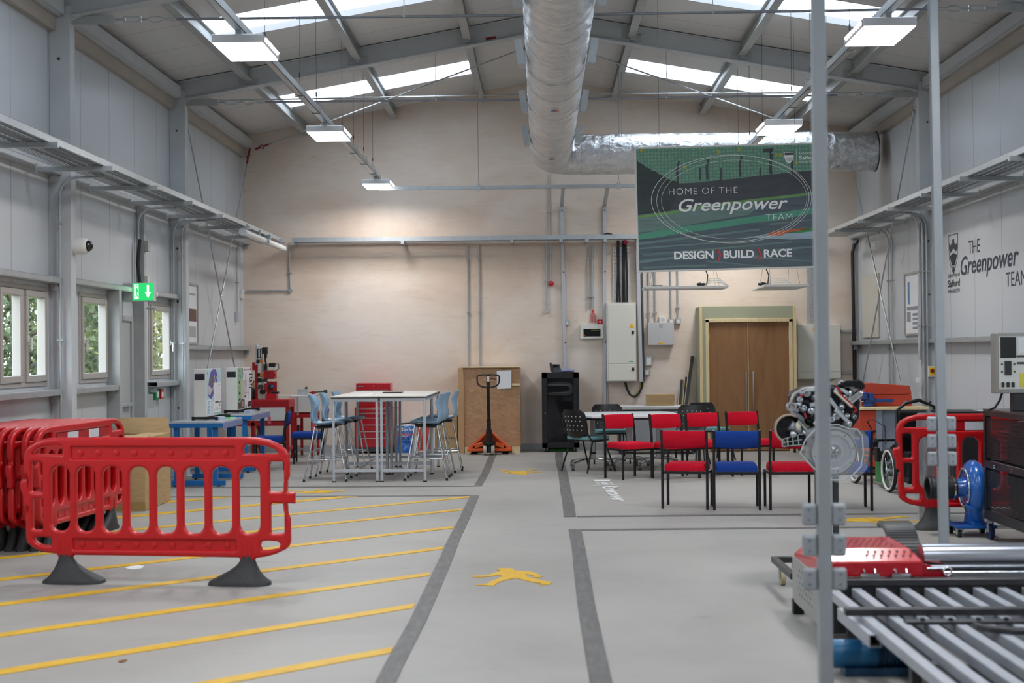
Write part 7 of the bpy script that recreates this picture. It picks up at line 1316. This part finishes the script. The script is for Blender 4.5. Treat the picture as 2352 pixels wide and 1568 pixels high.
MB().bar(EW(1833, 965, -.17), EW(1864, 1000, -.17), .014, .012).build('brace_strut', mat('sage_strut', '8c9792', .5), t, world=True); MB().ball(EW(1834, 978, -.16), .026, 10, 8, (.8, .5, 1.3)).build('oval_plate', mat('cream_cut_face', 'cfc8b4'), t, world=True, smooth=50)
outl_([(1796, 1008), (1830, 1000), (1842, 995), (1842, 1020), (1797, 1025)], -.14, -.05, 'intake_core', DK, .004); m = MB()
for a, b in (((1796, 1009), (1842, 996)), ((1796, 1017), (1842, 1009)), ((1797, 1025), (1842, 1021)), ((1796, 1008), (1797, 1025)), ((1808, 1005), (1810, 1024)), ((1820, 1002), (1822, 1023)), ((1832, 999), (1835, 1022))): m.bar(EW(*a, -.15), EW(*b, -.15), .008, .006)
m.build('intake_grille', mat('grey_green_grille', '98a5a0', .4), t, world=True); outl_([(1840, 990), (1870, 975), (1872, 1000), (1856, 1030), (1848, 1038), (1842, 1020)], -.12, .05, 'lower_casting', ALU2, .012); outl_([(1855, 1035), (1875, 1035), (1890, 1080), (1870, 1075)], -.12, .0, 'sump_side', ALU2, .01)
outl_([(1964, 985), (1985, 990), (1978, 1005), (1962, 1000)], -.10, .0, 'rear_mount', DK, .01)
# ================================================================== CONVEYOR RIG
t = thing('conveyor_rig', 'low slatted bed of grey square bars with red perforated drive cover', 'conveyor', (2.6, 7.0, 0)); GP = mat('satin_grey_panel', '9a9b97', .45, .2); DKF = mat('dark_bronze_steel', '3f3f41', .4, .5); BARM = mat('grey_square_bar', 'a7abb2', .4, .3, .05)
X0 = 1.508
MB().prism([(7.80, .075), (8.64, .075), (8.64, .345), (7.80, .345)], (X0, 0, 0), (0, 1, 0), (0, 0, 1), (.03, 0, 0)).build('side_panel', GP, t, world=True, bevel=.004)
m = MB()
for i in range(6):
    for j in range(5): m.cyl((X0-.001, 8.02+i*.075+(j % 2)*.037, .15+j*.035), (X0, 8.02+i*.075+(j % 2)*.037, .15+j*.035), .010, n=4)
m.build('vent_pattern', DK, t, world=True)
# red cover
x0, x1 = X0, 2.07; A = [(x0, 7.80, .345), (x1, 7.80, .345), (x1, 8.60, .345), (x0, 8.60, .345)]; B = [(x0+.13, 7.97, .48), (x1-.03, 7.97, .48), (x1-.02, 8.45, .48), (x0+.09, 8.45, .48)]; Cc = [(x0+.02, 7.80, .43), (x1, 7.80, .43), (x1, 8.60, .43), (x0+.01, 8.60, .37)]
m = MB(); m.add(A+Cc+B, [(0, 3, 2, 1), (0, 1, 5, 4), (1, 2, 6, 5), (2, 3, 7, 6), (3, 0, 4, 7), (4, 5, 9, 8), (5, 6, 10, 9), (6, 7, 11, 10), (7, 4, 8, 11), (8, 9, 10, 11)]); m.build('drive_cover', REDG, t, world=True, bevel=.008, seg=2)
m = MB()
for i in range(9):
    for j in range(7):
        x = x0+.16+i*.036+(j % 2)*.018; y = 8.03+j*.055; m.cyl((x, y, .4795), (x, y, .4815), .009, n=4)
for i in range(7):
    for j in range(2): m.cyl((x0+.27+i*.04+(j % 2)*.02, 7.855+j*.055, .452+j*.015), (x0+.27+i*.04+(j % 2)*.02, 7.85+j*.055, .456+j*.015), .008, n=4)
for i in range(8):
    for j in range(3): u = i/8; m.cyl((x0+.035+j*.028, 7.95+i*.07+(j % 2)*.035, .40+j*.028), (x0+.031+j*.028, 7.95+i*.07+(j % 2)*.035, .406+j*.028), .009, n=4)
m.build('perforations', mat('dark_red_hole', '4c0d12', .6), t, world=True)
m = MB()
for xx in (1.78, 1.95): MB().box(xx-.05, xx+.05, 7.785, 7.80, .345, .365).cyl((xx-.03, 7.785, .37), (xx-.03, 7.795, .385), .006, n=8).cyl((xx+.03, 7.785, .37), (xx+.03, 7.795, .39), .006, n=8).build('hinge', CHROME, t, world=True)
for y, h in ((8.60, .09), (7.76, .16)): MB().box(X0-.005, X0+.06, y-.02, y+.05, 0, h).build('foot', BLK, t, world=True, bevel=.004)
MB().box(X0+.03, 5.6, 7.72, 7.80, .31, .345).box(X0+.05, 5.6, 7.74, 7.78, .05, .31).build('rear_beam', DKF, t, world=True, bevel=.003)
xs = []; k = 0
x = 1.535
while x < 4.6:
    MB().box(x, x+.05, 5.2, 7.72, .25, .30).build('bar', BARM, t, world=True, bevel=.003); x += .13; k += 1
MB().box(1.46, 4.8, 6.90, 6.96, .30, .335).build('cross_rail', DKF, t, world=True, bevel=.004); MB().box(1.70, 4.8, 6.68, 6.76, .30, .312).build('bolt_strip', DKF, t, world=True)
m = MB()
for k in range(22): MB().cyl((1.78+k*.13, 6.72, .312), (1.78+k*.13, 6.72, .325), .012, n=6).build('bolt', DISC, t, world=True)
cs = [(1.98, 6.55), (2.02, 6.48), (2.10, 6.43), (2.25, 6.40), (2.6, 6.42), (3.2, 6.48), (4.0, 6.50), (4.8, 6.50)]
for p, q in zip(cs, cs[1:]): pass
MB().prism(cs+[(b[0], b[1]+.07) for b in cs[::-1]], (0, 0, .30), (1, 0, 0), (0, 1, 0), (0, 0, .025)).build('curved_rail', DKF, t, world=True, bevel=.004)
MB().box(1.62, 1.66, 5.2, 7.7, .18, .25).box(1.6, 4.8, 6.0, 6.06, .12, .25).box(2.9, 2.96, 5.2, 7.7, .1, .25).build('under_frame', DKF, t, world=True)
# open square tube end
m = MB(); xa, za = P(2011, 1468, 6.6).x, .24; ya = 6.6
m.box(xa-.03, xa+.03, ya, 7.3, za-.03, za-.024).box(xa-.03, xa+.03, ya, 7.3, za+.024, za+.03).box(xa-.03, xa-.024, ya, 7.3, za-.024, za+.024).box(xa+.024, xa+.03, ya, 7.3, za-.024, za+.024).build('open_tube', BARM, t, world=True)
mm_ = P(1945, 1500, 7.0); MB().lathe((mm_.x-.09, 7.0, .10), (1, 0, 0), [(0, .05), (.01, .066), (.03, .07), (.22, .07), (.24, .06)], 28).build('motor', mat('blue_motor_paint', '1c5f8a', .35), t, world=True, smooth=40)
m = MB()
for k in range(12): m.torus((mm_.x+.15+k*.02, 7.0, .10), (1, 0, 0), .066, .004, 24, 5)
m.cyl((mm_.x+.15, 7.0, .10), (mm_.x+.40, 7.0, .10), .06, n=20); m.box(mm_.x-.02, mm_.x+.3, 6.94, 7.06, 0, .04).build('motor_fins', mat('dark_blue_motor', '173f5e', .4), t, world=True, smooth=30)
for yy in (7.60, 6.3, 5.3): MB().box(3.6, 3.68, yy, yy+.06, 0, .25).build('leg', DKF, t, world=True); MB().box(1.62, 1.67, yy, yy+.06, 0, .2).build('leg', DKF, t, world=True)
# red plate edge at bottom right
MB().box(2.95, 4.4, 5.35, 5.45, .30, .33).build('red_edge', REDG, t, world=True)
# silver cylinder
t = thing('linear_drive', 'long shiny silver cylinder lying behind the grey bars', 'cylinder', (3.5, 8.15, .35)); q = F(2100, 1300, .40)
MB().lathe((2.11, 8.0, .425), (1, 0, 0), [(0, .06), (.004, .075), (3.2, .075)], 40).build('barrel', mat('polished_aluminium', 'c9ccd4', .2, .95, .03), t, world=True, smooth=30); MB().box(2.10, 5.1, 7.92, 8.08, .16, .355).build('mounting_rail', ALU, t, world=True, bevel=.004); MB().box(1.9, 5.1, 7.83, 7.92, .29, .315).build('front_rail', DKF, t, world=True)
MB().prism([(0, 0), (.18, 0), (.15, .04), (.04, .09), (0, .09)], (2.07, 7.84, .315), (1, 0, 0), (0, 0, 1), (0, .05, 0)).build('red_bracket', REDG, t, world=True); m = MB().torus((2.21, 7.82, .37), (0, 1, 0), .022, .006, 20, 8).cyl((2.10, 7.83, .385), (2.2, 7.83, .385), .007, n=8); m.build('eye_bolt', CHROME, t, world=True, smooth=50)
for k in range(3): MB().box(2.6+k*.9, 2.68+k*.9, 7.95, 8.05, 0, .16).build('foot', DKF, t, world=True)
# cable chain
t = thing('cable_chain', 'black ribbed cable drag chain arching behind the red cover', 'cable chain', (2.2, 8.8, 0)); pth = []
for k in range(26):
    u = k/25; a = math.radians(75+115*u)
    pth.append((2.07, 8.95-.33*math.cos(a)*-1 if False else 8.72+.28*math.cos(a), .28+.24*math.sin(a)))
m = MB()
for p, q_ in zip(pth, pth[1:]):
    p, q_ = Vector(p), Vector(q_); c = (p+q_)/2; d = (q_-p); m.bar(p+d*.08, q_-d*.08, .17, .04, up=(1, 0, 0) if False else (0, 0, 1) if abs(d.normalized().z) < .9 else (0, 1, 0))
o = m.build('links', BLK, t, world=True); MB().tube([Vector(p)+Vector((0, 0, 0)) for p in pth], .018, 6).build('core_cables', DISC, t, world=True, smooth=50); MB().box(1.99, 2.15, 8.5, 9.0, 0, .12).build('base_tray', DKF, t, world=True)
for c in (o,): c.location.x += .08
# caster frame behind left
t = thing('trolley_frame', 'small black wheeled frame sticking out behind the red cover', 'trolley', (1.7, 9.6, 0)); MB().box(1.55, 2.2, 9.66, 9.70, .15, .19).box(1.55, 1.59, 8.95, 9.66, .15, .19).box(2.16, 2.2, 8.95, 9.66, .15, .19).build('frame', DKF, t, world=True, bevel=.003)
for x, y in ((1.62, 9.66), (2.12, 9.66), (1.62, 9.02), (2.12, 9.02)): castor(t, x, y, .05, col_=mat('tan_wheel', 'a39a78', .5))
# ================================================================== BLACK TEST CABINET, CONTROL PANEL, FAN
t = thing('test_cabinet', 'tall black mesh-sided cabinet on castors at the right edge', 'cabinet', (4.1, 11.4, 0)); X0 = 3.69; x1 = 4.75; y0, y1 = 10.9, 11.97
MESHB = bpy.data.materials.new('black_mesh_panel'); MESHB.use_nodes = True; perforate(MESHB, '1a1b1e', (.016, .016), (.55, .5), (1, 2), .2)
for yy in (y0, y1-.05):
    for xx in (X0, x1-.05): MB().box(xx, xx+.05, yy, yy+.05, .17, 1.07).build('corner_post', BLKM, t, world=True, bevel=.003)
for z0_, z1_ in ((.17, .25), (.60, .66), (1.03, 1.07)): MB().box(X0, X0+.05, y0+.05, y1-.05, z0_, z1_).box(x1-.05, x1, y0+.05, y1-.05, z0_, z1_).box(X0+.05, x1-.05, y0, y0+.05, z0_, z1_).box(X0+.05, x1-.05, y1-.05, y1, z0_, z1_).build('rail', BLKM, t, world=True, bevel=.003)
MB().box(X0, x1, y0, y1, 1.07, 1.085).build('top', mat('dark_satin_top', '3a3b3e', .25), t, world=True); MB().box(X0+.05, x1-.05, y0+.05, y1-.05, .22, .25).build('bottom_tray', BLKM, t, world=True)
for z0_, z1_ in ((.68, 1.02), (.26, .58)): MB().quad((X0+.01, y0+.04, z0_), (X0+.01, y1-.04, z0_), (X0+.01, y1-.04, z1_), (X0+.01, y0+.04, z1_)).build('mesh_panel', MESHB, t, world=True)
m = MB()
for k in range(7): m.box(X0+.12, X0+.15, y0+.10, y1-.1, .72+k*.04, .735+k*.04)
m.build('heat_exchanger', mat('dark_copper', '4a2a24', .4, .4), t, world=True); MB().box(X0+.18, x1-.1, y0+.12, y1-.12, .26, .98).build('inner_unit', mat('inner_black', '1c1c1f', .6), t, world=True)
for z in (.615, .635): MB().cyl((X0-.006, y0+.3, z), (X0-.006, y0+.34, z), .008, n=8).cyl((X0-.006, y1-.3, z), (X0-.006, y1-.34, z), .008, n=8).build('fastener', CHROME, t, world=True)
NVY = mat('navy_castor_tyre', '1c2c54', .5)
for x, y in ((X0+.04, y0+.06), (X0+.04, y1-.04), (x1-.06, y0+.06), (x1-.06, y1-.04)): castor(t, x, y, .065, col_=NVY)
t = thing('control_panel', 'white instrument panel on a black stand above the mesh cabinet', 'control panel', (3.95, 11.4, 1.085)); a = P(2288, 764, 11.4); b = P(2352, 903, 11.4); x0 = a.x; x1_ = x0+.62; z0_, z1_ = b.z, a.z
MB().box(x0, x1_, 11.4, 11.55, z0_, z1_).build('case', mat('taupe_aluminium', '8f8e88', .4, .4), t, world=True, bevel=.006); MB().box(x0+.018, x1_-.018, 11.394, 11.4, z0_+.035, z1_-.03).build('face', WHTM, t, world=True)
MB().box(x0+.025, x0+.155, 11.388, 11.394, z1_-.20, z1_-.035).build('screen', GLASSD, t, world=True, bevel=.003); MB().box(x0+.062, x0+.112, 11.375, 11.394, z1_-.335, z1_-.225).build('meter', BLK, t, world=True, bevel=.003)
for k in range(3): MB().box(x0+.035+k*.04, x0+.057+k*.04, 11.38, 11.394, z0_+.05, z0_+.09).build('toggle', BLK, t, world=True, bevel=.003)
MB().box(x0+.175, x0+.38, 11.391, 11.394, z1_-.16, z1_-.04).build('scale_chart', PAPER, t, world=True); MB().box(x0+.16, x0+.4, 11.386, 11.394, z1_-.195, z1_-.18).box(x0+.16, x0+.4, 11.386, 11.394, z1_-.25, z1_-.235).build('black_bar', BLK, t, world=True); MB().box(x0+.18, x0+.38, 11.391, 11.394, z0_+.05, z0_+.16).build('yellow_chart', mat('yellow_print', 'd6cf4a', .5), t, world=True)
for xx in (x0+.04, x0+.14):
    for z in (z1_-.25, z1_-.31): MB().cyl((xx-.0, 11.385, z), (xx, 11.394, z), .007, n=8).build('terminal', BLK, t, world=True)
MB().box(x0+.14, x0+.30, 11.42, 11.52, 1.086, z0_).build('stand', BLKM, t, world=True, bevel=.004); MB().tube([(x0+.1, 11.56, z0_+.02), (x0+.08, 11.58, z0_-.06), (x0+.04, 11.58, z0_-.12), (x0-.02, 11.56, z0_-.14)], .01, 6).build('cable', BLK, t, world=True, smooth=50)
t = thing('centrifugal_fan', 'blue centrifugal fan with black inlet hose beside the black cabinet', 'fan', (3.5, 12.15, 0)); BF = mat('gloss_blue_paint', '1658a6', .22, 0, .05, coat=.3); Yf = 12.2; c = P(2232, 1120, Yf); fx_ = P(2222, 1120, Yf).x
MB().lathe((fx_-.03, Yf, c.z), (1, 0, 0), [(0, .10), (.01, .17), (.03, .215), (.06, .235), (.10, .235), (.13, .215), (.14, .1)], 40).build('volute', BF, t, world=True, smooth=35)
MB().cyl((fx_+.02, Yf-.12, c.z-.12), (fx_+.06, Yf-.04, c.z-.28), .07, n=20).build('outlet', BF, t, world=True, smooth=40); MB().lathe((P(2192, 1117, Yf).x, Yf, c.z), (1, 0, 0), [(0, .075), (.06, .08), (.13, .11)], 28).build('inlet_cone', BF, t, world=True, smooth=40)
hx0 = P(2129, 1117, Yf).x; hx1 = P(2194, 1117, Yf).x; prof = [(0, .098), (.02, .10), (.03, .092)]+[(.03+(hx1-hx0-.03)*k/8, .094+.003*(k % 2)) for k in range(1, 9)]
m = MB(); m.lathe((hx0, Yf, c.z), (1, 0, 0), prof, 32, cap=False); m.lathe((hx0, Yf, c.z), (1, 0, 0), [(0, .098), (.005, .085), (.2, .080), (.201, .0)], 32, cap=False); m.build('inlet_hose', mat('black_hose_rubber', '1b1b1c', .5), t, world=True, smooth=40)
MB().cyl((hx1-.03, Yf, c.z), (hx1-.015, Yf, c.z), .101, n=28).build('hose_clip', CHROME, t, world=True, smooth=40); m = MB()
for k in range(8): a = math.radians(80+k*24); m.cyl((fx_-.045, Yf+.16*math.cos(a), c.z+.16*math.sin(a)), (fx_-.025, Yf+.16*math.cos(a), c.z+.16*math.sin(a)), .012, n=8)
m.torus((fx_-.03, Yf, c.z), (1, 0, 0), .16, .008, 36, 6); m.build('flange_bolts', ALU, t, world=True, smooth=40)
MB().box(fx_-.14, fx_+.2, Yf-.16, Yf+.16, .075, .10).build('trolley_base', BF, t, world=True, bevel=.004); MB().prism([(-.12, 0), (.12, 0), (.05, .18), (-.05, .18)], (fx_+.0, Yf, .10), (0, 1, 0), (0, 0, 1), (.08, 0, 0)).build('pedestal', BF, t, world=True, bevel=.004)
for x, y in ((fx_-.11, Yf-.13), (fx_+.16, Yf-.13), (fx_-.11, Yf+.13), (fx_+.16, Yf+.13)): castor(t, x, y, .031)
